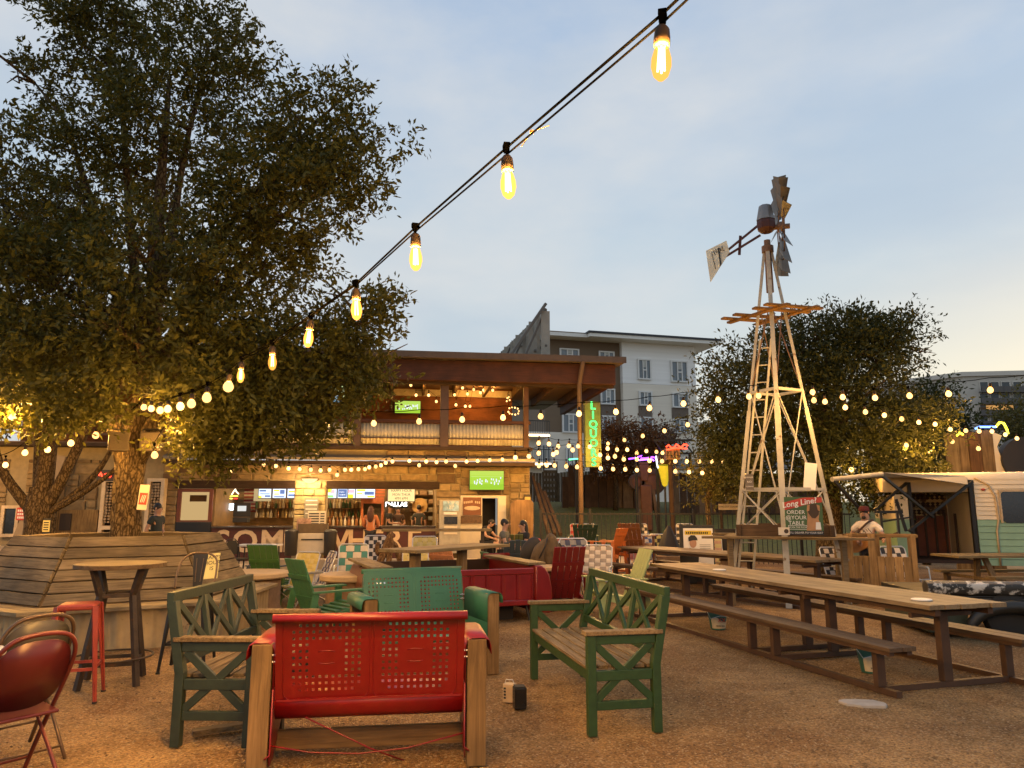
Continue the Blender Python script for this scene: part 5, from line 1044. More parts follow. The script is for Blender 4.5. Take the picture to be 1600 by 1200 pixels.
c.build('wheel_rim', wm_r, wm)
for k in range(16):
    a = 2 * math.pi * (k + 0.5) / 16; rad = e1 * math.cos(a) + e2 * math.sin(a); tan = hub_ax.cross(rad).normalized(); tw = (tan * math.cos(R(38)) + hub_ax * math.sin(R(38)))
    if k in (4, 11): continue
    c = MB(); i0, o0 = hub + rad * Rw * 0.40, hub + rad * Rw; nb = tw.cross(rad).normalized() * 0.03
    vs = [i0 - tw * 0.075, i0 + nb, i0 + tw * 0.075, o0 + tw * 0.19, o0 + nb * 1.5, o0 - tw * 0.19]; c.add(vs, [(0, 1, 4, 5), (1, 2, 3, 4)]); c.build('blade', blade_m, wm, solid=0.004)
tl0 = Vector((-0.12, 0, zg)); tl1 = P(1122, 404, 13.85) - WC
c = MB(); c.bar(tl0 + Vector((0, 0, 0.1)), tl1 + Vector((0.05, 0, 0.05)), 0.035, 0.035); c.bar(tl0 + Vector((0, 0, -0.12)), tl1 + Vector((0.05, 0, -0.02)), 0.035, 0.035); c.bar(tl0.lerp(tl1, 0.45) + Vector((0, 0, 0.14)), tl0.lerp(tl1, 0.5) + Vector((0.0, 0, -0.22)), 0.05, 0.02); c.build('tail_boom', mat('gearbox_red', (0, 0, 0)), wm)
td = (tl1 - tl0).normalized(); tu = Vector((0, 0, 1)); 
vq = [P(1103, 392, 13.96) - WC, P(1135, 376, 13.72) - WC, P(1140, 394, 13.70) - WC, P(1110, 441, 13.92) - WC]
c = MB(); c.add(vq, [(0, 1, 2, 3)]); tv = c.build('tail_vane', mat('vane_pale', (0.52, 0.55, 0.50), 0.5, 0.1, 0.2, 4), wm, solid=0.01)
c = MB(); uo = Vector((0.02, -0.03, 0)); mid_ = (vq[0] + vq[1] + vq[2] + vq[3]) / 4
for k in range(5): a = vq[0].lerp(vq[1], 0.2 + 0.14 * k) * 0.72 + mid_ * 0.28 + uo; c.tube([a, a + Vector((0.01, 0, -0.07)), a + Vector((0.05, -0.01, -0.03 if k % 2 else -0.10))], 0.008, 4)
c.tube([vq[0].lerp(mid_, 0.35) + uo, vq[3].lerp(mid_, 0.5) + uo], 0.006, 4); c.build('worn_lettering', mat('worn_print', (0.10, 0.08, 0.06), 0.7), tv)
c = MB(); c.bar(mid_ + Vector((0, -0.05, 0.16)), mid_ + Vector((0.03, -0.05, -0.2)), 0.02, 0.03); c.build('vane_rib', black_metal, tv)
# counter round the foot of the tower
rt = thing('counter_table', 'timber counter table built round the foot of the windmill', 'table', WC)
ctw = wood('counter_timber', (0.34, 0.23, 0.13), (0.2, 0.125, 0.07), 'X'); ctd = wood('dark_planter_board', (0.13, 0.075, 0.045), (0.075, 0.043, 0.026), 'X')
z0 = 1.12; ri, ro = 1.0, 1.32
U = Vector((pd.x, pd.y, 0)); Vv = Vector((vd.x, vd.y, 0)); cr_ = [(-1, -1), (1, -1), (1, 1), (-1, 1)]
rotq = Matrix.Rotation(R(0), 3, 'Z'); pt = lambda a, r_: U * (a[0] * r_ * 0.9) + Vv * (a[1] * r_ * 0.9)
for i in range(4):
    a, b_ = cr_[i], cr_[(i + 1) % 4]; dd = (pt(b_, 1) - pt(a, 1)).normalized(); nn = (pt(a, 1) + pt(b_, 1)).normalized(); ang = math.atan2(dd.y, dd.x)
    for (r_, w_) in ((0.88, 0.15), (1.03, 0.15)):
        half = (r_ * 0.9 + 0.06); mid_ = nn * r_ * 0.9 * 1.0; c = MB(); ex = 0.35 if i % 2 == 0 else -0.12
        c.bb(-half - ex, half + ex, -w_ / 2 + 0.004, w_ / 2 - 0.004, -0.02, 0.02); o = c.build('counter_board', ctw, rt, bevel=0.004); o.location = mid_ + Vector((0, 0, z0)); o.rotation_euler = (0, 0, ang)
    c = MB(); c.bb(-0.78, 0.78, -0.02, 0.02, 0, 0.19); o = c.build('planter_board', ctd, rt, bevel=0.004); o.location = nn * 0.72 + Vector((0, 0, z0 + 0.022)); o.rotation_euler = (0, 0, ang)
for a in cr_: c = MB(); q0 = pt(a, 0.98); c.bb(-0.04, 0.04, -0.04, 0.04, 0, z0 - 0.021); o = c.build('leg', ctw, rt); o.location = q0
# signs standing on it
gsn = mat('poster_green', (0.05, 0.11, 0.035), 0.5, 0, 0.1)
p = P(1256, 806, 12.02); yaw = R(-14)
t = thing('order_sign', 'green long line order sign with a dog standing on the counter', 'sign', p, yaw); SW, SH = 0.57, 0.60
c = MB(); c.bb(-SW / 2, SW / 2, 0, 0.02, -SH / 2, SH / 2); c.build('panel', gsn, t)
c = MB(); c.prism([(-SW / 2, 0.09), (-SW / 2, 0.215), (0.0, 0.29), (SW / 2, 0.295), (SW / 2, 0.215), (0.1, 0.19)], (1, 0, 0), (0, 0, 1), (0, 0.003, 0), (0, -0.004, 0)); c.build('red_banner', red_sign, t)
text(t, 'Long Line?', (-0.06, -0.008, 0.205), 0.125, white_print, ry=R(-9), ext=0.001, shear=0.15, offset=0.002)
for k, s in enumerate(('ORDER', '@YOUR', 'TABLE')): text(t, s, (-0.12, -0.004, 0.055 - 0.085 * k), 0.085, white_print, ext=0.001)
c = MB(); x0, x1, z0_, z1_ = -0.245, 0.04, -0.215, -0.155
c.bb(x0, x1, -0.003, -0.0005, z1_, z1_ + 0.006); c.bb(x0, x1, -0.003, -0.0005, z0_, z0_ + 0.006); c.bb(x0, x0 + 0.006, -0.003, -0.0005, z0_ + 0.007, z1_ - 0.001); c.bb(x1 - 0.006, x1, -0.003, -0.0005, z0_ + 0.007, z1_ - 0.001); c.build('box_rule', white_print, t)
text(t, 'SCAN THE PUCK', (-0.10, -0.004, -0.182), 0.036, white_print, ext=0.001)
c = MB(); c.bb(-SW / 2, SW / 2, -0.003, -0.0005, -SH / 2, -0.235); c.build('dark_band', black_print, t); text(t, "WE'LL DELIVER TO YOUR SEAT", (0, -0.006, -0.268), 0.039, white_print, ext=0.001)
tan_m = mat('dog_tan', (0.42, 0.22, 0.10), 0.7); drk_m = mat('dog_dark', (0.06, 0.035, 0.02), 0.7)
c = MB(); c.prism([(0.03, -0.232), (0.05, -0.05), (0.06, 0.08), (0.24, 0.06), (0.22, -0.05), (0.25, -0.232)], (1, 0, 0), (0, 0, 1), (0, 0.003, 0), (0, -0.0035, 0)); c.build('dog_chest', tan_m, t)
c = MB(); c.prism([(0.07, 0.04), (0.055, 0.13), (0.09, 0.18), (0.20, 0.19), (0.24, 0.13), (0.225, 0.02), (0.17, -0.04), (0.12, -0.03)], (1, 0, 0), (0, 0, 1), (0, 0.003, 0), (0, -0.0072, 0)); c.build('dog_head', drk_m, t)
c = MB(); c.prism([(0.045, 0.07), (0.06, 0.17), (0.10, 0.18), (0.085, 0.08)], (1, 0, 0), (0, 0, 1), (0, 0.003, 0), (0, -0.011, 0)); c.prism([(0.20, 0.18), (0.245, 0.16), (0.245, 0.07), (0.215, 0.09)], (1, 0, 0), (0, 0, 1), (0, 0.003, 0), (0, -0.011, 0)); c.build('dog_ear', tan_m, t)
c = MB(); c.prism([(0.165, -0.215), (0.175, -0.10), (0.24, -0.10), (0.25, -0.215)], (1, 0, 0), (0, 0, 1), (0, 0.003, 0), (0, -0.0075, 0)); c.build('white_cup', white_print, t)
p = P(1171, 753, 13.1); t = stick_sign('notice', 'grey no climbing notice on the windmill ladder', (p.x, p.y, p.z), 0.14, 0.28, mat('notice_grey', (0.13, 0.11, 0.09), 0.6), ['DANGER', 'NO', 'CLIMBING'], inkm=white_print, rz=R(-12), sizes=[0.034, 0.05, 0.028])
p = P(1225, 830, 12.05); t = stick_sign('notice', 'small white card with a round logo beside the order sign', (p.x, p.y, p.z), 0.17, 0.12, wh_sign, [], rz=R(-14)); c = MB(); c.cyl((0.035, -0.003, 0), (0.035, -0.0005, 0), 0.035, n=14); c.build('round_logo', drk_m, t)
p = P(1266, 744, 12.9); t = stick_sign('white_panel', 'blank white panel tied to the right windmill leg', (p.x, p.y, p.z), 0.20, 0.46, white_print, [], rz=R(-12), ry=R(7))
p = P(1139, 792, 19); t = stick_sign('street_sign', 'cream time out corner sign on two posts by the fence', (p.x, p.y, p.z), 0.52, 0.15, mat('cream_sign', (0.55, 0.42, 0.24), 0.6), ['TIME OUT CORNER'], sizes=[0.055], rz=R(-10))
for x in (-0.2, 0.2): c = MB(); c.bb(x - 0.03, x + 0.03, 0.013, 0.05, -p.z, 0.1); c.build('post', ctd, t)
# ================================================================== METAL GLIDER BENCHES
post_m = wood('glider_post', (0.33, 0.20, 0.10), (0.17, 0.095, 0.045), 'Z', 0.75, 2.0, 0.12, 0.5)
post_x = wood('glider_rail', (0.30, 0.17, 0.08), (0.17, 0.09, 0.04), 'X', 0.75, 2.0, 0.12, 0.5)
def perforated(W_, H_, panels, pitch=0.036, hole=0.017):
    """sheet in x-z with two rings of square holes; panels: (cx, cz, cols, rows, inner cols, inner rows)"""
    holes = []
    for (cx, cz, nc, nr_, ic, ir) in panels:
        for i in range(nc):
            for j in range(nr_):
                if abs(i - (nc - 1) / 2) < ic / 2 and abs(j - (nr_ - 1) / 2) < ir / 2: continue
                if (i in (0, nc - 1)) and (j in (0, nr_ - 1)): continue
                holes.append((cx + (i - (nc - 1) / 2) * pitch, cz + (j - (nr_ - 1) / 2) * pitch))
    xs = sorted({round(h[0] + s * hole / 2, 5) for h in holes for s in (-1, 1)} | {-W_ / 2, W_ / 2}); zs = sorted({round(h[1] + s * hole / 2, 5) for h in holes for s in (-1, 1)} | {0.0, H_})
    hs = {(round(h[0] - hole / 2, 5), round(h[1] - hole / 2, 5)) for h in holes}
    return xs, zs, hs
def glider(name, label, loc, rz, pm_, under, Wd=1.18, facing_back=True, seed=1, top=0.99, bot=0.40):
    """two-seat metal glider: local -y is the back of the bench"""
    t = thing(name, label, 'bench', loc, rz, 'metal glider benches')
    H_ = top - bot; xs, zs, hs = perforated(Wd, H_, [(-0.275, H_ * 0.50, 11, 11, 5, 5), (0.275, H_ * 0.50, 11, 11, 5, 5)], pitch=0.040)
    tilt = 0.13
    def mp(x, z): # slightly dished and leaning back
        return (x, -tilt * (z / H_) + 0.012 * math.sin(math.pi * (x / Wd + 0.5)), bot + z)
    b = MB(); ix = {}
    for j, z in enumerate(zs):
        for i, x in enumerate(xs): ix[i, j] = len(b.v); b.v.append(mp(x, z))
    for j in range(len(zs) - 1):
        for i in range(len(xs) - 1):
            if (xs[i], zs[j]) in hs: continue
            b.f.append((ix[i, j], ix[i + 1, j], ix[i + 1, j + 1], ix[i, j + 1]))
    bk = b.build('backrest', pm_, t, solid=0.003)
    # rolled top edge
    c = MB(); c.strip([(-Wd / 2 - 0.012, -tilt + 0.004, top - 0.004), (-Wd / 2 - 0.012, -tilt - 0.012, top + 0.016), (-Wd / 2 - 0.012, -tilt - 0.040, top + 0.012), (-Wd / 2 - 0.012, -tilt - 0.047, top - 0.012), (-Wd / 2 - 0.012, -tilt - 0.043, top - 0.034)], (Wd + 0.024, 0, 0)); c.build('rolled_edge', pm_, bk, smooth='all', solid=0.004)
    # pressed frames round the hole panels
    for cx in (-0.275, 0.275):
        w2, h2, r_ = 0.262, 0.262, 0.05; pts = []
        for (sx_, sz_, a0) in ((1, 1, 0), (-1, 1, 90), (-1, -1, 180), (1, -1, 270)):
            for k in range(4): a = R(a0 + 30 * k); pts.append((cx + sx_ * (w2 - r_) + r_ * math.cos(a), H_ * 0.5 + sz_ * (h2 - r_) + r_ * math.sin(a)))
        for sgn in (-1,):
            c = MB(); c.tube([Vector(mp(x, z)) + Vector((0, -0.001, 0)) for x, z in pts], 0.0045, 6, closed=True)
            for k in (-1, 1): c.tube([Vector(mp(cx - 0.05 + 0.025 * i, H_ * 0.5 + k * (0.035 + 0.006 * math.sin(i * math.pi / 4)))) for i in range(5)], 0.004, 6)
            c.build('pressed_ridge', pm_, bk, smooth='all')
    # lip, roll under and seat pan
    c = MB(); x0 = -Wd / 2 + 0.0
    prof = [(x0, 0.004, bot + 0.006), (x0, -0.012, bot - 0.004), (x0, -0.006, bot - 0.035), (x0, 0.004, bot - 0.085), (x0, 0.03, bot - 0.115), (x0, 0.07, bot - 0.115), (x0, 0.16, bot - 0.085), (x0, 0.36, bot - 0.02), (x0, 0.50, bot + 0.015), (x0, 0.565, bot + 0.01), (x0, 0.59, bot - 0.03), (x0, 0.575, bot - 0.06)]
    c.strip(prof, (Wd, 0, 0)); c.build('seat', pm_, t, smooth='all', solid=0.004)
    c = MB(); c.bar((-Wd / 2 + 0.01, -0.014, bot + 0.0), (Wd / 2 - 0.01, -0.014, bot + 0.0), 0.006, 0.012); c.build('seam_lip', pm_, t)
    # side sheets curling over the posts as arm rests
    for s in (-1, 1):
        xi = s * (Wd / 2 + 0.012); xo = s * (Wd / 2 + 0.175); za = 0.775
        ys_ = (-0.04, 0.62); c = MB()
        prof = [(xi, 0.5), (xi, za - 0.05), (xi + s * 0.012, za - 0.015), (xi + s * 0.04, za), (xo - s * 0.04, za), (xo - s * 0.01, za - 0.015), (xo, za - 0.045), (xo + s * 0.004, za - 0.10)]
        c.strip([(x, ys_[0], z) for x, z in prof], (0, ys_[1] - ys_[0], 0)); c.build('arm_sheet', pm_, t, smooth='all', solid=0.004)
        c = MB(); c.add([(xi, -0.04, 0.50), (xi, 0.62, 0.50), (xi, 0.62, 0.30), (xi, 0.42, 0.26), (xi, 0.10, 0.06), (xi, -0.02, 0.05), (xi, -0.04, 0.09)], [(0, 1, 2, 3, 4, 5, 6)]); c.build('side_sheet', pm_, t, solid=0.004)
        c = MB()
        for (yb, zb_) in ((-0.05, 0.66), (-0.05, 0.70)): c.cyl((xi - s * 0.05, yb + 0.02, zb_), (xi + s * 0.02, yb + 0.02, zb_), 0.006, n=6); c.cyl((xi - s * 0.03, yb + 0.02, zb_), (xi - s * 0.022, yb + 0.02, zb_), 0.013, n=6)
        c.build('bolt', alu, t)
        for yy in (0.0, 0.56):
            c = MB(); c.bb(xi + s * 0.012, xi + s * 0.135, yy - 0.045, yy + 0.045, 0, za - 0.008); c.build('post', post_m, t, bevel=0.006)
        c = MB(); c.bb(xi + s * 0.05, xi + s * 0.11, 0.046, 0.514, 0.10, 0.19); c.build('side_rail', post_m, t)
    c = MB(); c.bb(-Wd / 2 - 0.02, Wd / 2 + 0.02, 0.24, 0.28, 0.06, 0.185); c.build('stretcher', post_x, t, bevel=0.006)
    # loose sway rods
    c = MB(); xi = Wd / 2 + 0.008
    c.tube([(-xi, -0.03, 0.17), (-xi * 0.6, -0.02, 0.12), (-xi * 0.1, 0.0, 0.095), (xi * 0.4, 0.0, 0.115), (xi, -0.03, 0.20)], 0.005, 6); c.tube([(-Wd * 0.34, 0.02, bot - 0.11), (0.0, 0.08, 0.10), (Wd * 0.2, 0.15, -0.01)], 0.005, 6)
    for s in (-1, 1): c.tube([(s * xi, -0.04, 0.5), (s * xi, -0.045, 0.16), (s * (xi + 0.0), -0.05, 0.12), (s * (xi + 0.03), -0.06, 0.10)], 0.006, 6)
    c.build('sway_rod', pm_, t, smooth='all')
    return t
red_p = mat('glossy_red_paint', (0.155, 0.003, 0.003), 0.4, 0, 0.16, 9, 0.12, 14, col2=(0.10, 0.012, 0.007), thr=0.66, coat=0.1)
teal_p = mat('teal_paint', (0.028, 0.125, 0.078), 0.5, 0, 0.12, 4, 0.06, 9, col2=(0.10, 0.26, 0.19), thr=0.64)
g1 = Vector((-0.895, 4.92, 0))
glider('glider_bench', 'red perforated metal glider bench on timber posts seen from behind', g1, R(8), red_p, None, Wd=1.17, top=0.945, bot=0.425)
glider('glider_bench', 'teal perforated metal glider bench facing the red one', Vector((-0.99, 7.88, 0)), R(180 + 24), teal_p, None, Wd=1.06, top=0.97)

# ================================================================== X-BACK GARDEN BENCHES
def xbench(label, loc, rz, paint, worn, Lb, key):
    t = thing('garden_bench', label, 'bench', loc, rz, 'wooden cross backed garden benches')
    wp = 0.065; D_ = 0.56; ha = 0.72; hb = 1.02; hs = 0.44; x0 = Lb / 2
    bx = lambda name, m, f: f.build(name, m, t, bevel=0.004)
    for s in (-1, 1):
        x = s * (x0 - wp / 2)
        c = MB(); c.bar((x, -D_ / 2 + wp / 2, 0), (x, -D_ / 2 + wp / 2, ha - 0.032), wp, wp); bx('leg', paint, c)
        c = MB(); c.bar((x, D_ / 2 - wp / 2, 0), (x, D_ / 2 - wp / 2, hs + 0.05), wp, wp, (0, 1, 0)); c.bar((x, D_ / 2 - wp / 2, hs + 0.04), (x, D_ / 2 + 0.06, hb - 0.065), wp, wp, (0, 1, 0)); bx('leg', paint, c)
        yi, yo = -D_ / 2 + wp, D_ / 2 - wp
        c = MB(); c.bar((x, yi - wp - 0.02, ha - 0.015), (x, D_ / 2 + 0.02, ha - 0.015), wp + 0.03, 0.03); bx('arm_rest', worn, c)
        c = MB(); c.bar((x, yi, ha - 0.065), (x, yo + 0.03, ha - 0.065), 0.045, 0.065); bx('arm_rail', paint, c)
        c = MB(); c.bar((x, yi, hs - 0.035), (x, yo, hs - 0.035), 0.045, 0.07); bx('side_rail', paint, c)
        c = MB(); c.bar((x, yi, 0.20), (x, yo, 0.20), 0.04, 0.06); bx('bottom_rail', paint, c)
        zlo, zhi = 0.235, ha - 0.10
        c = MB(); c.bar((x - 0.001, yi, zlo), (x - 0.001, yo, zhi), 0.032, 0.055, (1, 0, 0) if False else (0, 0, 1)); bx('cross_brace', paint, c)
        c = MB(); c.bar((x + 0.002, yi, zhi), (x + 0.002, yo, zlo), 0.034, 0.055); bx('cross_brace', paint, c)
    c = MB(); c.bar((-x0 + wp, -D_ / 2 + 0.04, hs - 0.04), (x0 - wp, -D_ / 2 + 0.04, hs - 0.04), 0.035, 0.08); bx('front_rail', paint, c)
    c = MB(); c.bar((-x0 + wp, D_ / 2 - 0.04, hs - 0.04), (x0 - wp, D_ / 2 - 0.04, hs - 0.04), 0.035, 0.08); bx('rear_rail', paint, c)
    n = 6
    for k in range(n):
        y = -D_ / 2 + 0.045 + (D_ - 0.09) * k / (n - 1) - 0.0; c = MB(); c.bb(-x0 + wp + 0.004, x0 - wp - 0.004, y - 0.038, y + 0.038, -0.0125, 0.0125); o = bx('seat_slat', worn, c); o.location = (0, 0, hs + 0.014)
    # back: top rail, low rail, uprights and crosses in the leaning plane
    yb = lambda z: D_ / 2 - wp / 2 + (0.06 + wp / 2) * max(0, (z - hs - 0.04)) / (hb - 0.065 - hs - 0.04)
    zl, zh = hs + 0.115, hb - 0.035
    c = MB(); c.bar((-x0, yb(zh), zh), (x0, yb(zh), zh), 0.05, 0.07); bx('top_rail', paint, c)
    c = MB(); c.bar((-x0 + wp, yb(zl), zl), (x0 - wp, yb(zl), zl), 0.04, 0.06); bx('low_rail', paint, c)
    nb = 3; xi0, xi1 = -x0 + wp, x0 - wp; pw = (xi1 - xi0) / nb
    for k in range(1, nb): x = xi0 + pw * k; c = MB(); c.bar((x, yb(zl + .03), zl + .03), (x, yb(zh - .035), zh - .035), 0.05, 0.034, (0, 1, 0)); bx('upright', paint, c)
    for k in range(nb):
        xa, xb_ = xi0 + pw * k + 0.02, xi0 + pw * (k + 1) - 0.02; za, zb_ = zl + 0.03, zh - 0.035
        c = MB(); c.bar((xa, yb(za), za), (xb_, yb(zb_), zb_), 0.05, 0.024, (0, 1, 0)); bx('cross_brace', paint, c)
        c = MB(); c.bar((xa, yb(zb_) - 0.003, zb_), (xb_, yb(za) - 0.003, za), 0.05, 0.026, (0, 1, 0)); bx('cross_brace', paint, c)
    return t
green_dk = mat('bench_grey_green', (0.018, 0.030, 0.022), 0.5, 0, 0.2, 16, 0.15, 50, col2=(0.10, 0.085, 0.055), thr=0.655)
green_br = mat('bench_green', (0.015, 0.046, 0.012), 0.5, 0, 0.2, 16, 0.15, 50, col2=(0.09, 0.09, 0.045), thr=0.655)
worn_a = wood('worn_bench_slat', (0.36, 0.25, 0.15), (0.15, 0.09, 0.05), 'X', 0.75, 3.5, 0.12, 0.5)
worn_y = wood('worn_arm', (0.38, 0.25, 0.14), (0.20, 0.12, 0.06), 'Y', 0.75, 3.5, 0.1, 0.5, paint=None)
lA = [Vector((P(330, 795, 5.0).x, 5.0, 0)), 1.45]
xbench('weathered grey green cross backed garden bench left of the red glider', Vector((-2.03, 6.08, 0)), R(88.5), green_dk, worn_a, 1.5, 'l')
xbench('bright green cross backed garden bench with bare slats right of the red glider', Vector((0.635, 6.55, 0)), R(-78.5), green_br, worn_a, 1.88, 'r')

# ================================================================== STOOLS, BAR TABLE, FOLDING CHAIRS
tol_red = mat('stool_red', (0.26, 0.04, 0.026), 0.4, 0, 0.15, 6, col2=(0.20, 0.06, 0.035), thr=0.66)
def stool(label, loc, rz, m, back=False, h=0.80, name='bar_stool'):
    t = thing(name, label, 'stool', loc, rz)
    s0, s1 = 0.145, 0.215
    c = MB(); c.lathe([(0.0, h), (0.13, h - 0.002), (0.195, h - 0.006), (0.208, h - 0.02), (0.208, h - 0.055)], n=4, M=Matrix.Rotation(R(45), 3, 'Z')); c.build('seat', m, t, bevel=0.02)
    for a in ((-1, -1), (1, -1), (1, 1), (-1, 1)):
        c = MB(); c.bar((a[0] * s0, a[1] * s0, h - 0.02), (a[0] * s1, a[1] * s1, 0.012), 0.05, 0.012, (a[0], a[1], 0), 0.032, 0.012); c.bar((a[0] * (s0 - 0.012), a[1] * (s0 - 0.012), h - 0.03), (a[0] * s1, a[1] * s1, 0.012), 0.012, 0.042, (a[0], a[1], 0), 0.01, 0.026); lg = c.build('leg', m, t)
        c = MB(); c.cyl((a[0] * s1, a[1] * s1, 0), (a[0] * s1, a[1] * s1, 0.014), 0.02, n=8); c.build('foot', rubber, lg)
    q0 = [(-1, -1), (1, -1), (1, 1), (-1, 1)]; f = 0.205; zz = 0.27
    for i in range(4): a, b_ = q0[i], q0[(i + 1) % 4]; c = MB(); c.bar((a[0] * f * 0.9, a[1] * f * 0.9, zz), (b_[0] * f * 0.9, b_[1] * f * 0.9, zz), 0.012, 0.025); c.build('foot_rail', m, t)
    if back:
        rim = mat('chair_back_tube', (0.15, 0.095, 0.05), 0.45, 0.4)
        c = MB(); c.curve([(-0.19, 0.05, h - 0.02), (-0.195, 0.12, h + 0.14), (-0.17, 0.2, h + 0.27), (-0.09, 0.235, h + 0.325), (0.0, 0.24, h + 0.335), (0.09, 0.235, h + 0.325), (0.17, 0.2, h + 0.27), (0.195, 0.12, h + 0.14), (0.19, 0.05, h - 0.02)], 0.011, 8); c.build('back_tube', rim, t, smooth='all')
        c = MB(); c.add([(-0.045, 0.17, h - 0.01), (0.045, 0.17, h - 0.01), (0.075, 0.238, h + 0.325), (-0.075, 0.238, h + 0.325)], [(0, 1, 2, 3)]); sp2 = c.build('back_splat', m, t, solid=0.004)
        c = MB()
        for s in (-0.025, 0.025): c.tube([(s, 0.168, h + 0.04), (s * 1.4, 0.222, h + 0.28)], 0.004, 5)
        c.build('splat_ridge', rim, sp2)
    return t
stool('chipped red metal bar stool by the tall table', G(110, 1093), R(20), tol_red)
stool('black metal bar chair with a bent tube back before the plank bench', G(292, 1045), R(8), black_metal, True, name='bar_chair')
bt = thing('bar_table', 'tall round topped bar table with kinked dark legs', 'table', G(188, 1072) + Vector((-0.15, 0.12, 0)), R(20))
c = MB(); r_ = 0.40
for k in range(6):
    y0, y1 = -r_ + 2 * r_ * k / 6 + 0.002, -r_ + 2 * r_ * (k + 1) / 6 - 0.002; n_ = 6
    up = [(math.sqrt(max(0, r_ * r_ - yy * yy)), yy) for yy in [y0 + (y1 - y0) * i / n_ for i in range(n_ + 1)]]
    poly = up + [(-x, y) for x, y in reversed(up)]
    c = MB(); c.prism(poly, (1, 0, 0), (0, 1, 0), (0, 0, 0.04), (0, 0, 1.05)); c.build('top_plank', wood('bar_top_wood', (0.24, 0.15, 0.085), (0.13, 0.075, 0.04), 'X', 0.6), bt, bevel=0.004)
for a in ((-1, -1), (1, -1), (1, 1), (-1, 1)):
    c = MB(); k1 = 0.22; c.bar((a[0] * 0.20, a[1] * 0.20, 1.045), (a[0] * 0.135, a[1] * 0.135, 0.80), 0.045, 0.045, (a[0], a[1], 0)); c.bar((a[0] * 0.135, a[1] * 0.135, 0.81), (a[0] * 0.24, a[1] * 0.24, 0), 0.045, 0.045, (a[0], a[1], 0)); c.build('leg', dark_steel, bt)
for z, f in ((0.80, 0.135), (0.20, 0.215)):
    q0 = [(-1, -1), (1, -1), (1, 1), (-1, 1)]
    for i in range(4): a, b_ = q0[i], q0[(i + 1) % 4]; c = MB(); c.bar((a[0] * f, a[1] * f, z), (b_[0] * f, b_[1] * f, z), 0.02, 0.035); c.build('brace', dark_steel, bt)
c = MB(); c.tube([(0.34 * math.cos(k * math.pi / 12), 0.34 * math.sin(k * math.pi / 12), 0.24) for k in range(24)], 0.01, 6, closed=True); c.build('foot_ring', dark_steel, bt, smooth='all')
def folding_chair(label, loc, rz, m, tm, h=0.86, s=1.0):
    """steel folding chair: local -y is the back (we see it from behind)"""
    t = thing('folding_chair', label, 'chair', loc, rz, 'steel folding chairs'); W_ = 0.215; t.scale = (s, s, s)
    # front legs run up into the back loop
    loop = [(-W_, 0.30, 0.0), (-W_, 0.12, 0.30), (-W_ * 0.98, -0.10, 0.62), (-W_ * 0.93, -0.18, 0.76), (-W_ * 0.7, -0.22, h - 0.02), (-W_ * 0.3, -0.235, h + 0.01), (W_ * 0.3, -0.235, h + 0.01), (W_ * 0.7, -0.22, h - 0.02), (W_ * 0.93, -0.18, 0.76), (W_ * 0.98, -0.10, 0.62), (W_, 0.12, 0.30), (W_, 0.30, 0.0)]
    c = MB(); c.curve(loop, 0.0125, 8); c.build('frame', tm, t, smooth='all')
    rl = [(-W_ + 0.03, -0.26, 0.0), (-W_ + 0.03, -0.05, 0.22), (-W_ + 0.03, 0.18, 0.44), (W_ - 0.03, 0.18, 0.44), (W_ - 0.03, -0.05, 0.22), (W_ - 0.03, -0.26, 0.0)]
    c = MB(); c.tube(rl, 0.011, 8); c.tube([(-W_ + 0.03, -0.20, 0.065), (W_ - 0.03, -0.20, 0.065)], 0.008, 6); c.tube([(-W_, 0.22, 0.14), (W_, 0.22, 0.14)], 0.008, 6); c.build('rear_leg_frame', tm, t, smooth='all')
    # oval back panel
    c = MB(); n = 40; P_ = []
    for k in range(n):
        a = 2 * math.pi * k / n; ex, ez = math.cos(a), math.sin(a); x = (abs(ex) ** 0.75) * (1 if ex > 0 else -1) * W_ * 0.92; z = 0.655 + (abs(ez) ** 0.8) * (1 if ez > 0 else -1) * 0.185; f = (z - 0.62) / 0.24; P_.append((x, -0.105 - 0.11 * f - 0.018 * (1 - (x / W_) ** 2), z))
    c.add(P_ + [(0, -0.105 - 0.11 * 0.15 - 0.03, 0.655)], [(i, (i + 1) % n, n) for i in range(n)]); bp = c.build('back_panel', m, t, smooth='all', solid=0.004)
    c = MB(); c.prism([(-0.19, -0.10), (0.19, -0.10), (0.20, 0.12), (0.15, 0.27), (-0.15, 0.27), (-0.20, 0.12)], (1, 0, 0), (0, 1, 0.06), (0, 0, 0.02), (0, 0, 0.43)); c.build('seat', m, t, bevel=0.008)
    return t
maroon = mat('maroon_steel', (0.085, 0.012, 0.012), 0.32, 0.1, 0.15, 6); maroon_t = mat('maroon_tube', (0.12, 0.02, 0.016), 0.35, 0.2, 0.2, 8, col2=(0.2, 0.09, 0.04), thr=0.68); grey_st = mat('dark_grey_steel', (0.075, 0.065, 0.05), 0.4, 0.2, 0.2); grey_tb = mat('dark_grey_tube', (0.10, 0.06, 0.035), 0.4, 0.4)
pf = P(28, 795, 4.15); folding_chair('maroon oval backed folding chair nearest the white table', (-2.80, 4.38, 0), R(58), maroon, maroon_t, s=1.05)
pf = P(60, 795, 4.9); folding_chair('dark grey oval backed folding chair behind the maroon one', (-3.24, 5.12, 0), R(55), grey_st, grey_tb, s=1.05)
rt2 = thing('round_table', 'white round table top at the edge beside the folding chairs', 'table', (P(-60, 795, 4.35).x - 0.24, 4.55, 0))
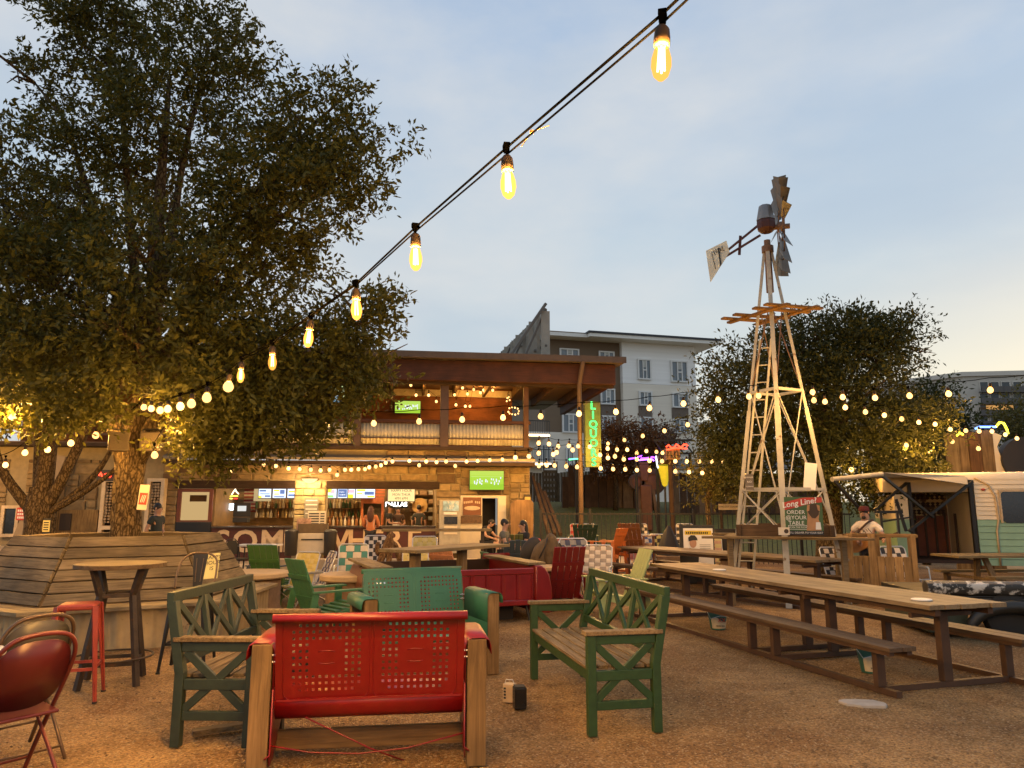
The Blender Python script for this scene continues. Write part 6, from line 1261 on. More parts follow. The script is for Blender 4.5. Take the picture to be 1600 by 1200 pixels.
c = MB(); c.lathe([(0.0, 0.72), (0.36, 0.72), (0.385, 0.725), (0.39, 0.74), (0.38, 0.752), (0.0, 0.755)], n=36); c.build('tabletop', white_paint, rt2, smooth=True); c = MB(); c.cyl((0, 0, 0.03), (0, 0, 0.72), 0.035, n=12); c.lathe([(0.24, 0), (0.24, 0.02), (0.05, 0.05)], n=24); c.build('pedestal', black_metal, rt2, smooth=True)

# small things on the ground
t = thing('tin_box', 'small black tin box on the gravel between the benches', 'box', G(812, 1109) + Vector((0, 0.05, 0)), R(12)); c = MB(); c.bb(-0.05, 0.05, -0.05, 0.05, 0, 0.165); c.build('body', mat('tin_black', (0.012, 0.012, 0.013), 0.25, 0.2), t, bevel=0.008); c = MB(); c.bb(-0.043, 0.043, -0.043, 0.043, 0.166, 0.175); c.build('lid', rubber, t, bevel=0.003)
t = thing('tin_box', 'beige tin box half hidden behind the black one', 'box', G(796, 1099) + Vector((0, 0.06, 0)), R(-20)); c = MB(); c.bb(-0.045, 0.045, -0.045, 0.045, 0, 0.145); c.build('body', mat('tin_beige', (0.38, 0.28, 0.18), 0.5), t, bevel=0.005); c = MB(); c.tube([(-0.04, 0, 0.145), (-0.03, 0, 0.175), (0.03, 0, 0.175), (0.04, 0, 0.145)], 0.004, 5); c.build('wire_handle', alu, t); c = MB()
for k in range(4): c.bb(-0.035, -0.015, -0.047, -0.0455, 0.03 + 0.025 * k, 0.045 + 0.025 * k)
c.build('worn_print', black_print, t)
slab = MB(); r_ = random.Random(4); n = 18; slab.prism([((0.17 + 0.03 * r_.random()) * math.cos(2 * math.pi * k / n), (0.10 + 0.03 * r_.random()) * math.sin(2 * math.pi * k / n)) for k in range(n)], (1, 0, 0), (0, 1, 0), (0, 0, 0.035), (0, 0, -0.02)); o = slab.build('concrete_patch', mat('pale_concrete', (0.38, 0.34, 0.29), 0.8, 0, 0.15, 10, 0.4, 60), bevel=0.006); o.location = G(1349, 1100); o.rotation_euler = (0, 0, R(-12)); tag(o, 'pale concrete patch set in the gravel by the long table', 'slab')
o = MB().bar((0, 0, 0.03), (0.55, 0.28, 0.05), 0.09, 0.035).build('loose_plank', worn_a, bevel=0.004); o.location = G(300, 1152); tag(o, 'loose timber offcut lying under the grey green bench', 'plank')
# ================================================================== LONG COMMUNAL TABLES
top_w = wood('table_plank', (0.46, 0.32, 0.2), (0.32, 0.21, 0.125), 'Y', 0.6, 2.5, 0.08, 0.3); bench_w = wood('bench_plank', (0.21, 0.125, 0.075), (0.12, 0.07, 0.042), 'Y', 0.6, 2.5, 0.08, 0.3)
table_st = mat('brown_steel_frame', (0.075, 0.038, 0.02), 0.6, 0.2, 0.25, 8, 0.1)
def communal(label, loc, rz, Lt=5.4, Wt=0.86, ends=(0.0, 0.0), legs_at=(0.06, 0.34, 0.42, 0.94), clip=None):
    """local y runs along the table"""
    t = thing('picnic_table', label, 'picnic table', loc, rz, 'long communal picnic tables'); hL = Lt / 2
    n = 5; w_ = Wt / n
    for k in range(n):
        x = -Wt / 2 + w_ * (k + 0.5); c = MB(); e = rnd.uniform(-0.012, 0.012); c.bb(-w_ / 2 + 0.0025, w_ / 2 - 0.0025, -hL + e, hL + e, -0.02, 0.02); o = c.build('top_plank', top_w, t, bevel=0.003); o.location = (x, 0, 0.745)
    for s in (-1, 1):
        for k in range(2): c = MB(); c.bb(-0.070, 0.070, -hL + 0.02, hL - 0.02, -0.018, 0.018); o = c.build('bench_plank', bench_w, t, bevel=0.003); o.location = (s * 0.74 + (k - 0.5) * 0.147, 0, 0.41)
        c = MB(); c.bb(s * 0.74 - 0.12, s * 0.74 - 0.07, -hL + 0.05, hL - 0.05, 0.355, 0.391); c.bb(s * 0.74 + 0.07, s * 0.74 + 0.12, -hL + 0.05, hL - 0.05, 0.355, 0.391); c.build('bench_rail', table_st, t)
        c = MB(); c.bb(s * 0.74 - 0.03, s * 0.74 + 0.03, -hL + 0.1, hL - 0.1, 0.0, 0.05); c.build('ground_rail', table_st, t)
        c = MB(); c.bb(s * 0.30 - 0.03, s * 0.30 + 0.03, -hL + 0.05, hL - 0.05, 0.665, 0.724); c.build('top_rail', table_st, t)
    for f in legs_at:
        y = -hL + f * Lt
        c = MB(); c.bb(-0.71, 0.71, y - 0.03, y + 0.03, 0.003, 0.053); c.build('cross_rail', table_st, t)
        for s in (-1, 1):
            c = MB(); c.bb(s * 0.74 - 0.045, s * 0.74 + 0.045, y - 0.03, y + 0.03, 0.051, 0.354); c.build('bench_leg', table_st, t, bevel=0.004)
        c = MB(); c.bb(0.0 - 0.05, 0.05, y - 0.035, y + 0.035, 0.054, 0.664); c.bb(-0.35, 0.35, y - 0.02, y + 0.02, 0.62, 0.663); c.build('leg', table_st, t, bevel=0.004)
    return t
A0 = Vector((4.06, 6.78, 0)); A1 = Vector((2.55, 11.83, 0)); ang = math.atan2(A1.y - A0.y, A1.x - A0.x) - math.pi / 2
communal('long communal picnic table with attached benches nearest on the right side', (A0 + A1) / 2, ang, (A1 - A0).length)
B0 = Vector((5.35, 12.6, 0)); B1 = Vector((2.75, 17.2, 0)); ang2 = math.atan2(B1.y - B0.y, B1.x - B0.x) - math.pi / 2
communal('second communal picnic table partly hidden behind the windmill', (B0 + B1) / 2, ang2, (B1 - B0).length)
for (px, py, lab) in ((1440, 938, 'thin round menu puck near the close end of the long table'), (1124, 891, 'thin round menu puck near the far end of the long table')):
    o = MB().lathe([(0.0, 0), (0.085, 0), (0.09, 0.006), (0.085, 0.014), (0, 0.014)], n=24).build('menu_puck', white_paint, smooth=True); o.location = G(px, py, 0.767); tag(o, lab, 'puck', 'pucks on the long table')
def bucket(label, loc, lines):
    t = thing('bucket', label, 'bucket', loc); c = MB(); c.lathe([(0.095, 0), (0.13, 0.225), (0.134, 0.225), (0.136, 0.238), (0.128, 0.238), (0.092, 0.01), (0, 0.01)], n=24); c.build('body', mat('bucket_teal', (0.05, 0.16, 0.13), 0.4, 0.3), t, smooth=True)
    c = MB(); n = 13
    pr = [(1.015 * (0.1115 + (0.0) * 0) * math.sin(R(-60 + 120 * k / (n - 1))), -1.015 * 0.1115 * math.cos(R(-60 + 120 * k / (n - 1))), 0) for k in range(n)]
    vs = [(x * (0.100 / 0.1115), y * (0.100 / 0.1115), 0.02) for x, y, z in pr] + [(x * (0.119 / 0.1115), y * (0.119 / 0.1115), 0.135 + 0.03 * math.sin(k * 0.5)) for k, (x, y, z) in enumerate(pr)]
    c.add(vs, [(k, k + 1, n + k + 1, n + k) for k in range(n - 1)]); lb = c.build('label_band', mat('bucket_cream', (0.55, 0.48, 0.33), 0.5), t, smooth='all')
    text(t, 'XX', (0.02, -0.127, 0.13), 0.075, red_sign, ext=0.004, rx=R(82)); text(t, 'MEXICAN', (0.0, -0.112, 0.055), 0.026, black_print, ext=0.002, rx=R(82))
    c = MB(); c.tube([(-0.134, 0, 0.22), (-0.12, -0.10, 0.15), (0, -0.145, 0.12) if False else (0, -0.14, 0.19), (0.12, -0.10, 0.17), (0.134, 0, 0.22)], 0.003, 5); c.build('handle', alu, t); return t
bucket('teal beer bucket with red letters under the near bench of the long table', G(1362, 1050), None)
b2 = bucket('beer bucket under the far half of the long table', G(1122, 983), None)

# ================================================================== TIMBER BOOTH, TRAILER, TRUCK BED
bw = wood('booth_board', (0.52, 0.31, 0.14), (0.3, 0.165, 0.07), 'Z', 0.7, 2.2, 0.18, 0.4); bwx = wood('booth_rail', (0.33, 0.19, 0.085), (0.19, 0.10, 0.04), 'X', 0.7, 2.2, 0.12, 0.4)
ba, bb_ = Vector((P(1316, 795, 13.1).x, 13.1, 0)), Vector((P(1427, 795, 12.6).x, 12.6, 0)); Lb = (bb_ - ba).length; az = math.atan2(bb_.y - ba.y, bb_.x - ba.x)
bt2 = thing('timber_booth', 'timber boarded front stand with open slots before the singer', 'booth', ba, az)
x = 0.0; k = 0
while x < Lb - 0.02:
    w_ = min(rnd.uniform(0.09, 0.15), Lb - x); post_here = any(abs(x + w_ / 2 - q_ * Lb) < 0.08 for q_ in (0.03, 0.37, 0.95))
    c = MB(); c.bb(0, w_ - 0.006, -0.012 - (0.02 if post_here else 0), 0.012, 0.0, 1.15 if post_here else 0.78); o = c.build('board', bw, bt2, bevel=0.003); o.location = (x, rnd.uniform(-0.003, 0.003), 0.02); x += w_
c = MB(); c.bb(-0.03, Lb + 0.03, 0.014, 0.10, 1.12, 1.17); c.build('top_rail', bwx, bt2, bevel=0.004)
c = MB(); c.bb(0, Lb, 0.014, 0.06, 0.72, 0.78); c.build('mid_rail', bwx, bt2)
for xx in (0.45, 0.62, 0.92): c = MB(); c.bb(xx * Lb - 0.04, xx * Lb + 0.04, 0.5, 0.58, 0, 1.12); c.build('rear_post', bw, bt2)
c = MB(); c.bb(-0.02, 0.04, 0.1, 1.0, 0, 1.1) if False else c.bb(0.0, Lb, 0.5, 0.58, 1.121, 1.168); c.build('rear_rail', bwx, bt2)

FT = Frame((P(1525, 795, 15.2).x, 15.2, 0), R(-14))
tr = thing('camper_trailer', 'vintage cream and mint camper trailer with an open dark stage side', 'trailer', FT.O, FT.a)
cream = mat('trailer_cream', (0.66, 0.56, 0.40), 0.45, 0, 0.06, 3, 0.0, col2=(0.5, 0.38, 0.24), thr=0.70); mint = mat('trailer_mint', (0.22, 0.36, 0.235), 0.45, 0, 0.1, 3, col2=(0.14, 0.23, 0.15), thr=0.66)
tx = lambda px, d=0.0: FT.px(px, 795, d).x
tz = lambda py, px=1560, d=0.0: FT.px(px, py, d).z
zb, zmid, ztp = tz(884), tz(812), tz(737)
x1 = 4.2; x_r = 0.0; W_ = 2.2
# right body: lap siding built as rows of boards with rounded shoulder
c = MB(); c.bb(x_r, x1, 0.02, W_, zb, ztp - 0.25); c.build('body', cream, tr)
n = 9
for k in range(n):
    z0 = zmid + (ztp - 0.17 - zmid) * k / n; z1 = zmid + (ztp - 0.17 - zmid) * (k + 1) / n
    c = MB(); c.prism([(0.02, z0), (-0.012, z0 + 0.003), (0.004, z1 - 0.003), (0.02, z1)], (0, 1, 0), (0, 0, 1), (x1 - x_r, 0, 0), (x_r, 0, 0)); c.build('siding_strip', cream, tr)
for k in range(7):
    z0 = zb + (zmid - zb) * k / 7; z1 = zb + (zmid - zb) * (k + 1) / 7
    c = MB(); c.prism([(0.02, z0), (-0.012, z0 + 0.003), (0.004, z1 - 0.003), (0.02, z1)], (0, 1, 0), (0, 0, 1), (x1 - x_r, 0, 0), (x_r, 0, 0)); c.build('siding_strip', mint, tr)
c = MB(); prof = [(0.0, ztp - 0.17)] + [(0.22 - 0.22 * math.cos(R(a)), ztp - 0.17 + 0.17 * math.sin(R(a))) for a in range(15, 91, 15)] + [(W_ / 2, ztp + 0.04), (W_, ztp - 0.05), (W_, ztp - 0.4), (0.1, ztp - 0.4)]
c.prism(prof, (0, 1, 0), (0, 0, 1), (x1 + 1.7, 0, 0), (-1.7, 0, 0)); c.build('roof', cream, tr, smooth=True)
# curved trim and window
c = MB(); c.tube([(x_r + 0.02, -0.02, ztp - 0.12), (x_r + 0.26, -0.025, ztp - 0.26), (x_r + 0.36, -0.025, ztp - 0.5), (x_r + 0.38, -0.025, zmid + 0.0), (x_r + 0.33, -0.025, zmid - 0.22), (x_r + 0.33, -0.025, zb)], 0.02, 6); c.build('corner_trim', mat('trim_tan', (0.42, 0.32, 0.2), 0.5), tr, smooth='all')
a = FT.px(1568, 817, -0.02); c = MB(); c.prism([(0.05, 0), (1.4, 0), (1.4, 0.62), (0.05, 0.62), (0, 0.57), (0, 0.05)], (1, 0, 0), (0, 0, 1), (0, -0.012, 0), (a.x, -0.016, a.z)); wn = c.build('window', night_glass, tr); c = MB(); c.bar((a.x - 0.04, -0.03, a.z + 0.64), (a.x + 1.4, -0.03, a.z + 0.64), 0.03, 0.04); c.bar((a.x - 0.02, -0.03, a.z), (a.x - 0.02, -0.03, a.z + 0.62), 0.03, 0.03); c.build('frame', mat('trim_tan', (0, 0, 0)), wn)
c = MB(); c.ell((x_r + 0.16, -0.02, ztp - 0.36), (0.045, 0.02, 0.025), 10, 6); c.build('marker_lamp', mat('lamp_red', (0.35, 0.05, 0.02), 0.3), tr)
# left part: cut-away stage with patterned rear wall
xs0 = tx(1421); dk = mat('stage_dark', (0.035, 0.018, 0.012), 0.8); patt = mat('stage_pattern', (0.5, 0.36, 0.18), 0.8, 0, 0.1, 4, 0, col2=(0.10, 0.055, 0.028), thr=0.5)
c = MB(); c.bb(xs0, x_r - 0.02, 1.75, 1.82, 0.55, tz(770, 1480, 1.7)); c.build('rear_wall', mat('stage_maroon', (0.2, 0.07, 0.045), 0.8), tr)
c = MB(); c.bb(xs0 + 0.02, x_r - 0.04, 1.70, 1.74, tz(806, 1480, 1.7), tz(771, 1480, 1.7)); pb = c.build('patterned_band', patt, tr)
c = MB(); zz0, zz1 = tz(806, 1480, 1.7), tz(771, 1480, 1.7)
for i in range(11):
    for j in range(3): xx = xs0 + 0.12 + (x_r - xs0 - 0.24) * i / 10; zz = zz0 + (zz1 - zz0) * (j + 0.5) / 3; c.prism([(xx - 0.05, zz - 0.03), (xx, zz - 0.06), (xx + 0.05, zz - 0.03), (xx + 0.02, zz), (xx + 0.05, zz + 0.04), (xx, zz + 0.06), (xx - 0.05, zz + 0.04), (xx - 0.02, zz)], (1, 0, 0), (0, 0, 1), (0, -0.006, 0), (0, 1.699, 0))
c.build('pattern', dk, pb)
c = MB(); c.bb(xs0, x_r, 0.1, 1.74, 0.50, 0.56); c.build('stage_floor', dk, tr)
c = MB(); c.bb(xs0, xs0 + 0.06, -0.02, 0.06, 0.3, ztp - 0.2); c.build('stage_post', black_metal, tr); c = MB(); c.bb(x_r - 0.10, x_r - 0.03, -0.04, 0.06, zb, ztp - 0.16); c.build('stage_post', black_metal, tr)
c = MB(); c.bb(xs0 - 0.28, xs0 - 0.02, 0.0, 1.8, zb, zmid); c.build('end_panel', mint, tr); c = MB(); c.bb(xs0 - 0.28, xs0 - 0.02, 0.0, 1.8, zmid + 0.004, ztp - 0.45); c.build('end_panel', cream, tr)
for i in range(6): c = MB(); xx = xs0 + 0.2 + i * 0.2; c.bb(xx - 0.02, xx + 0.02, 1.2, 1.24, 0.56, 1.5); c.build('stage_slat', dk, tr)
# awning with diagonal arms
aw_f = [P(1300, 749, 13.4), P(1378, 741, 13.9)]; aw_m = [P(1372, 741, 13.95), P(1524, 754, 15.05)]
LT = lambda p: FT.Mi @ (p - FT.O)
c = MB(); c.tube([LT(aw_f[0]), LT(aw_f[1])], 0.045, 10); c.build('awning_roll', mat('awning_box', (0.38, 0.34, 0.26), 0.5), tr, smooth=True)
q4 = [LT(aw_f[1]) + Vector((0, 0, 0.03)), LT(P(1510, 744, 15.3)), LT(P(1512, 757, 15.0)), LT(P(1440, 747, 14.5))]
c = MB(); c.add([LT(aw_f[0]) + Vector((0, 0, 0.03)), q4[0], q4[1], q4[1] + Vector((-1.3, 0.3, -0.02))], [(0, 1, 2, 3)]); c.add([q4[0], q4[1], q4[2], q4[3]], [(0, 1, 2, 3)]); c.build('awning', mat('awning_cloth', (0.36, 0.31, 0.23), 0.7, 0, 0.05), tr, solid=0.01)
for a, b_ in (((1303, 751, 13.4), (1348, 800, 14.4)), ((1378, 743, 13.9), (1458, 808, 14.9)), ((1416, 755, 15.3), (1366, 797, 14.7)), ((1520, 752, 15.1), (1420, 830, 14.9)), ((1400, 780, 14.8), (1416, 830, 14.8)), ((1366, 800, 14.7), (1410, 800, 14.8))):
    c = MB(); c.bar(LT(P(*a)), LT(P(*b_)), 0.04, 0.05); c.build('awning_arm', black_metal, tr)
# stand rail by the singer
c = MB()
for px in (1376, 1402): c.bar(LT(P(px, 800, 14.3)), LT(P(px + 3, 835, 14.3)), 0.04, 0.04)
c.bar(LT(P(1370, 800, 14.3)), LT(P(1410, 799, 14.3)), 0.05, 0.04); c.bar(LT(P(1378, 815, 14.3)), LT(P(1424, 808, 14.3)), 0.03, 0.03); c.build('side_rail', black_metal, tr)
# table before the stage
p0, p1 = P(1480, 864, 13.6), P(1640, 866, 13.9)
t = thing('picnic_table', 'timber picnic table standing right before the trailer stage', 'picnic table', (p0.x, 13.6, 0), R(4)); Lq = p1.x - p0.x
for k in range(4): c = MB(); c.bb(0, Lq, -0.3 + 0.2 * k, -0.105 + 0.2 * k, 0.74, 0.78); c.build('top_plank', wood('stage_table', (0.36, 0.26, 0.14), (0.2, 0.13, 0.07), 'X'), t, bevel=0.004)
for xx in (0.62, Lq - 0.4):
    for s in (-1, 1): c = MB(); c.bar((xx, s * 0.1, 0.735), (xx + 0.12, s * 0.34, 0), 0.09, 0.06, (0, 1, 0)); c.build('leg', wood('stage_table_leg', (0.26, 0.17, 0.09), (0.15, 0.09, 0.05), 'Z'), t)
for s in (-1, 1): c = MB(); c.bb(0.25, Lq, s * 0.72 - 0.12, s * 0.72 + 0.12, 0.42, 0.46); c.build('bench_board', wood('stage_table', (0, 0, 0), (0, 0, 0)), t); c = MB(); c.bb(0.4, 0.48, s * 0.72 - 0.05, s * 0.72 + 0.05, 0, 0.42); c.bb(0.42, 0.46, -0.7, 0.7, 0.36, 0.41) if s > 0 else None; c.build('bench_leg', wood('stage_table_leg', (0, 0, 0), (0, 0, 0)), t)
# old dark truck bed with peeling paint
FK = Frame((P(1436, 795, 9.6).x, 9.6, 0), R(-6))
tk = thing('truck_bed', 'old black pickup bed with peeling white paint on its rail', 'truck bed', FK.O, FK.a)
pk = mat('peeling_black', (0.022, 0.020, 0.016), 0.4, 0.1, 0.3, 5, 0.1, 30, col2=(0.10, 0.09, 0.045), thr=0.66); pw_ = mat('peeling_white', (0.030, 0.027, 0.022), 0.45, 0.1, 0.3, 6, 0.15, 30, col2=(0.55, 0.52, 0.46), thr=0.55)
kz = lambda py: FK.px(1500, py, 0).z
ztk = kz(912); zbk = 0.10; Lk = 2.3
c = MB(); c.prism([(0.06, 0.30), (0.0, 0.36), (-0.01, 0.42), (0.02, 0.5), (0.0, ztk - 0.16), (0.03, ztk - 0.12), (1.5, ztk - 0.12), (1.5, 0.3)], (0, 1, 0), (0, 0, 1), (Lk, 0, 0)); c.build('side', pk, tk, bevel=0.01)
prof = [(-0.03, -0.13), (-0.06, -0.06), (-0.045, 0.0), (0.03, 0.035), (0.10, 0.02), (0.12, -0.04), (0.10, -0.125)]
c = MB(); c.prism(prof, (0, 1, 0), (0, 0, 1), (Lk, 0, 0), (0.0, 0, ztk)); c.build('top_rail', pw_, tk, smooth=True, bevel=0.008)
c = MB(); c.bb(0.02, Lk, 1.3, 1.38, 0.3, ztk - 0.22); c.build('far_side', pk, tk)
c = MB(); c.prism([(0.0, 0.1), (0.02, 0.06), (0.5, 0.04), (0.5, 0.36), (0.0, 0.36)], (1, 0, 0), (0, 0, 1), (0, 1.4, 0), (0.0, 0.05, 0)); c.build('rear_corner', mat('mossy_paint', (0.045, 0.05, 0.025), 0.6, 0, 0.4, 6), tk, bevel=0.02)
# flared wing over the wheel
cx_ = FK.px(1566, 795, -0.1).x; pts = [(cx_ + 0.52 * math.cos(R(a)), -0.10, 0.10 + 0.31 * math.sin(R(a))) for a in range(178, -2, -10)]
c = MB(); c.tube(pts, [0.055 + 0.03 * math.sin(R(10 * i)) for i in range(len(pts))], 10); c.build('wing', pk, tk, smooth='all')
c = MB(); vs = [(p[0], 0.02, p[2]) for p in pts] + [(p[0], -0.10, p[2]) for p in pts]; n = len(pts); c.add(vs, [(i, i + 1, n + i + 1, n + i) for i in range(n - 1)]); c.build('wing_inner', black_metal, tk)
c = MB(); c.lathe([(0.05, -0.1), (0.2, -0.1), (0.27, -0.08), (0.29, -0.03), (0.29, 0.03), (0.27, 0.08), (0.2, 0.1), (0.05, 0.1)], (cx_, 0.08, 0.29), 24, Matrix.Rotation(R(90), 3, 'X')); c.build('wheel', rubber, tk, smooth=True)

# ================================================================== RED PICKUP-BED BOOTH
ra, rb2 = Vector((P(588, 795, 10.2).x, 10.2, 0)), Vector((P(862, 795, 11.15).x, 11.15, 0)); Lr = (rb2 - ra).length; FRk = Frame(ra, math.atan2(rb2.y - ra.y, rb2.x - ra.x))
rk = thing('truck_bed', 'red pickup truck bed turned into a seating booth', 'truck bed', ra, FRk.a)
redk = mat('truck_red', (0.20, 0.005, 0.004), 0.33, 0.05, 0.15, 4, 0.05, 8, coat=0.3); rim_w = wood('booth_counter', (0.42, 0.30, 0.17), (0.26, 0.17, 0.085), 'X', 0.6); copper = mat('copper_wing', (0.20, 0.085, 0.055), 0.3, 0.4, 0.2, 4)
zt2, zb2, dp = 0.77, 0.26, 2.1
# ribbed tailgate
c = MB(); n = 9; x0, x1 = 0.22, Lr - 0.30; pr = []
for k in range(n):
    xa = x0 + (x1 - x0) * k / n; d_ = (x1 - x0) / n
    pr += [(xa, 0.012, 0), (xa + d_ * 0.12, -0.012, 0), (xa + d_ * 0.78, -0.012, 0), (xa + d_ * 0.9, 0.012, 0)]
pr.append((x1, 0.012, 0)); pr = [(x, y, zb2 + 0.05) for x, y, z in pr]; c.strip(pr, (0, 0, zt2 - 0.16 - zb2)); c.build('tailgate', redk, rk, solid=0.006)
c = MB(); c.bb(x0 - 0.0, x1, -0.02, 0.03, zt2 - 0.105, zt2 - 0.02); c.bb(x0, x1, -0.02, 0.03, zb2 - 0.03, zb2 + 0.045); c.build('tailgate_frame', redk, rk, bevel=0.012)
# sides with rounded corners
for s, xx, m_ in ((0, 0.0, copper), (1, Lr - 0.28, redk)):
    out_ = [(xx, zb2 - 0.02), (xx + 0.28, zb2 - 0.02), (xx + 0.28, zt2), (xx + 0.12, zt2 + 0.005), (xx, zt2)] 
    if s: prof = [(0.01, zb2 - 0.14), (0.25, zb2 - 0.16), (0.285, zb2 + 0.06), (0.275, zb2 + 0.22), (0.24, zb2 + 0.38), (0.18, zt2 - 0.03), (0.11, zt2 + 0.01), (0.02, zt2 + 0.01)]
    else: prof = [(0.21, zb2 - 0.02), (0.02, zb2 + 0.02), (-0.02, zb2 + 0.18), (-0.01, zb2 + 0.32), (0.04, zt2 - 0.06), (0.10, zt2 - 0.0), (0.21, zt2 + 0.0)]
    c = MB(); c.prism(prof, (1, 0, 0), (0, 0, 1), (0, dp, 0), (xx, 0.0, 0)); c.build('side', m_, rk, smooth=True, bevel=0.02)
c = MB(); c.ell((0.10, -0.015, 0.60), (0.085, 0.03, 0.055), 14, 8); c.build('tail_lamp', mat('chrome_lamp', (0.8, 0.75, 0.7), 0.15, 0.9, 0.05), rk, smooth='all')
c = MB(); c.bb(0.2, Lr - 0.3, 0.1, dp, 0.3, 0.34); c.build('bed_floor', mat('stage_dark', (0, 0, 0)), rk); c = MB(); c.bb(0.1, Lr - 0.1, dp - 0.05, dp, 0.3, zt2 - 0.02); c.build('front_wall', dk, rk)
for (xa, xb_, ya, yb_) in ((-0.03, 0.26, 0.02, dp), (Lr - 0.34, Lr - 0.06, 0.10, dp), ):
    for k in range(2): m_ = (xa + xb_) / 2; c = MB(); c.bb(xa if k == 0 else m_ + 0.002, m_ - 0.002 if k == 0 else xb_, ya, yb_, zt2 + 0.012, zt2 + 0.05); c.build('counter_plank', wood('counter_y', (0.42, 0.30, 0.17), (0.26, 0.17, 0.085), 'Y', 0.6), rk, bevel=0.004)
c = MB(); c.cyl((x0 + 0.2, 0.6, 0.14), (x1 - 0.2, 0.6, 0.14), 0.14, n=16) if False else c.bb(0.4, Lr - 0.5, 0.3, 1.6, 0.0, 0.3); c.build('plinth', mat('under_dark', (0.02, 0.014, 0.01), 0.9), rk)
for s in (0.35, Lr - 0.35): c = MB(); c.tube([(s, 0.2, 0.26), (s + 0.05, 0.15, 0.0)], 0.02, 6); c.build('prop', black_metal, rk)
t0, t1 = P(612, 857, 10.9), P(795, 851, 12.0)
tt = thing('high_table', 'high timber table standing inside the red truck bed booth', 'table', (0, 0, 0))
zt_h = 1.03; tp = [G(q_[0], q_[1], zt_h) for q_ in ((610, 851), (652, 860), (797, 850), (755, 845))]
tp = [Vector((p.x, p.y, zt_h)) for p in tp]; e1_ = (tp[2] - tp[1]); e2_ = (tp[0] - tp[1]); a_ = math.atan2(e1_.y, e1_.x); tt.location = (tp[1].x, tp[1].y, 0.342); tt.rotation_euler = (0, 0, a_)
Lx, Ly = e1_.length, 0.75
for k in range(4): c = MB(); c.bb(0, Lx, Ly * k / 4 + 0.002, Ly * (k + 1) / 4 - 0.002, zt_h - 0.342 - 0.045, zt_h - 0.342); c.build('top_plank', rim_w, tt, bevel=0.004)
for xx in (0.28, Lx * 0.60): c = MB(); c.bb(xx - 0.06, xx + 0.06, Ly * 0.3, Ly * 0.3 + 0.12, 0.0, zt_h - 0.342 - 0.046); c.build('leg', wood('table_post', (0.34, 0.22, 0.12), (0.2, 0.12, 0.06), 'Z'), tt, bevel=0.004)
# narrower high rail behind it
t = thing('high_table', 'thin high bar shelf on posts behind the truck bed booth', 'table', (P(598, 795, 15.5).x, 15.5, 0), R(4)); Ls = P(768, 795, 15.5).x - P(598, 795, 15.5).x
c = MB(); c.bb(0, Ls, -0.14, 0.14, 1.14, 1.19); c.build('shelf_board', rim_w, t, bevel=0.004)
for xx in (0.1, Ls - 0.22): c = MB(); c.bb(xx, xx + 0.07, -0.04, 0.04, 0, 1.14); c.build('post', dark_steel, t)
# ================================================================== ADIRONDACKS AND WEBBED LAWN CHAIRS
def adirondack(label, loc, rz, m, hb=0.92, s=1.0, high=0.0, flat=True, nslat=5, fan=False):
    """faces local -y; back leans towards +y"""
    t = thing('adirondack_chair', label, 'chair', loc, rz, 'adirondack chairs'); t.scale = (s, s, s); W_ = 0.27
    by0, bz0 = 0.10, 0.26 + high; d_ = Vector((0, math.sin(R(24)), math.cos(R(24))))
    for k in range(nslat):
        w_ = 2 * W_ / nslat; x = -W_ + w_ * (k + 0.5); hh = (hb - 0.26) / math.cos(R(24)) - (0.06 * abs(k - (nslat - 1) / 2) ** 2 / nslat if not flat else 0); sp = 1.25 if fan else 1.0
        c = MB(); c.bar(Vector((x * (0.8 if fan else 1), by0, bz0 - 0.08)), Vector((x * sp, by0, bz0)) + d_ * hh, w_ - 0.012, 0.02, (0, -1, 0.4), (w_ - 0.012) * sp); c.build('back_slat', m, t)
    for zz in (0.22, 0.52): q_ = Vector((0, by0 + 0.025, bz0)) + d_ * zz; c = MB(); c.bar(q_ + Vector((-W_, 0, 0)), q_ + Vector((W_, 0, 0)), 0.025, 0.06, d_); c.build('back_rail', m, t)
    for k in range(5):
        y = -0.42 + 0.105 * k; z = 0.36 - 0.022 * k + high; c = MB(); c.bar((-W_, y, z), (W_, y, z), 0.09, 0.02); c.build('seat_slat', m, t)
    for s_ in (-1, 1):
        c = MB(); c.bar((s_ * (W_ + 0.015), -0.46, 0.33 + high), (s_ * (W_ + 0.015), 0.40, 0.10 if not high else 0.16 + high), 0.025, 0.09); c.build('side_rail', m, t)
        c = MB(); c.bar((s_ * (W_ + 0.045), -0.42, 0), (s_ * (W_ + 0.045), -0.42, 0.54 + high), 0.03, 0.10, (0, 1, 0)); c.build('leg', m, t)
        c = MB(); c.bar((s_ * (W_ + 0.045), 0.34, 0), (s_ * (W_ + 0.045), 0.24, 0.54 + high), 0.03, 0.08, (0, 1, 0)); c.build('leg', m, t)
        c = MB(); c.prism([(-0.07, -0.52), (0.06, -0.52), (0.07, -0.2), (0.03, 0.30), (-0.03, 0.30), (-0.06, -0.2)], (1, 0, 0), (0, 1, 0.0), (0, 0, 0.022), (s_ * (W_ + 0.06), 0, 0.545 + high)); c.build('arm_rest', m, t)
        if high: c = MB(); c.bar((s_ * (W_ + 0.045), -0.42, 0.25), (s_ * (W_ + 0.045), 0.28, 0.25), 0.03, 0.06); c.build('side_rail', m, t)
    return t
def ad_m(key, col): return mat('ad_' + key, col, 0.55, 0, 0.12, 6, 0.1, 40, col2=tuple(min(1, c * 1.3 + 0.02) for c in col), thr=0.68)
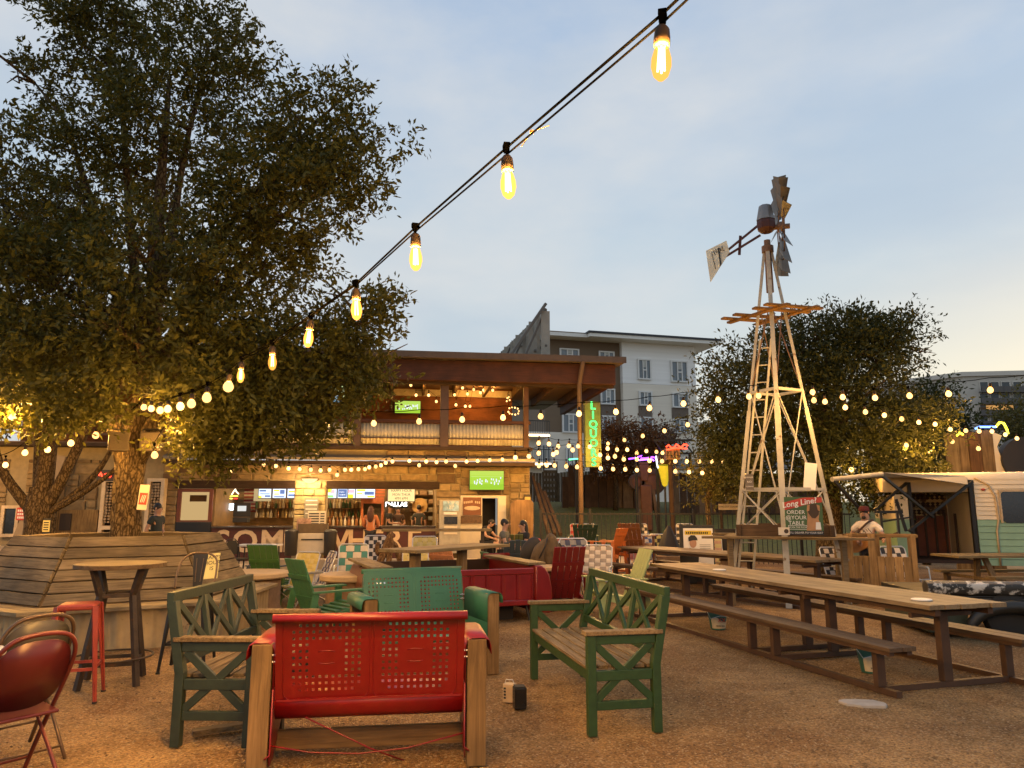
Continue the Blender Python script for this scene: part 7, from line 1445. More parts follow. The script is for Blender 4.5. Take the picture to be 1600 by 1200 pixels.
a_green, a_green2, a_navy, a_red, a_pale, a_orange, a_peach, a_dkg, a_brown, a_olive = ad_m('green', (0.04, 0.12, 0.03)), ad_m('green2', (0.045, 0.15, 0.06)), ad_m('navy', (0.035, 0.055, 0.075)), ad_m('red', (0.18, 0.007, 0.006)), ad_m('pale', (0.36, 0.40, 0.15)), ad_m('orange', (0.62, 0.17, 0.035)), ad_m('peach', (0.55, 0.25, 0.13)), ad_m('darkgreen', (0.012, 0.04, 0.022)), ad_m('brown', (0.19, 0.07, 0.02)), ad_m('olive', (0.11, 0.13, 0.04))
X = lambda px, Y: P(px, 795, Y).x
adirondack('green adirondack chair with broad arms behind the grey green bench', (X(508, 10.0), 10.0, 0), R(132), a_green2, 0.96)
adirondack('plain green adirondack chair seen from behind beyond the first green one', (X(432, 13.0), 13.0, 0), R(170), a_green, 1.0)
adirondack('navy adirondack chair turned away near the bar front table', (X(428, 14.2), 14.2, 0), R(165), a_navy, 0.95)
adirondack('red adirondack chair with its back to us beside the red truck bed', (X(876, 12.4), 12.4, 0), R(196), a_red, 1.0)
adirondack('pale lime adirondack chair leaning back over the green bench', (X(968, 11.7), 11.7, 0), R(-78), a_pale, 0.98)
adirondack('peach adirondack chair behind the high table legs', (X(706, 14.2), 14.2, 0), R(150), a_peach, 0.92)
adirondack('small red chair behind the red truck bed counter', (X(765, 14.4), 14.4, 0), R(205), a_red, 0.78)
adirondack('low green chair between the small red and the navy chair', (X(783, 14.9), 14.9, 0), R(110), a_green2, 0.70)
adirondack('navy adirondack chair with a rounded back before the timber slab', (X(806, 14.6), 14.6, 0), R(185), a_navy, 1.02, flat=False)
adirondack('olive green chair where the couple sits by the doorway', (X(800, 18.3), 18.3, 0), R(180), a_olive, 1.0)
adirondack('tall orange bar height adirondack chair', (X(953, 17.2), 17.2, 0), R(-128), a_orange, 0.92, 0.82, high=0.5, fan=True)
adirondack('tall brown bar height adirondack chair beside the orange one', (X(990, 17.6), 17.6, 0), R(150), a_brown, 0.85, high=0.42)
adirondack('dark green fan backed adirondack chair left of the orange one', (X(912, 19.5), 19.5, 0), R(180), a_dkg, 0.85, high=0.35, fan=True)
def webbed(label, loc, rz, ca, cb, nv=5, nh=6, s=1.0, tilt=22, pattern='check', arms=True):
    """folding lawn chair of woven straps on an aluminium frame; faces local -y"""
    t = thing('lawn_chair', label, 'chair', loc, rz, 'webbed lawn chairs'); t.scale = (s, s, s)
    W_, H_, z0 = 0.46, 0.56, 0.34; d_ = Vector((0, math.sin(R(tilt)), math.cos(R(tilt)))); o0 = Vector((0, 0.12, z0)); nn = Vector((0, -d_.z, d_.y))
    c = MB(); c.tube([(-W_ / 2, -0.35, 0), (-W_ / 2, -0.05, z0), o0 + Vector((-W_ / 2, 0, 0.0)), o0 + Vector((-W_ / 2, 0, 0)) + d_ * (H_ - 0.03), o0 + Vector((-W_ / 2 + 0.04, 0, 0)) + d_ * (H_ + 0.01), o0 + Vector((W_ / 2 - 0.04, 0, 0)) + d_ * (H_ + 0.01), o0 + Vector((W_ / 2, 0, 0)) + d_ * (H_ - 0.03), o0 + Vector((W_ / 2, 0, 0)), (W_ / 2, -0.05, z0), (W_ / 2, -0.35, 0)], 0.012, 7)
    c.tube([(-W_ / 2, 0.32, 0), (-W_ / 2, -0.30, z0 + 0.02), (W_ / 2, -0.30, z0 + 0.02), (W_ / 2, 0.32, 0)], 0.012, 7); c.build('frame', alu, t, smooth='all')
    if arms:
        for s_ in (-1, 1): c = MB(); c.tube([(s_ * (W_ / 2 + 0.02), 0.2, z0 + 0.2), (s_ * (W_ / 2 + 0.02), -0.28, z0 + 0.2), (s_ * (W_ / 2 + 0.02), -0.30, z0)], 0.012, 6); c.bb(s_ * (W_ / 2 + 0.02) - 0.02, s_ * (W_ / 2 + 0.02) + 0.02, -0.25, 0.1, z0 + 0.205, z0 + 0.225); c.build('arm_rest', alu, t)
    def weave(o, u, v, n_, Lu, Lv, nu, nvv):
        # straps along v (colour a) and along u (colour b), over and under
        for k in range(nu):
            x = (k + 0.5) / nu; wd = Lu / nu * 0.86; pts = []
            for j in range(nvv * 2 + 1): f = j / (nvv * 2); sg = (1 if ((k + j // 2) % 2 == 0) else -1) if j % 2 == 1 else 0; pts.append(o + u * (x - 0.5) * Lu + v * f * Lv + n_ * 0.006 * sg)
            c = MB(); c.strip([p - u * wd / 2 for p in pts], u * wd); c.build('strap', ca, t, solid=0.003)
        for j in range(nvv):
            z = (j + 0.5) / nvv; wd = Lv / nvv * 0.86; pts = []
            for k in range(nu * 2 + 1): f = k / (nu * 2); sg = (-1 if ((k // 2 + j) % 2 == 0) else 1) if k % 2 == 1 else 0; pts.append(o + u * (f - 0.5) * Lu + v * z * Lv + n_ * 0.006 * sg)
            c = MB(); c.strip([p - v * wd / 2 for p in pts], v * wd); c.build('strap', cb, t, solid=0.003)
    weave(o0 + d_ * 0.01, Vector((1, 0, 0)), d_, nn, W_, H_ - 0.02, nv, nh)
    weave(Vector((0, -0.30, z0 + 0.005)), Vector((1, 0, 0)), Vector((0, 1, 0)), Vector((0, 0, 1)), W_, 0.40, nv, max(3, nh - 2))
    return t
wb = lambda key, col: mat('web_' + key, col, 0.6, 0, 0.08, 12)
w_teal, w_white, w_yel, w_pur, w_blk, w_red, w_navy, w_pink, w_blue, w_cream = wb('teal', (0.05, 0.22, 0.19)), wb('white', (0.60, 0.52, 0.42)), wb('yellow', (0.52, 0.42, 0.12)), wb('purple', (0.10, 0.085, 0.16)), wb('black', (0.025, 0.022, 0.018)), wb('red', (0.42, 0.035, 0.025)), wb('navy', (0.035, 0.045, 0.09)), wb('pink', (0.50, 0.22, 0.19)), wb('blue', (0.06, 0.10, 0.26)), wb('cream', (0.55, 0.46, 0.20))
webbed('teal and white checked webbed lawn chair left of the high table', (X(553, 13.2), 13.2, 0), R(8), w_teal, w_white, 4, 5, 1.12)
webbed('yellow webbed lawn chair behind the green adirondack chairs', (X(468, 12.6), 12.6, 0), R(-20), w_yel, w_cream, 5, 6)
webbed('purple and white webbed lawn chair seen side on', (X(494, 12.9), 12.9, 0), R(-62), w_pur, w_white, 5, 6)
webbed('black and white webbed lawn chair beneath the bar letter H', (X(588, 18.0), 18.0, 0), R(10), w_blk, w_white, 5, 6, 1.1)
webbed('yellow webbed chair whose top shows above the high table', (X(664, 16.2), 16.2, 0), R(5), w_yel, w_cream, 5, 6, 1.15)
webbed('yellow webbed chair showing below the high table top', (X(651, 13.4), 13.4, 0), R(8), w_yel, w_cream, 5, 6)
webbed('red and white webbed lawn chair behind the backpack', (X(884, 16.2), 16.2, 0), R(12), w_red, w_white, 5, 6, 1.1)
webbed('navy and grey dotted webbed lawn chair behind the red adirondack', (X(905, 13.9), 13.9, 0), R(15), w_navy, wb('grey', (0.22, 0.21, 0.2)), 5, 6, 1.2)
webbed('white webbed lawn chair with dark dashes behind the green bench', (X(929, 13.2), 13.2, 0), R(-14), w_white, wb('taupe', (0.30, 0.25, 0.2)), 5, 8, 1.1)
webbed('pink half of a flag coloured lawn chair near the poster stand', (X(996, 18.4), 18.4, 0), R(15), w_pink, wb('pink2', (0.45, 0.15, 0.13)), 5, 6, 1.1)
webbed('blue and white starred lawn chair next to the pink one', (X(1011, 18.8), 18.8, 0), R(15), w_blue, w_white, 5, 6, 1.1)
webbed('black and yellow checked lawn chair next to the blue one', (X(1029, 18.9), 18.9, 0), R(-8), w_blk, w_yel, 5, 6, 1.1)
webbed('cream slatted lawn chair just right of the poster stand', (X(1110, 17.5), 17.5, 0), R(-10), w_cream, wb('pinkpad', (0.5, 0.3, 0.2)), 3, 7, 1.1)
webbed('black and white checked lawn chair left of the timber booth', (X(1308, 14.2), 14.2, 0), R(10), w_blk, w_white, 5, 5, 1.0)
webbed('black and white checked lawn chair inside the timber booth', (X(1405, 13.6), 13.6, 0), R(5), w_blk, w_white, 5, 5, 1.05)
for px, ca, cb, lab in ((903, w_pink, w_red, 'small pink webbed chair on the lawn by the corner pole'), (917, w_blue, w_white, 'small blue and white webbed chair on the lawn by the corner pole'), (1002, w_blk, w_white, 'black and white webbed chair on the lawn below the upended tractor'), (1068, w_blk, w_white, 'black and white webbed chair on the lawn behind the poster stand')):
    x_, y_ = X(px, 25.5), 25.5; webbed(lab, (x_, y_, lawn_z(x_, y_)), R(rnd.uniform(-15, 15)), ca, cb, 5, 6, 1.25)

# ================================================================== ROUND CONCRETE TABLES AND OTHER YARD PIECES
def round_slab(label, loc, r_, h, th=0.10, base=0.55, rz=0, name='round_table', m=None):
    t = thing(name, label, 'table', loc, rz, 'round stone topped tables'); m = m or concrete
    c = MB(); c.lathe([(0, h - th), (r_ - 0.02, h - th), (r_, h - th + 0.02), (r_, h - 0.02), (r_ - 0.02, h), (0, h)], n=36); c.build('tabletop', m, t, smooth=True)
    c = MB(); c.lathe([(r_ * base * 1.1, 0), (r_ * base, 0.1), (r_ * base, h - th)], n=28); c.build('base', mat('stone_drum', (0.22, 0.14, 0.08), 0.85, 0, 0.3, 6, 0.4, 30), t, smooth=True); return t
lim = mat('pale_stone', (0.44, 0.33, 0.20), 0.8, 0, 0.15, 5, 0.2, 30)
round_slab('round pale stone table between the green chair and the copper truck wing', (X(556, 11.9), 11.9, 0), 0.52, 0.60, 0.10, 0.8, m=lim)
round_slab('round pale stone table with the dark bag behind the red adirondack', (X(845, 13.2), 13.2, 0), 0.72, 0.66, 0.09, 0.75, m=lim)
round_slab('round pale stone table at the end of the plank bench', (X(388, 11.8), 12.0, 0), 0.62, 0.62, 0.09, 0.8, m=lim)
round_slab('low white round table by the red and white lawn chair', (X(872, 17.4), 17.4, 0), 0.38, 0.62, 0.03, 0.15, m=white_paint)
round_slab('low round stone table right of the poster stand', (X(1146, 16.8), 16.8, 0), 0.45, 0.62, 0.08, 0.75, m=lim)
t = thing('bistro_table', 'small white table with dark legs before the bar letters', 'table', (X(408, 18.5), 18.5, 0)); c = MB(); c.bb(-0.5, 0.5, -0.3, 0.3, 0.70, 0.74); c.build('tabletop', white_paint, t, bevel=0.005)
for sx_ in (-1, 1):
    for sy_ in (-1, 1): c = MB(); c.bar((sx_ * 0.45, sy_ * 0.25, 0), (sx_ * 0.42, sy_ * 0.22, 0.70), 0.03, 0.03); c.build('leg', black_metal, t)
t = thing('bistro_chair', 'black round backed chair beside the small white table', 'chair', (X(376, 17.5), 17.5, 0), R(60))
c = MB(); c.tube([(-0.2, 0.2, 0), (-0.2, 0.18, 0.5), (-0.19, 0.22, 0.8), (-0.1, 0.25, 0.9), (0.1, 0.25, 0.9), (0.19, 0.22, 0.8), (0.2, 0.18, 0.5), (0.2, 0.2, 0)], 0.013, 7); c.tube([(-0.2, -0.2, 0), (-0.19, -0.18, 0.45), (0.19, -0.18, 0.45), (0.2, -0.2, 0)], 0.013, 7); c.build('frame', black_metal, t, smooth='all'); c = MB(); c.bb(-0.2, 0.2, -0.2, 0.2, 0.44, 0.47); c.build('seat', black_metal, t); c = MB(); c.prism([(-0.17, 0.55), (0.17, 0.55), (0.18, 0.78), (0.09, 0.87), (-0.09, 0.87), (-0.18, 0.78)], (1, 0, 0), (0, 0, 1), (0, 0.015, 0), (0, 0.22, 0)); c.build('backrest', black_metal, t)
# stone low wall near the bar letters
o = MB().bb(-2.6, 2.6, -0.2, 0.2, 0, 0.32).build('low_wall', lim, bevel=0.02); o.location = (X(560, 17.0), 19.6, 0); tag(o, 'low pale stone seat wall in front of the bar counter', 'wall', kind='thing')
# folding chair and white cloth at far left
folding_chair('red brown folding chair beyond the left end of the plank bench', (X(12, 12.0), 12.0, 0), R(-120), mat('rust_steel', (0.20, 0.06, 0.03), 0.5), grey_tb)
t = thing('canvas_chair', 'cream canvas backed chair leaning beside the second tree', 'chair', (X(32, 12.6), 12.6, 0), R(165)); c = MB(); c.add([(-0.25, 0.1, 0.35), (0.25, 0.1, 0.35), (0.28, 0.3, 1.0), (-0.28, 0.3, 1.0)], [(0, 1, 2, 3)]); c.add([(-0.25, -0.35, 0.4), (0.25, -0.35, 0.4), (0.25, 0.1, 0.35), (-0.25, 0.1, 0.35)], [(0, 1, 2, 3)]); c.build('canvas', mat('cream_canvas', (0.55, 0.44, 0.3), 0.8), t, solid=0.01); c = MB()
for s in (-1, 1): c.bar((s * 0.27, -0.35, 0), (s * 0.27, 0.3, 1.0), 0.03, 0.03); c.bar((s * 0.27, 0.25, 0), (s * 0.27, -0.35, 0.42), 0.03, 0.03)
c.build('frame', ctw, t)
# gnarled trunks
dw = bark('driftwood', (0.20, 0.12, 0.06), (0.10, 0.055, 0.028))
def gnarl(label, loc, rz, specs, m=dw, name='driftwood_stump'):
    t = thing(name, label, 'driftwood', loc, rz)
    for pts, rs in specs: c = MB(); c.tube(pts, rs, 9); c.build('trunk', m, t, smooth='all', subsurf=1)
    return t
gnarl('gnarled brown driftwood stump standing left of the high table', (X(606, 13.6), 13.6, 0), 0, [([(-0.28, 0, 0), (-0.22, 0, 0.35), (-0.12, 0, 0.65), (-0.02, 0.02, 0.9), (0.05, 0, 1.1), (0.10, 0, 1.2)], [0.07, 0.065, 0.07, 0.08, 0.07, 0.04]), ([(0.12, 0, 0), (0.0, 0, 0.4), (0.06, 0, 0.8), (0.10, 0, 1.1)], [0.06, 0.055, 0.06, 0.05]), ([(-0.16, 0, 0.75), (-0.18, -0.02, 0.95), (-0.14, 0, 1.02)], [0.05, 0.055, 0.03]), ([(0.10, 0.1, 1.05), (0.28, 0.1, 0.6), (0.38, 0.1, 0.0)], [0.06, 0.065, 0.07])])
def crumple(c, sd, a=0.035):
    from mathutils import noise
    for i, v in enumerate(c.v): q_ = Vector(v); k = abs(noise.noise(Vector((q_.x * 9, q_.y * 9, q_.z * 3.5 + sd * 9)))) ; h_ = noise.noise_vector(q_ * 5); c.v[i] = tuple(q_ + h_ * a + Vector((0, -0.05 * k, -0.03 * k)))
bag = mat('dark_bag', (0.018, 0.016, 0.018), 0.7); bagb = mat('olive_canvas', (0.085, 0.058, 0.03), 0.8, 0, 0.3, 8, 0.4, 30)
t = thing('backpack', 'brown canvas bag heaped on the round stone table', 'bag', (X(855, 13.1), 13.1, 0.66))
for (cx_, cz_, rx_, rz_, a_) in ((-0.12, 0.17, 0.15, 0.26, 28), (0.05, 0.24, 0.13, 0.28, 8), (0.20, 0.17, 0.10, 0.22, -24)):
    c = MB(); c.ell((cx_, 0, cz_), (rx_, 0.13, rz_), 26, 20, Matrix.Rotation(R(a_), 3, 'Y')); crumple(c, cx_); c.build('lobe', bagb, t, smooth='all')
c = MB(); c.tube([(0.0, -0.13, 0.45), (-0.05, -0.16, 0.3), (-0.15, -0.14, 0.1)], 0.014, 6); c.tube([(0.2, -0.08, 0.36), (0.3, -0.1, 0.2), (0.28, -0.08, 0.02)], 0.012, 6); c.build('strap', bag, t, smooth='all')
t = thing('backpack', 'black bag leaning left of the brown canvas bag', 'bag', (X(829, 13.4), 13.4, 0.66)); c = MB(); c.ell((0, 0, 0.22), (0.16, 0.12, 0.25), 14, 10, Matrix.Rotation(R(32), 3, 'Y')); c.build('body', bag, t, smooth='all'); c = MB(); c.ell((0.12, 0.0, 0.38), (0.06, 0.05, 0.05), 10, 8); c.build('red_pouch', red_sign, t, smooth='all')
# covered black fire pit and dark box right of it
t = thing('covered_umbrella', 'black tarpaulin cone over a folded umbrella behind the picnic table', 'umbrella', (X(1044, 18.6), 18.6, 0)); t.scale = (0.85, 0.85, 0.95); c = MB(); n = 16; rings = []
for j, (r_, z) in enumerate(((0.34, 0.5), (0.30, 0.7), (0.20, 0.95), (0.10, 1.15), (0.03, 1.25))): rings.append([(r_ * (1 + 0.15 * math.sin(k * 2.5)) * math.cos(2 * math.pi * k / n), r_ * (1 + 0.15 * math.sin(k * 2.5)) * math.sin(2 * math.pi * k / n), z) for k in range(n)])
c.add([v for r_ in rings for v in r_], [(j * n + k, j * n + (k + 1) % n, (j + 1) * n + (k + 1) % n, (j + 1) * n + k) for j in range(4) for k in range(n)]); c.build('tarpaulin', bag, t, smooth='all'); c = MB(); c.cyl((0, 0, 0), (0, 0, 1.2), 0.03); c.lathe([(0.42, 0), (0.42, 0.48), (0.36, 0.5)], n=20); c.build('base', mat('stone_drum', (0, 0, 0)), t, smooth=True)
t = thing('planter_tub', 'black tub by the low round stone table', 'tub', (X(1134, 18), 18.0, 0)); c = MB(); c.lathe([(0.26, 0.5), (0.30, 1.12), (0.31, 1.12), (0.28, 0.55), (0, 0.55)], n=20); c.build('body', bag, t, smooth=True); c = MB(); c.bb(-0.3, 0.3, -0.25, 0.25, 0, 0.5); c.build('plinth', lim, t)
# poster stand with a man in a cap
p = P(1090, 846, 16.4); t = thing('poster_stand', 'black framed poster of a man in a cap standing behind the picnic table', 'sign', (p.x, p.y, 0), R(-6)); hw = 0.33; z0, z1 = 0.28, 1.18
c = MB(); c.bb(-hw - 0.05, hw + 0.03, 0.02, 0.06, 0.0, 1.25); c.build('frame', black_print, t, bevel=0.008); c = MB(); c.bb(-hw + 0.03, hw, 0.0, 0.019, z0, z1); sh = c.build('sheet', white_print, t)
c = MB(); c.bb(-hw + 0.06, hw - 0.03, -0.004, -0.0005, z1 - 0.14, z1 - 0.05); c.build('yellow_strip', mat('poster_yellow', (0.62, 0.45, 0.03), 0.5), t)
c = MB(); r_ = random.Random(2)
for k in range(12): xx = -hw + 0.09 + 0.04 * k; c.bb(xx, xx + 0.025, -0.008, -0.0045, z1 - 0.12, z1 - 0.075)
c.build('strip_lettering', black_print, t)
c = MB(); c.prism([(-hw - 0.06, 0.3), (-hw - 0.06, 0.66), (-0.17, 0.76), (-0.06, 0.72), (0.02, 0.6), (0.0, 0.42), (0.08, 0.38), (-0.06, 0.33), (-0.12, 0.3)], (1, 0, 0), (0, 0, 1), (0, 0.003, 0), (0, -0.006, 0)); c.build('printed_torso', black_print, t)
c = MB(); c.ell((-0.10, -0.006, 0.86), (0.075, 0.004, 0.10), 16, 10); c.build('printed_face', skin_m, t)
c = MB(); c.prism([(-0.19, 0.9), (-0.20, 0.98), (-0.14, 1.03), (-0.06, 1.03), (-0.01, 0.97), (-0.0, 0.92), (-0.1, 0.925)], (1, 0, 0), (0, 0, 1), (0, 0.003, 0), (0, -0.014, 0)); c.build('printed_cap', black_print, t)
c = MB()
for k in range(5): c.bb(0.04, hw - 0.06, -0.004, -0.0005, 0.82 - 0.04 * k, 0.835 - 0.04 * k)
for k in range(2): c.bb(-0.2, hw - 0.06, -0.004, -0.0005, 0.31 + 0.04 * k, 0.325 + 0.04 * k)
c.build('line_of_print', mat('grey_print', (0.35, 0.33, 0.3), 0.6), t)

# ================================================================== YARD FENCE AND WHAT STANDS BEHIND IT
fe = thing('metal_fence', 'black metal picket fence along the foot of the lawn', 'fence', (0, 0, 0))
fp = [Vector((X(845, 22.5), 22.5, 0)), Vector((X(1000, 22), 22, 0)), Vector((X(1170, 21.5), 21.5, 0)), Vector((X(1330, 21), 21, 0))]
for a, b_ in zip(fp, fp[1:]):
    c = MB()
    for z in (0.25, 1.45): c.bar(a + Vector((0, 0, z)), b_ + Vector((0, 0, z)), 0.03, 0.045)
    c.build('rail', black_metal, fe); n = int((b_ - a).length / 0.13); c = MB()
    for k in range(n): q_ = a.lerp(b_, (k + 0.5) / n); c.bb(q_.x - 0.008, q_.x + 0.008, q_.y - 0.008, q_.y + 0.008, 0.05, 1.5)
    o = c.build('picket', black_metal, fe); o['kind'] = 'stuff'
    for f in (0, 0.5): q_ = a.lerp(b_, f); c = MB(); c.bb(q_.x - 0.035, q_.x + 0.035, q_.y - 0.035, q_.y + 0.035, 0, 1.6); c.build('post', black_metal, fe)
# stair rails climbing beside the bar corner
t = thing('stair_railing', 'dark timber stair rails climbing past the bar corner', 'railing', (0, 0, 0)); c = MB(); s0, s1 = P(838, 835, 23.2), P(872, 838, 23.2)
for k in range(3): a = P(832 + 9 * k, 745 + 12 * k, 25.5); b_ = P(858 + 9 * k, 835, 23.0); c = MB(); c.bar(a, b_, 0.1, 0.12); c.build('rail', ctd, t)
# board fence with gate and shed wall far behind
bf = thing('board_fence', 'weathered board fence at the top of the lawn', 'fence', (0, 0, 0)); c = MB(); gw = wood('old_fence_board', (0.24, 0.18, 0.12), (0.14, 0.10, 0.065), 'Z')
for k in range(26): q_ = Vector((X(828, 39) + 0.16 * k, 39.0, 0)); zz = 2.0; c = MB(); c.bb(q_.x, q_.x + 0.145, q_.y, q_.y + 0.03, zz - 0.4, zz + 1.5 + rnd.uniform(-.05, .05)); c.build('board', gw, bf)
gt = thing('timber_gate', 'slatted timber gate standing before the apartment lower wall', 'gate', (X(851, 38), 38, 1.9))
for k in range(7): c = MB(); c.bb(0, 0.62, 0, 0.04, 0.1 + 0.28 * k, 0.26 + 0.28 * k); c.build('slat', gw, gt)
c = MB(); c.bb(-0.06, 0, -0.02, 0.06, 0, 2.1); c.bb(0.62, 0.68, -0.02, 0.06, 0, 2.1); c.build('post', gw, gt)
sh_ = thing('timber_shack', 'low plank fronted shack with junk art behind the lawn', 'shed', (X(1060, 33), 33, lawn_z(X(1060, 33), 33)))
wsh = [wood('shack_a', (0.24, 0.11, 0.05), (0.13, 0.055, 0.025), 'Z'), wood('shack_b', (0.30, 0.19, 0.11), (0.18, 0.10, 0.06), 'Z'), wood('shack_c', (0.13, 0.07, 0.04), (0.07, 0.035, 0.02), 'Z')]
Lsh = X(1270, 33) - X(1045, 33)
x_ = -0.4
while x_ < Lsh: w_ = rnd.uniform(0.18, 0.34); c = MB(); c.bb(x_, x_ + w_ - 0.015, 0, 0.04, -0.3, 1.75 + rnd.uniform(-.15, .15)); c.build('board', rnd.choice(wsh), sh_); x_ += w_
c = MB(); c.prism([(-0.5, 1.9), (1.6, 2.5), (1.6, 2.55), (-0.5, 1.97)], (0, 1, 0), (0, 0, 1), (Lsh + 1, 0, 0), (-0.7, 0, 0)); c.build('roof', mat('roof_sheet', (0, 0, 0)), sh_)
# dark shed range left of it, under the liquor sign
sh2 = thing('timber_shack', 'dark open fronted shed range behind the corner pole', 'shed', (X(880, 34), 34.5, lawn_z(X(880, 34), 34)))
Ls2 = X(1010, 34) - X(880, 34); x_ = 0
while x_ < Ls2: w_ = rnd.uniform(0.2, 0.5); c = MB(); c.bb(x_, x_ + w_ - 0.02, rnd.uniform(0, 0.4), 0.5, -0.3, 1.9 + rnd.uniform(-.4, .2)); c.build('board', wsh[2] if rnd.random() < 0.75 else wsh[1], sh2); x_ += w_
# upended tractor sculpture
ts = thing('tractor_sculpture', 'rusty tractor stood on end as yard art behind the lawn', 'sculpture', (X(1008, 30), 30, lawn_z(X(1008, 30), 30)))
rst = mat('tractor_rust', (0.15, 0.065, 0.035), 0.6, 0.3, 0.3, 6); tzz = lambda py: P(1008, py, 30).z - ts.location.z; tXX = lambda px: X(px, 30) - X(1008, 30)
for px, r_ in ((996, 0.33), (1021, 0.52)):
    c = MB(); cx_, cz_ = tXX(px), tzz(753); Mx = Matrix.Rotation(R(90), 3, 'X'); c.lathe([(r_ * 0.62, -0.12), (r_ * 0.9, -0.12), (r_, -0.08), (r_, 0.08), (r_ * 0.9, 0.12), (r_ * 0.62, 0.12), (r_ * 0.62, -0.12)], (cx_, 0, cz_), 28, Mx); wl = c.build('wheel', mat('old_tyre', (0.075, 0.045, 0.03), 0.8), ts, smooth=True); c = MB(); c.lathe([(0.0, -0.06), (r_ * 0.6, -0.04), (r_ * 0.62, 0.04), (0, 0.06)], (cx_, 0, cz_), 20, Mx); c.build('rim', rst, wl, smooth=True)
c = MB(); c.bb(tXX(1000), tXX(1018), -0.25, 0.25, 0, tzz(758)); c.build('engine_block', rst, ts, bevel=0.05); c = MB(); c.prism([(tXX(1002), tzz(752)), (tXX(1013), tzz(752)), (tXX(1015), tzz(722)), (tXX(1000), tzz(722))], (1, 0, 0), (0, 0, 1), (0, 0.3, 0), (0, -0.15, 0)); c.build('bonnet', rst, ts, bevel=0.04)
for px in (995, 1026): c = MB(); c.bar((tXX(px), -0.3, 0), (tXX(px - (1008 - px) * -0.3), -0.1, tzz(765)), 0.12, 0.12); c.build('prop', wsh[1], ts)
# ice cream cone sign
ic_ = thing('ice_cream_sign', 'giant yellow ice cream cone sign with a dark scoop', 'sign', P(1039, 760, 27)); z0 = P(1039, 760, 27).z; q_ = ic_.location
c = MB(); c.lathe([(0.02, -0.02), (0.10, 0.05), (0.24, 0.72), (0.27, 0.74), (0.2, 0.78)], n=20); c.build('cone', mat('cone_yellow', (0.62, 0.55, 0.03), 0.5, emit=(0.9, 0.8, 0.05), estr=0.35), ic_, smooth=True); c = MB(); c.ell((0.04, 0, 0.98), (0.31, 0.3, 0.28), 18, 12); c.build('scoop', mat('scoop_brown', (0.05, 0.025, 0.015), 0.5), ic_, smooth='all'); c = MB(); c.cyl((0, 0, -q_.z + lawn_z(q_.x, q_.y)), (0, 0, 0.0), 0.04); c.build('pole', black_metal, ic_)
c = MB(); c.tube([(-0.30, -0.05, 1.1), (-0.27, -0.05, 0.8), (-0.24, -0.05, 0.66)], 0.025, 6); c.build('neon_tube', emis('white_neon', (1, 1, 1), 4.0), ic_)
# steel truss arch with a bicycle on it and red neon kiosk below
tr2 = thing('steel_truss', 'black steel truss spanning between kiosk and lawn', 'truss', P(1022, 688, 28)); o0 = tr2.location.copy(); e_ = P(1082, 688, 28) - o0; h_ = 0.5
c = MB(); c.bar((0, 0, 0), (e_.x, 0, 0), 0.08, 0.08); c.bar((0, 0, -h_), (e_.x, 0, -h_), 0.08, 0.08); c.build('chord', black_metal, tr2)
for k in range(4): c = MB(); xx = e_.x * k / 4; c.bar((xx, 0, 0), (xx + e_.x / 4, 0, -h_), 0.05, 0.05); c.build('web_bar', black_metal, tr2)
for xx in (0.1, e_.x - 0.1): c = MB(); c.bar((xx, 0.1, -h_), (xx, 0.1, lawn_z(o0.x, 28) - o0.z), 0.1, 0.1); c.build('post', black_metal, tr2)
for k in range(9): a = R(20 + 17.5 * k); c = MB(); c.bar((0.55, 0, 0.04), (0.55 + 0.5 * math.cos(a), 0, 0.04 + 0.45 * math.sin(a)), 0.015, 0.015); c.build('ray_spike', black_metal, tr2)
bk_ = thing('bicycle', 'thin black bicycle frame mounted on top of the steel truss', 'bicycle', P(1064, 688, 28) + Vector((0, 0, 0.045)))
for xx in (-0.35, 0.35): c = MB(); c.tube([(xx + 0.2 * math.cos(2 * math.pi * k / 18), 0, 0.2 + 0.2 * math.sin(2 * math.pi * k / 18)) for k in range(18)], 0.014, 5, closed=True); c.build('wheel', black_metal, bk_)
c = MB(); c.tube([(-0.35, 0, 0.2), (-0.12, 0, 0.5), (0.25, 0, 0.52), (0.35, 0, 0.2)], 0.014, 5); c.tube([(-0.12, 0, 0.5), (0.0, 0, 0.18), (0.25, 0, 0.52)], 0.014, 5); c.tube([(-0.35, 0, 0.2), (0.0, 0, 0.18)], 0.014, 5); c.build('frame', black_metal, bk_); c = MB(); c.tube([(0.2, 0, 0.6), (0.3, 0, 0.58), (0.25, 0, 0.5)], 0.014, 5); c.build('handlebar', black_metal, bk_)
kk = thing('neon_kiosk', 'kiosk sign with red neon scroll beside the feathery tree', 'sign', P(1060, 716, 26)); o0 = kk.location.copy()
kx = lambda px: X(px, 26) - o0.x; kz2 = lambda py: P(1060, py, 26).z - o0.z
c = MB(); c.bb(kx(1044), kx(1066), 0, 0.4, kz2(718), kz2(700)); c.build('sign_box', mat('kiosk_tan', (0.30, 0.15, 0.06), 0.6), kk); c = MB()
for k in range(4): xx = kx(1046) + 0.12 * k; c.bar((xx, -0.01, kz2(716)), (xx, -0.01, kz2(704)), 0.03, 0.01, (0, 1, 0)); c.bar((xx, -0.01, kz2(710)), (xx + 0.08, -0.01, kz2(704 + 6 * (k % 2) * 2)), 0.03, 0.01, (0, 1, 0))
c.build('worn_lettering', black_print, kk)
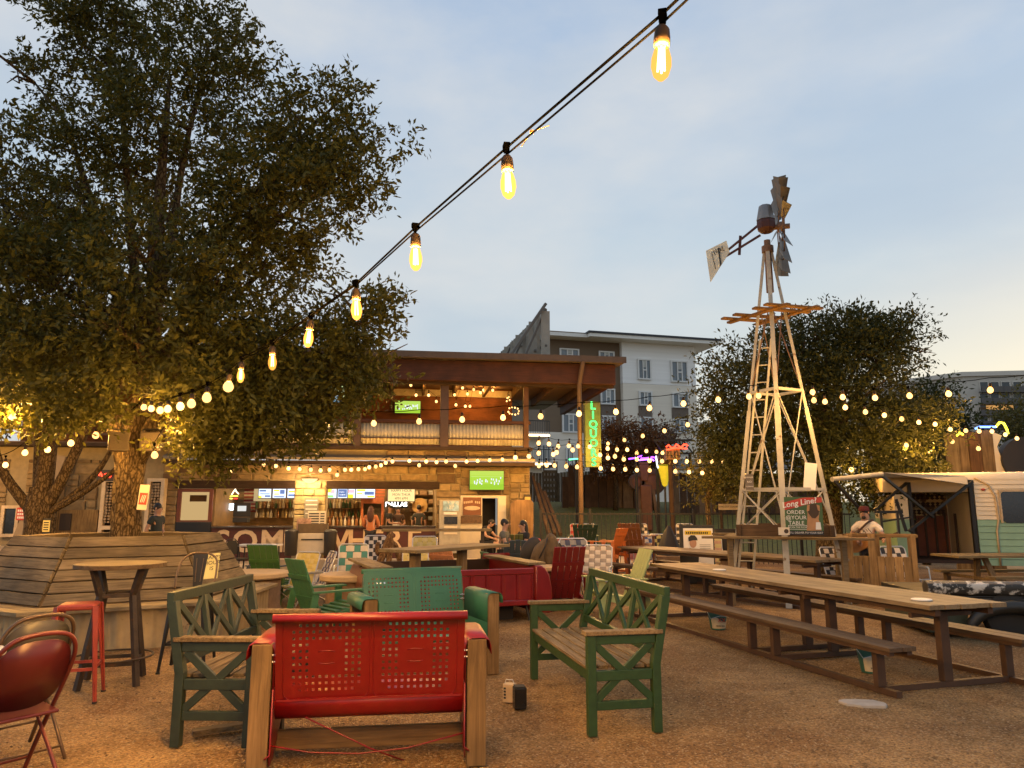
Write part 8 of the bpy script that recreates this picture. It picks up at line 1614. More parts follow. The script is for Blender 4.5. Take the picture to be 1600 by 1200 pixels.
c = MB(); c.tube([(kx(1044) + 0.09 * k, -0.03, kz2(698.5 - 0.30 * k) + 0.07 * math.sin(k * 1.9)) for k in range(9)] + [(kx(1078), -0.03, kz2(697))], 0.03, 6); c.tube([(kx(1044), -0.03, kz2(703)), (kx(1060), -0.03, kz2(700)), (kx(1077), -0.03, kz2(701))], 0.025, 6); c.build('neon_tube', emis('neon_red', (1, 0.05, 0.02), 6), kk)
c = MB(); c.cyl((kx(1052), 0.2, kz2(718)), (kx(1052), 0.2, lawn_z(o0.x, 26) - o0.z), 0.09); c.build('pole', wsh[2], kk)
def neon_at(name, label, pls, col, st, Y, r=0.03, pole=True):
    o0 = P(pls[0][0][0], pls[0][0][1], Y); t = thing(name, label, 'neon sign', o0)
    for k, pl in enumerate(pls): c = MB(); c.tube([P(x, y, Y) - o0 for x, y in pl], r, 6); c.build('neon_tube', emis('nn%s%s' % (col[k % len(col)], st), col[k % len(col)], st), t)
    if pole: x_ = o0.x; c = MB(); c.cyl((0.3, 0.08, 0), (0.3, 0.08, (lawn_z(x_, Y) if Y < 60 and 2.5 < x_ < 26 else 0) - o0.z), 0.05); c.build('pole', black_metal, t)
    return t
neon_at('neon_sign', 'purple neon guitar shaped sign above the upended tractor', [[(982, 717), (990, 716), (997, 714), (1003, 712), (1001, 716), (1010, 716), (1020, 714), (1025, 716), (1026, 721)], [(998, 719), (1008, 718), (1018, 717), (1022, 720)]], [(0.30, 0.06, 1.0), (0.38, 0.12, 1.0)], 6.0, 29)
neon_at('neon_sign', 'short green neon sign stroke left of the corner pole', [[(889, 718), (898, 717), (906, 717), (904, 715)]], [(0.1, 1.0, 0.3)], 5.0, 30)
# timber tower and round black speaker right of the trees, neon on top
FW = Frame((P(1488, 795, 19.5).x, 19.5, 0), R(-8)); tw = thing('timber_tower', 'tall rough board stage tower behind the trailer', 'tower', FW.O, FW.a)
wt = [wood('tower_a', (0.42, 0.28, 0.14), (0.24, 0.14, 0.06), 'Z', 0.75, 1.3), wood('tower_b', (0.34, 0.21, 0.10), (0.16, 0.085, 0.035), 'Z', 0.75, 1.3), wood('tower_c', (0.26, 0.12, 0.045), (0.13, 0.06, 0.025), 'Z', 0.75, 1.3)]
ztw = FW.px(1520, 675).z; Ltw = FW.px(1562, 795).x; x_ = 0; k = 0
while x_ < Ltw: w_ = rnd.uniform(0.13, 0.32); c = MB(); c.bb(x_, x_ + w_ - 0.012, -rnd.uniform(0, 0.03), 0.08, 0.0, ztw + rnd.uniform(-0.06, 0.05)); c.build('board', wt[2] if 0.42 < x_ / Ltw < 0.68 else wt[k % 2], tw); x_ += w_; k += 1
c = MB(); c.prism([(Ltw, 0), (Ltw + 1.2, 0), (Ltw + 1.2, ztw - 1.35), (Ltw + 0.55, ztw - 1.2), (Ltw + 0.2, ztw - 0.8), (Ltw + 0.1, ztw - 0.4), (Ltw + 0.25, ztw - 0.1), (Ltw, ztw)], (1, 0, 0), (0, 0, 1), (0, 0.08, 0)); c.build('curved_surround', cream, tw)
spk = thing('stage_speaker', 'big round black speaker cabinet beside the timber tower', 'speaker', FW.w((Ltw + 0.75, 0.2, ztw - 0.75)), FW.a); c = MB(); c.lathe([(0, -0.2), (0.35, -0.18), (0.55, -0.1), (0.6, 0.0), (0.6, 0.3), (0, 0.3)], n=28, M=Matrix.Rotation(R(90), 3, 'X')); c.build('cabinet', bag, spk, smooth=True); c = MB(); c.lathe([(0.0, 0.0), (0.2, 0.03), (0.4, 0.1), (0.42, 0.12)], (0, 0.05, 0), 24, Matrix.Rotation(R(90), 3, 'X')); c.build('cone', mat('grille', (0, 0, 0)), spk, smooth=True)
c = MB(); c.bb(-0.5, 0.5, 0.0, 0.28, -(ztw - 0.75), -0.5); c.build('stand', dk, spk); c = MB(); c.tube([(0.42, -0.25, 0.05), (0.5, -0.25, -0.1)], 0.05, 6); c.build('green_lamp', emis('neon_green', (0, 1, 0), 5), spk)
o0 = FW.w((0.2, -0.1, ztw)); neon_at('neon_sign', 'yellow and blue neon outline on top of the timber tower', [[(1495, 681), (1499, 676), (1505, 679)], [(1524, 670), (1530, 667), (1545, 667), (1556, 667)], [(1556, 667), (1562, 660), (1568, 661), (1573, 670), (1575, 678)]], [(1.0, 0.85, 0.05), (0.15, 0.3, 1.0), (1.0, 0.85, 0.05)], 5.0, 19.2, 0.028, pole=False)
# ================================================================== PEOPLE
def skinned(name, verts, edges, radii, m, parent, sub=2, root=0):
    me = bpy.data.meshes.new(name); me.from_pydata([tuple(v) for v in verts], edges, []); o = bpy.data.objects.new(name, me); C.objects.link(o); me.materials.append(m)
    if parent is not None: o.parent = parent
    md = o.modifiers.new('skin', 'SKIN'); md.branch_smoothing = 0.4; md.use_smooth_shade = True
    for i, r_ in enumerate(radii): d = me.skin_vertices[0].data[i]; d.radius = r_ if isinstance(r_, tuple) else (r_, r_); d.use_root = (i == root)
    s = o.modifiers.new('sub', 'SUBSURF'); s.levels = sub; s.render_levels = sub
    return o
BASE = dict(pelvis=(0, 0, 0.95), spine=(0, 0.005, 1.13), chest=(0, 0, 1.32), neck=(0, 0.01, 1.47), skull=(0, -0.01, 1.57), crown=(0, -0.01, 1.67),
            shL=(0.17, 0, 1.40), elL=(0.23, 0.03, 1.13), wrL=(0.24, -0.06, 0.89), shR=(-0.17, 0, 1.40), elR=(-0.23, 0.03, 1.13), wrR=(-0.24, -0.06, 0.89),
            hipL=(0.09, 0, 0.90), knL=(0.10, -0.02, 0.50), anL=(0.10, 0.03, 0.08), toL=(0.11, -0.14, 0.04), hipR=(-0.09, 0, 0.90), knR=(-0.10, -0.02, 0.50), anR=(-0.10, 0.03, 0.08), toR=(-0.11, -0.14, 0.04))
def person(label, loc, rz, shirt, trousers, hair=hair_m, pose=None, s=1.0, long_hair=False, sleeves=0.6, skirt_to=None, cap=None, shoe=None, sk=None, beard=False):
    J = {k: Vector(v) for k, v in BASE.items()}
    for k, v in (pose or {}).items(): J[k] = Vector(v)
    t = thing('person', label, 'person', loc, rz); t.scale = (s, s, s); sk = sk or skin_m
    names = ['pelvis', 'spine', 'chest', 'neck', 'skull', 'crown', 'shL', 'elL', 'wrL', 'shR', 'elR', 'wrR', 'hipL', 'knL', 'anL', 'toL', 'hipR', 'knR', 'anR', 'toR']
    rad = dict(pelvis=(0.15, 0.11), spine=(0.13, 0.10), chest=(0.15, 0.11), neck=0.055, skull=(0.078, 0.092), crown=(0.06, 0.07), shL=0.06, shR=0.06, elL=0.042, elR=0.042, wrL=0.028, wrR=0.028, hipL=0.09, hipR=0.09, knL=0.058, knR=0.058, anL=0.04, anR=0.04, toL=0.035, toR=0.035)
    E = [('pelvis', 'spine'), ('spine', 'chest'), ('chest', 'neck'), ('neck', 'skull'), ('skull', 'crown'), ('chest', 'shL'), ('shL', 'elL'), ('elL', 'wrL'), ('chest', 'shR'), ('shR', 'elR'), ('elR', 'wrR'), ('pelvis', 'hipL'), ('hipL', 'knL'), ('knL', 'anL'), ('anL', 'toL'), ('pelvis', 'hipR'), ('hipR', 'knR'), ('knR', 'anR'), ('anR', 'toR')]
    skinned('body', [J[n] for n in names], [(names.index(a), names.index(b_)) for a, b_ in E], [rad[n] for n in names], sk, t)
    # clothes over it
    eL = J['shL'].lerp(J['elL'], sleeves) if sleeves <= 1 else J['elL'].lerp(J['wrL'], sleeves - 1); eR = J['shR'].lerp(J['elR'], sleeves) if sleeves <= 1 else J['elR'].lerp(J['wrR'], sleeves - 1)
    hem = J['pelvis'] + (J['pelvis'] - J['spine']).normalized() * 0.05
    V = [J['spine'], J['chest'], J['neck'].lerp(J['chest'], 0.35), J['pelvis'], hem, J['shL'], J['shL'].lerp(J['elL'], 0.5) if sleeves > 1 else eL, J['shR'], J['shR'].lerp(J['elR'], 0.5) if sleeves > 1 else eR]; Ed = [(0, 1), (1, 2), (0, 3), (3, 4), (1, 5), (5, 6), (1, 7), (7, 8)]; Rr = [(0.155, 0.125), (0.175, 0.135), 0.075, (0.17, 0.13), (0.17, 0.13), 0.078, 0.07, 0.078, 0.07]
    if sleeves > 1: V += [J['elL'], eL, J['elR'], eR]; Ed += [(6, 9), (9, 10), (8, 11), (11, 12)]; Rr += [0.06, 0.048, 0.06, 0.048]
    skinned('shirt', V, Ed, Rr, shirt, t)
    V = [J['pelvis'], J['hipL'], J['knL'], J['hipR'], J['knR']]; Ed = [(0, 1), (1, 2), (0, 3), (3, 4)]; Rr = [(0.155, 0.12), 0.10, 0.07, 0.10, 0.07]
    if skirt_to is not None: V[2] = J['hipL'].lerp(J['knL'], skirt_to); V[4] = J['hipR'].lerp(J['knR'], skirt_to); Rr[2] = Rr[4] = 0.09
    else: V += [J['anL'] + Vector((0, 0, 0.02)), J['anR'] + Vector((0, 0, 0.02))]; Ed += [(2, 5), (4, 6)]; Rr += [0.06, 0.06]
    skinned('trousers', V, Ed, Rr, trousers, t)
    hd = (J['crown'] - J['neck']).normalized(); c0 = J['skull'].lerp(J['crown'], 0.45)
    hx = t.get('head_turn', 0)
    c = MB(); c.ell(c0 + Vector((0, 0.025, 0.025)), (0.088, 0.098, 0.098), 16, 10)
    if long_hair: c.ell(c0 + Vector((0, 0.075, -0.16)), (0.115, 0.07, 0.27), 14, 10)
    c.build('hair', hair, t, smooth='all')
    fz = J['skull'].lerp(J['crown'], 0.25)
    c = MB(); c.ell(fz + Vector((0, -0.098, 0.0)), (0.013, 0.02, 0.022), 8, 6); c.build('nose', sk, t, smooth='all')
    for sx_ in (-1, 1):
        c = MB(); c.ell(fz + Vector((sx_ * 0.032, -0.082, 0.03)), (0.012, 0.008, 0.007), 8, 6); c.build('eye', black_print, t, smooth='all')
        c = MB(); c.ell(fz + Vector((sx_ * 0.082, 0.005, 0.01)), (0.012, 0.024, 0.032), 8, 6); c.build('ear', sk, t, smooth='all')
    c = MB(); c.ell(fz + Vector((0, -0.083, -0.045)), (0.024, 0.008, 0.007), 8, 5); c.build('mouth', mat('lip', (0.30, 0.10, 0.08), 0.5), t, smooth='all')
    if beard: c = MB(); c.ell(fz + Vector((0, -0.066, -0.078)), (0.042, 0.034, 0.036), 10, 8); c.build('beard', hair, t, smooth='all')
    # hands: palm, four fingers, thumb
    for w_, e_, sd_ in (('wrL', 'elL', 1), ('wrR', 'elR', -1)):
        d = (J[w_] - J[e_]).normalized(); side = d.cross(Vector((0, 1, 0))); side = side.normalized() if side.length > 0.1 else Vector((1, 0, 0)); nrm = side.cross(d)
        c = MB(); a = J[w_]; c.tube([a - d * 0.01, a + d * 0.03, a + d * 0.085], [0.026, 0.036, 0.034], 8)
        for k in range(4): q_ = a + d * 0.08 + side * (-0.027 + 0.018 * k); L_ = (0.065, 0.075, 0.07, 0.055)[k]; c.tube([q_, q_ + d * L_ * 0.5 + nrm * 0.006, q_ + d * L_ * 0.85 + nrm * 0.022], [0.010, 0.009, 0.007], 6)
        c.tube([a + d * 0.03 + side * 0.03, a + d * 0.06 + side * 0.055, a + d * 0.09 + side * 0.055], [0.012, 0.011, 0.008], 6); c.build('hand', sk, t, smooth='all')
    for w_ in ('L', 'R'):
        if shoe is not None: c = MB(); a, b_ = J['an' + w_], J['to' + w_]; c.tube([a + Vector((0, 0.05, -0.03)), a.lerp(b_, 0.4) + Vector((0, 0, -0.0)), b_ + Vector((0, -0.02, -0.0))], [0.05, 0.055, 0.04], 8); c.build('shoe', shoe, t, smooth='all')
    if cap is not None:
        c = MB(); c.lathe([(0.101, 0.0), (0.10, 0.04), (0.08, 0.085), (0.0, 0.10)], c0 + Vector((0, 0.01, 0.03)), 18); c.prism([(-0.075, -0.08), (0.075, -0.08), (0.06, -0.17), (0, -0.19), (-0.06, -0.17)], (1, 0, 0), (0, 1, 0), (0, 0, 0.012), c0 + Vector((0, 0, 0.03))); c.build('cap', cap, t, smooth=True)
    return t
cloth = lambda key, col: mat('cloth_' + key, col, 0.85, 0, 0.15, 12, 0.25, 30)
shoe_m = cloth('shoe', (0.03, 0.025, 0.02))
person('man in a dark teal T-shirt walking past the firewood rack', (X(247, 17), 17.0, 0), R(80), cloth('teal', (0.022, 0.03, 0.03)), cloth('black', (0.015, 0.015, 0.016)), pose=dict(elL=(0.22, 0.02, 1.13), wrL=(0.22, -0.16, 0.93), elR=(-0.22, 0.10, 1.14), wrR=(-0.23, 0.06, 0.90), knL=(0.10, -0.18, 0.52), anL=(0.10, -0.22, 0.1), toL=(0.10, -0.38, 0.07), anR=(-0.10, 0.28, 0.12), toR=(-0.1, 0.14, 0.05), knR=(-0.1, 0.05, 0.5)), shoe=shoe_m)
person('woman in an orange sweater with long brown hair ordering at the bar', (X(577, 22.0), 22.3, 0.06), R(180), cloth('orange', (0.42, 0.14, 0.045)), cloth('black', (0, 0, 0)), hair=mat('brown_hair', (0.06, 0.02, 0.008), 0.5, 0, 0.3, 50, 0.4, 80), pose=dict(elL=(0.24, -0.05, 1.12), wrL=(0.16, -0.24, 1.08), elR=(-0.24, -0.05, 1.12), wrR=(-0.16, -0.24, 1.08)), long_hair=True, sleeves=1.9, s=0.94, skirt_to=0.6, shoe=shoe_m)
wp = lambda px, d: FB.w((FB.px(px, 795, d).x, d, 0.06))
person('dark haired bartender in black standing by the lit city letters', wp(608, 1.2), FB.a + R(80), cloth('black', (0, 0, 0)), cloth('black', (0, 0, 0)), long_hair=True, pose=dict(wrL=(0.14, -0.30, 1.10), elL=(0.22, -0.06, 1.12), wrR=(-0.1, -0.3, 1.1), elR=(-0.2, -0.06, 1.12)), s=0.97, shoe=shoe_m)
person('dark haired server facing us with a white paper behind the bar', wp(622, 1.5), FB.a + R(5), cloth('brown', (0.05, 0.03, 0.025)), cloth('black', (0, 0, 0)), long_hair=True, pose=dict(elL=(0.24, 0.0, 1.12), wrL=(0.10, -0.22, 1.05), elR=(-0.24, 0.0, 1.12), wrR=(-0.10, -0.22, 1.05)), s=0.94, shoe=shoe_m)
o = MB().box((0, 0, 0), (0.22, 0.015, 0.15)).build('menu_card', white_print); o.location = FB.w((FB.px(620, 795, 1.5).x, 1.22, 1.10)); o.rotation_euler = (R(-25), 0, FB.a); tag(o, 'white menu card held by the server behind the bar', 'card')
person('bartender in a charcoal shirt under the straw hat with his back turned', wp(655, 1.7), FB.a + R(165), cloth('charcoal', (0.03, 0.032, 0.028)), cloth('black', (0, 0, 0)), s=0.97, sleeves=0.8, shoe=shoe_m)
SIT = dict(pelvis=(0, 0.12, 0.52), spine=(0, 0.14, 0.70), chest=(0, 0.12, 0.90), neck=(0, 0.10, 1.05), skull=(0, 0.08, 1.15), crown=(0, 0.08, 1.25), shL=(0.17, 0.11, 0.98), shR=(-0.17, 0.11, 0.98), elL=(0.23, 0.02, 0.74), elR=(-0.23, 0.02, 0.74), wrL=(0.14, -0.2, 0.66), wrR=(-0.14, -0.2, 0.66), hipL=(0.09, 0.1, 0.50), hipR=(-0.09, 0.1, 0.50), knL=(0.12, -0.34, 0.52), knR=(-0.12, -0.34, 0.52), anL=(0.12, -0.32, 0.09), anR=(-0.12, -0.32, 0.09), toL=(0.12, -0.48, 0.04), toR=(-0.12, -0.48, 0.04))
stl = thing('bar_stool', 'plain black stool under the person sitting in the dark doorway', 'stool', FB.w((FB.px(765, 795, -1.0).x, -1.0, 0.06)), FB.a); c = MB(); c.lathe([(0.17, 0.40), (0.18, 0.42), (0.17, 0.44), (0, 0.44)], n=18); c.build('seat', black_metal, stl)
for k in range(4): a = R(45 + 90 * k); c = MB(); c.cyl((0.2 * math.cos(a), 0.2 * math.sin(a), 0), (0.12 * math.cos(a), 0.12 * math.sin(a), 0.40), 0.014, n=6); c.build('leg', black_metal, stl)
pz = dict(SIT); pz.update(crown=(0, -0.12, 1.16), skull=(0, -0.08, 1.08), neck=(0, 0.0, 1.0), chest=(0, 0.06, 0.88), wrL=(0.12, -0.36, 0.66), elL=(0.2, -0.12, 0.72))
person('person in black shorts sitting bent forward in the dark doorway', FB.w((FB.px(764, 795, -1.0).x, -1.08, 0.06)), FB.a + R(62), cloth('black', (0, 0, 0)), cloth('black', (0, 0, 0)), pose=pz, skirt_to=0.8, shoe=shoe_m)
person('dark haired man in a grey shirt sitting by the timber slab', (X(795, 17.7), 17.7, 0.06), R(75), cloth('greygreen', (0.12, 0.115, 0.09)), cloth('black', (0, 0, 0)), pose=SIT, s=1.0, shoe=shoe_m)
person('woman with long dark hair sitting facing the grey shirted man', (X(812, 18.2), 18.2, 0.02), R(-60), cloth('black', (0, 0, 0)), cloth('black', (0, 0, 0)), pose=SIT, long_hair=True, s=1.0, shoe=shoe_m)
for px, Y, lab in ((795, 17.75, 'low black stool under the grey shirted man'), (812, 18.15, 'low black stool under the woman facing the grey shirted man')):
    stl = thing('stool', lab, 'stool', (X(px, Y) , Y, 0.02)); c = MB(); c.lathe([(0.15, 0.0), (0.15, 0.40), (0.16, 0.42), (0, 0.42)], n=16); c.build('seat', black_metal, stl)
# the singer
sg_l = (X(1352, 14.0), 14.0, 0)
white_tee = mat('white_tee', (0.70, 0.62, 0.52), 0.85, 0, 0.1, 8, 0.2, 20)
sng = person('singer in a white T-shirt and dark red cap playing guitar behind the timber booth', sg_l, R(-38), white_tee, cloth('jean', (0.03, 0.035, 0.05)), pose=dict(skull=(-0.02, -0.02, 1.57), crown=(-0.03, -0.03, 1.67), elL=(0.30, -0.02, 1.14), wrL=(0.34, -0.26, 1.10), elR=(-0.30, 0.02, 1.16), wrR=(-0.12, -0.24, 1.05)), cap=mat('cap_red', (0.10, 0.012, 0.012), 0.8), sleeves=0.7, shoe=shoe_m, s=0.95, beard=True)
for k in range(6): c = MB(); c.bar((-0.09 + 0.035 * k, -0.143 - 0.004, 1.29 + 0.025 * math.sin(k * 2.1)), (-0.06 + 0.035 * k, -0.146, 1.24 + 0.03 * math.cos(k * 1.7)), 0.012, 0.004, (0, 1, 0)); c.build('shirt_print', black_print, sng)
gt_ = thing('guitar', 'honey bodied acoustic guitar slung on the singer', 'guitar', sg_l, R(-38)); gt_.scale = (0.93, 0.93, 0.93)
Mg = Matrix.Rotation(R(-12), 3, 'Y'); gb = mat('guitar_honey', (0.42, 0.19, 0.05), 0.3, 0, 0.15, 8, coat=0.4)
def gp(x, z): v = Mg @ Vector((x, 0, z)); return (v.x, v.z)
prof = [(-0.33 + 0.0, 0.0)] + [gp(-0.16 + 0.17 * math.cos(R(a)), 0.17 * math.sin(R(a))) for a in range(60, 301, 24)] + [gp(0.0 + 0.11 * math.cos(R(a)), 0.125 * math.sin(R(a))) for a in range(-80, 81, 20)]
c = MB(); c.prism(prof[1:], (1, 0, 0), (0, 0, 1), (0, 0.09, 0), (-0.04, -0.24, 1.06)); c.build('body', gb, gt_, bevel=0.008)
n0, n1 = Vector((0.06, -0.24, 1.085)), Vector((0.50, -0.30, 1.20)); c = MB(); c.bar(n0, n1, 0.03, 0.05); c.bar(n1, n1 + Vector((0.13, -0.02, 0.05)), 0.025, 0.075); c.build('neck', mat('guitar_neck', (0.05, 0.03, 0.02), 0.4), gt_)
c = MB(); c.tube([(-0.22, -0.19, 1.12), (-0.10, -0.17, 1.30), (0.06, -0.13, 1.46), (0.12, 0.0, 1.5), (0.08, 0.12, 1.42)], 0.022, 6); c.build('strap', mat('strap_leather', (0.06, 0.03, 0.018), 0.7), gt_)

# ================================================================== STRING LIGHTS
bulb_far = bulb_glass('bulb_glass', (1.0, 0.53, 0.17), 4.0, 0.12)
bulb_near = bulb_glass('near_bulb_glass', (1.0, 0.40, 0.06), 2.6, 0.42)
filament = emis('filament', (1.0, 0.85, 0.5), 14.0)
cord_m = mat('light_cord', (0.0015, 0.0013, 0.001), 0.9, spec=0.0); sock_m = mat('lamp_socket', (0.02, 0.012, 0.006), 0.6, spec=0.2)
def bulb_mesh(r_, n, m_, k=1.0):
    c = MB(); c.lathe([(r, z * k) for r, z in ((0.0, -0.115), (0.35 * r_, -0.112), (0.75 * r_, -0.098), (r_, -0.068), (0.97 * r_, -0.045), (0.72 * r_, -0.015), (0.40 * r_, 0.0))], n=n); me = c.mesh('bulb'); me.polygons.foreach_set('use_smooth', [True] * len(me.polygons)); return me
bm_near = bulb_mesh(0.030, 20, 0); bm_near.materials.append(bulb_near); bm_far = bulb_mesh(0.043, 12, 0, 0.8); bm_far.materials.append(bulb_far)
c = MB(); c.lathe([(0.020, -0.002), (0.024, 0.0), (0.0245, 0.022), (0.022, 0.05), (0.014, 0.062), (0.004, 0.066)], n=16); sock_me = c.mesh('socket'); sock_me.materials.append(sock_m); sock_me.polygons.foreach_set('use_smooth', [True] * len(sock_me.polygons))
c = MB(); c.bb(-0.017, 0.017, -0.012, 0.012, 0.094, 0.112); c.prism([(-0.017, 0.094), (0.017, 0.094), (0.008, 0.075), (-0.008, 0.075)], (1, 0, 0), (0, 0, 1), (0, 0.02, 0), (0, -0.01, 0)); c.cyl((0, 0, 0.06), (0, 0, 0.075), 0.005, n=6); hang_me = c.mesh('hanger'); hang_me.materials.append(cord_m)
c = MB()
for k in range(4): a = k * math.pi / 2; c.tube([(0.007 * math.cos(a), 0.007 * math.sin(a), -0.01), (0.010 * math.cos(a), 0.010 * math.sin(a), -0.085)], 0.0035, 5)
fil_me = c.mesh('filament'); fil_me.materials.append(filament)
ENERGY = 285.0
def string(label, bulbs, cord=None, near=0, lamp_every=1, e=None, drop=0.13, scale=1.0, cord_r=0.006, double=False, sag=1):
    """bulbs: 3-D points of the bulb centres; the cord hangs above them"""
    t = thing('string_light', label, 'string lights', (0, 0, 0)); e = ENERGY if e is None else e
    top = [Vector(b_) + Vector((0, 0, drop + 0.07)) for b_ in bulbs]
    path = cord if cord else top
    P2 = []
    for a, b_ in zip(path, path[1:]):
        L_ = (b_ - a).length; n = max(2, min(8, int(L_ / 0.4) + 2))
        for k in range(n): f = k / n; P2.append(a.lerp(b_, f) - Vector((0, 0, sag * min(0.10, 0.028 * L_) * 4 * f * (1 - f))))
    P2.append(path[-1]); c = MB(); c.tube(P2, cord_r, 6)
    if double: c.tube([p + Vector((0.004, 0, -0.012 - 0.007 * math.sin(i * 0.35))) for i, p in enumerate(P2)], cord_r * 0.8, 6)
    c.build('cable', cord_m, t, smooth='all')
    for i, b_ in enumerate(bulbs):
        b_ = Vector(b_); pos = b_ + Vector((0, 0, 0.06 * (0.76 if i < near else scale))); nr_ = i < near
        o = bpy.data.objects.new('bulb', bm_near if nr_ else bm_far); C.objects.link(o); o.parent = t; o.location = pos; sc_ = scale if not nr_ else 0.76; o.scale = (sc_, sc_, sc_)
        tilt = rnd.uniform(-0.12, 0.12) if not nr_ else 0.04; o.rotation_euler = (rnd.uniform(-0.08, 0.08), tilt, rnd.random() * 6)
        s_ = bpy.data.objects.new('socket', sock_me); C.objects.link(s_); s_.parent = o
        if nr_ or i < near + 4:
            h_ = bpy.data.objects.new('hanger', hang_me); C.objects.link(h_); h_.parent = o
        if nr_: f_ = bpy.data.objects.new('filament', fil_me); C.objects.link(f_); f_.parent = o
        if i % lamp_every == 0:
            l_ = lamp('bulb_light', (0, 0, -0.06), e * (lamp_every if lamp_every > 1 else 1), (1.0, 0.57, 0.17), 0.025, o)
    return t
# the near string: over the camera and away to the oak
px_s = [(1035, 100), (793, 290), (649, 405), (556, 485), (483, 530), (425, 567), (376, 588), (357, 607), (323, 624), (299, 633), (281, 637), (262, 641), (250, 643), (236, 640), (225, 638)]
Ys = [1.5, 2.0, 2.48, 2.95, 3.46, 4.0, 4.62, 4.95, 5.55, 6.1, 6.6, 7.2, 7.65, 8.25, 8.8]
bl = [P(x, y, Y) for (x, y), Y in zip(px_s, Ys)]
dirn = (bl[0] - bl[1]); dirn = Vector((dirn.x, dirn.y, 0.10))
beyond = [bl[0] + dirn * k for k in (1, 2, 3, 4, 5, 6, 7)]
top = [b_ + Vector((0, 0, 0.12)) for b_ in bl]
string('string of amber bulbs swooping from overhead down to the oak fork', bl + beyond[:6], cord=[beyond[6] + Vector((0, 0, 0.2)), *[b_ + Vector((0, 0, 0.12)) for b_ in reversed(beyond[:6])], *top, P(205, 640, 9.8)], near=7, double=True, cord_r=0.0038, e=ENERGY, scale=0.8, sag=0)
tie = thing('cable_tie', 'pale plastic tie knotted on the overhead string light cable', 'cable tie', P(831, 206, 1.93)); c = MB(); c.bar((0, 0, 0), (0.05, 0.01, 0.025), 0.004, 0.0015); c.bar((0, 0, 0), (-0.03, 0, -0.045), 0.004, 0.002); c.lathe([(0.006, -0.004), (0.006, 0.004)], n=10); c.build('strap', mat('tie_plastic', (0.2, 0.14, 0.06), 0.4), tie)
mk = lambda pts, Y0, Y1: [P(x, y, Y0 + (Y1 - Y0) * i / max(1, len(pts) - 1)) for i, (x, y) in enumerate(pts)]
string('string of bulbs rising from the picture edge to the oak fork through low leaves', mk([(-60, 740), (8, 728), (39, 709), (74, 704), (111, 694), (150, 682)], 12.4, 10.0), e=ENERGY * 1.6)
string('pair of bulbs by the loudspeakers on the oak', mk([(271, 660), (241, 713)], 9.4, 9.6), e=ENERGY * 1.6)
string('bulb in the edge leaves plus four unseen bulbs added to light the left wall', [P(-260, 670, 18.5), P(-190, 680, 18.5), P(-120, 686, 18.5), P(-45, 690, 18.5), P(20, 653, 9.3)], e=ENERGY * 4.5)  # four unseen bulbs beyond the edge, added to light the left wall
string('long garland of bulbs along the bar awning', mk([(362, 736), (412, 727), (431, 729), (451, 733), (468, 734), (486, 735), (501, 736), (515, 735), (527, 743), (539, 735), (549, 735), (560, 734), (570, 734), (577, 731), (587, 730), (595, 728), (603, 724), (613, 722), (640, 721), (655, 728), (666, 722), (682, 723), (697, 722), (711, 729), (729, 722), (746, 721), (765, 720), (785, 719), (805, 716), (827, 714)], 21.0, 22.4), e=ENERGY * 0.33, scale=1.2)
string('string of widely spaced bulbs from the oak to the windmill', mk([(320, 668), (380, 666), (438, 664), (512, 664), (584, 663), (655, 660), (722, 657), (786, 654), (845, 652), (905, 648), (962, 645), (1015, 639), (1068, 632), (1122, 626), (1170, 621), (1185, 620)], 11.0, 12.0), e=ENERGY * 0.75)
string('string of bulbs from the windmill to the timber tower', mk([(1272, 627), (1289, 629), (1321, 638), (1352, 645), (1382, 650), (1409, 656), (1436, 661), (1461, 664), (1485, 672), (1509, 674), (1530, 675), (1550, 675), (1571, 680), (1589, 686)], 12.3, 17.5), e=ENERGY * 0.9)
string('upper string of spaced bulbs from the windmill to the picture edge', mk([(1270, 614), (1317, 622), (1367, 623), (1421, 620), (1482, 617), (1548, 611), (1625, 604)], 12.3, 10.5), e=ENERGY * 0.9)
q4 = lambda L_: [(780 + x / 4.444, 460 + y / 4.444) for x, y in L_]
string('upper row of bulbs crossing behind the liquor sign', mk(q4([(275, 1038), (345, 1043), (410, 1060), (485, 1055), (548, 1058), (628, 1062), (752, 1075), (818, 1083), (888, 1083), (955, 1107), (1022, 1092), (1092, 1098), (1135, 1105)]), 20, 24), e=ENERGY * 0.75, lamp_every=2, scale=1.3)
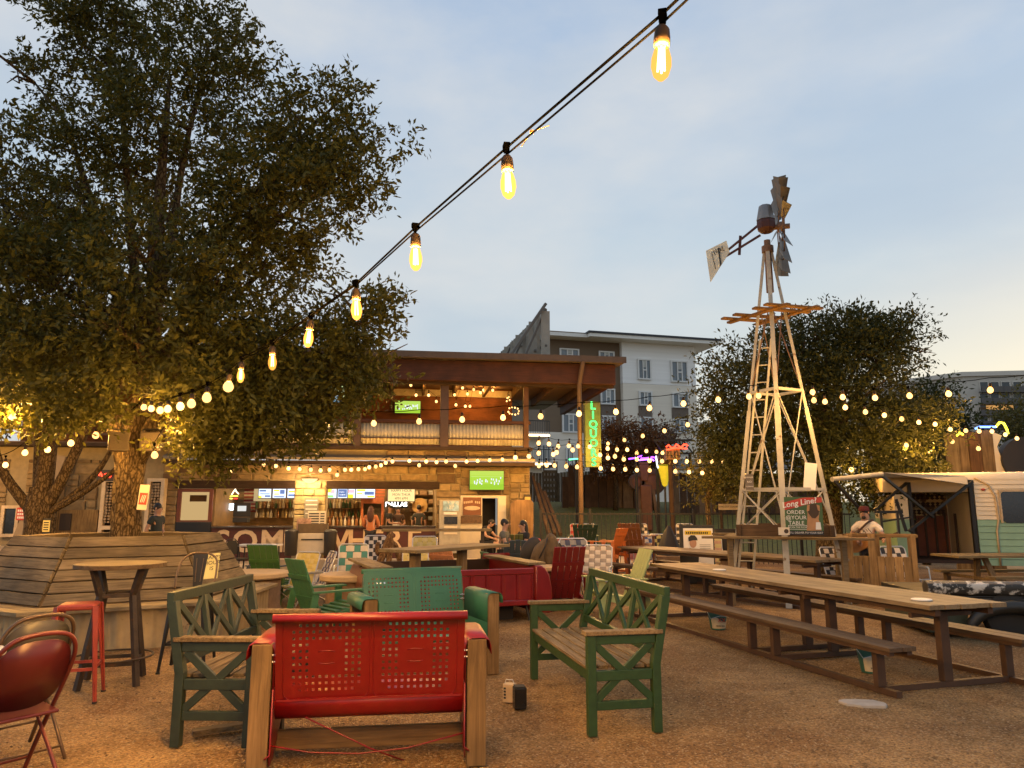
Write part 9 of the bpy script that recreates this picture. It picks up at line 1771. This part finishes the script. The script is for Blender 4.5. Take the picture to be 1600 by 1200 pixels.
string('middle row of bulbs crossing behind the liquor sign', mk(q4([(112, 1138), (205, 1130), (275, 1108), (375, 1115), (400, 1103), (510, 1085), (700, 1120), (755, 1140), (805, 1130), (865, 1150), (955, 1150), (1045, 1160), (1130, 1163), (1222, 1163), (1302, 1165), (1390, 1165), (1475, 1165), (1558, 1168)]), 19, 22), e=ENERGY * 0.75, lamp_every=2, scale=1.3)
string('short steep string of bulbs near the bronze trees', mk(q4([(755, 1040), (868, 1015), (998, 988), (1148, 952), (1308, 910)]), 19, 15), e=ENERGY * 0.7)
q5 = lambda L_: [(820 + x / 4.706, 660 + y / 4.706) for x, y in L_]
string('lower row of bulbs before the lawn and tractor', mk(q5([(105, 325), (160, 320), (218, 322), (305, 328), (385, 333), (558, 342), (648, 348), (738, 350), (825, 355), (918, 358), (1108, 365), (1208, 370), (1305, 376)]), 21, 22), e=ENERGY * 0.75, lamp_every=2, scale=1.3)
string('scattered bulbs in the dark trees left of the timber tower', mk([(1165, 745), (1330, 735), (1416, 697), (1453, 706), (1488, 691), (1529, 702)], 15.5, 17), e=ENERGY * 1.3, scale=1.1)
q3 = lambda L_: [(540 + x / 3.636, 520 + y / 3.636) for x, y in L_]
string('bulbs under the open roof of the upper deck', mk(q3([(370, 300), (400, 357), (472, 357), (515, 393), (620, 355), (627, 412), (665, 316), (692, 350), (680, 420), (706, 420), (728, 325), (766, 343), (785, 328), (836, 329)]), 25, 27.5), e=ENERGY * 0.4, scale=1.1)
string('wreath of bulbs on a dark post of the upper deck', mk(q3([(920, 372), (928, 366), (915, 390), (932, 384), (925, 450), (930, 430), (945, 425), (962, 427), (978, 432), (984, 446), (980, 460), (964, 466), (946, 464), (932, 460)]), 24.5, 24.5), e=1.0, lamp_every=4, scale=0.6)
# lettering as plain meshes
dg = bpy.context.evaluated_depsgraph_get()
for o in [o for o in scene.objects if o.type == 'FONT']:
    me = bpy.data.meshes.new_from_object(o.evaluated_get(dg)); n_ = o.name.split('.')[0]; par = o.parent; mw = (o.location.copy(), o.rotation_euler.copy(), o.scale.copy()); mt = o.data.materials[0]
    bpy.data.objects.remove(o)
    q_ = bpy.data.objects.new(n_, me); C.objects.link(q_); q_.parent = par; q_.location, q_.rotation_euler, q_.scale = mw
    if not me.materials: me.materials.append(mt)
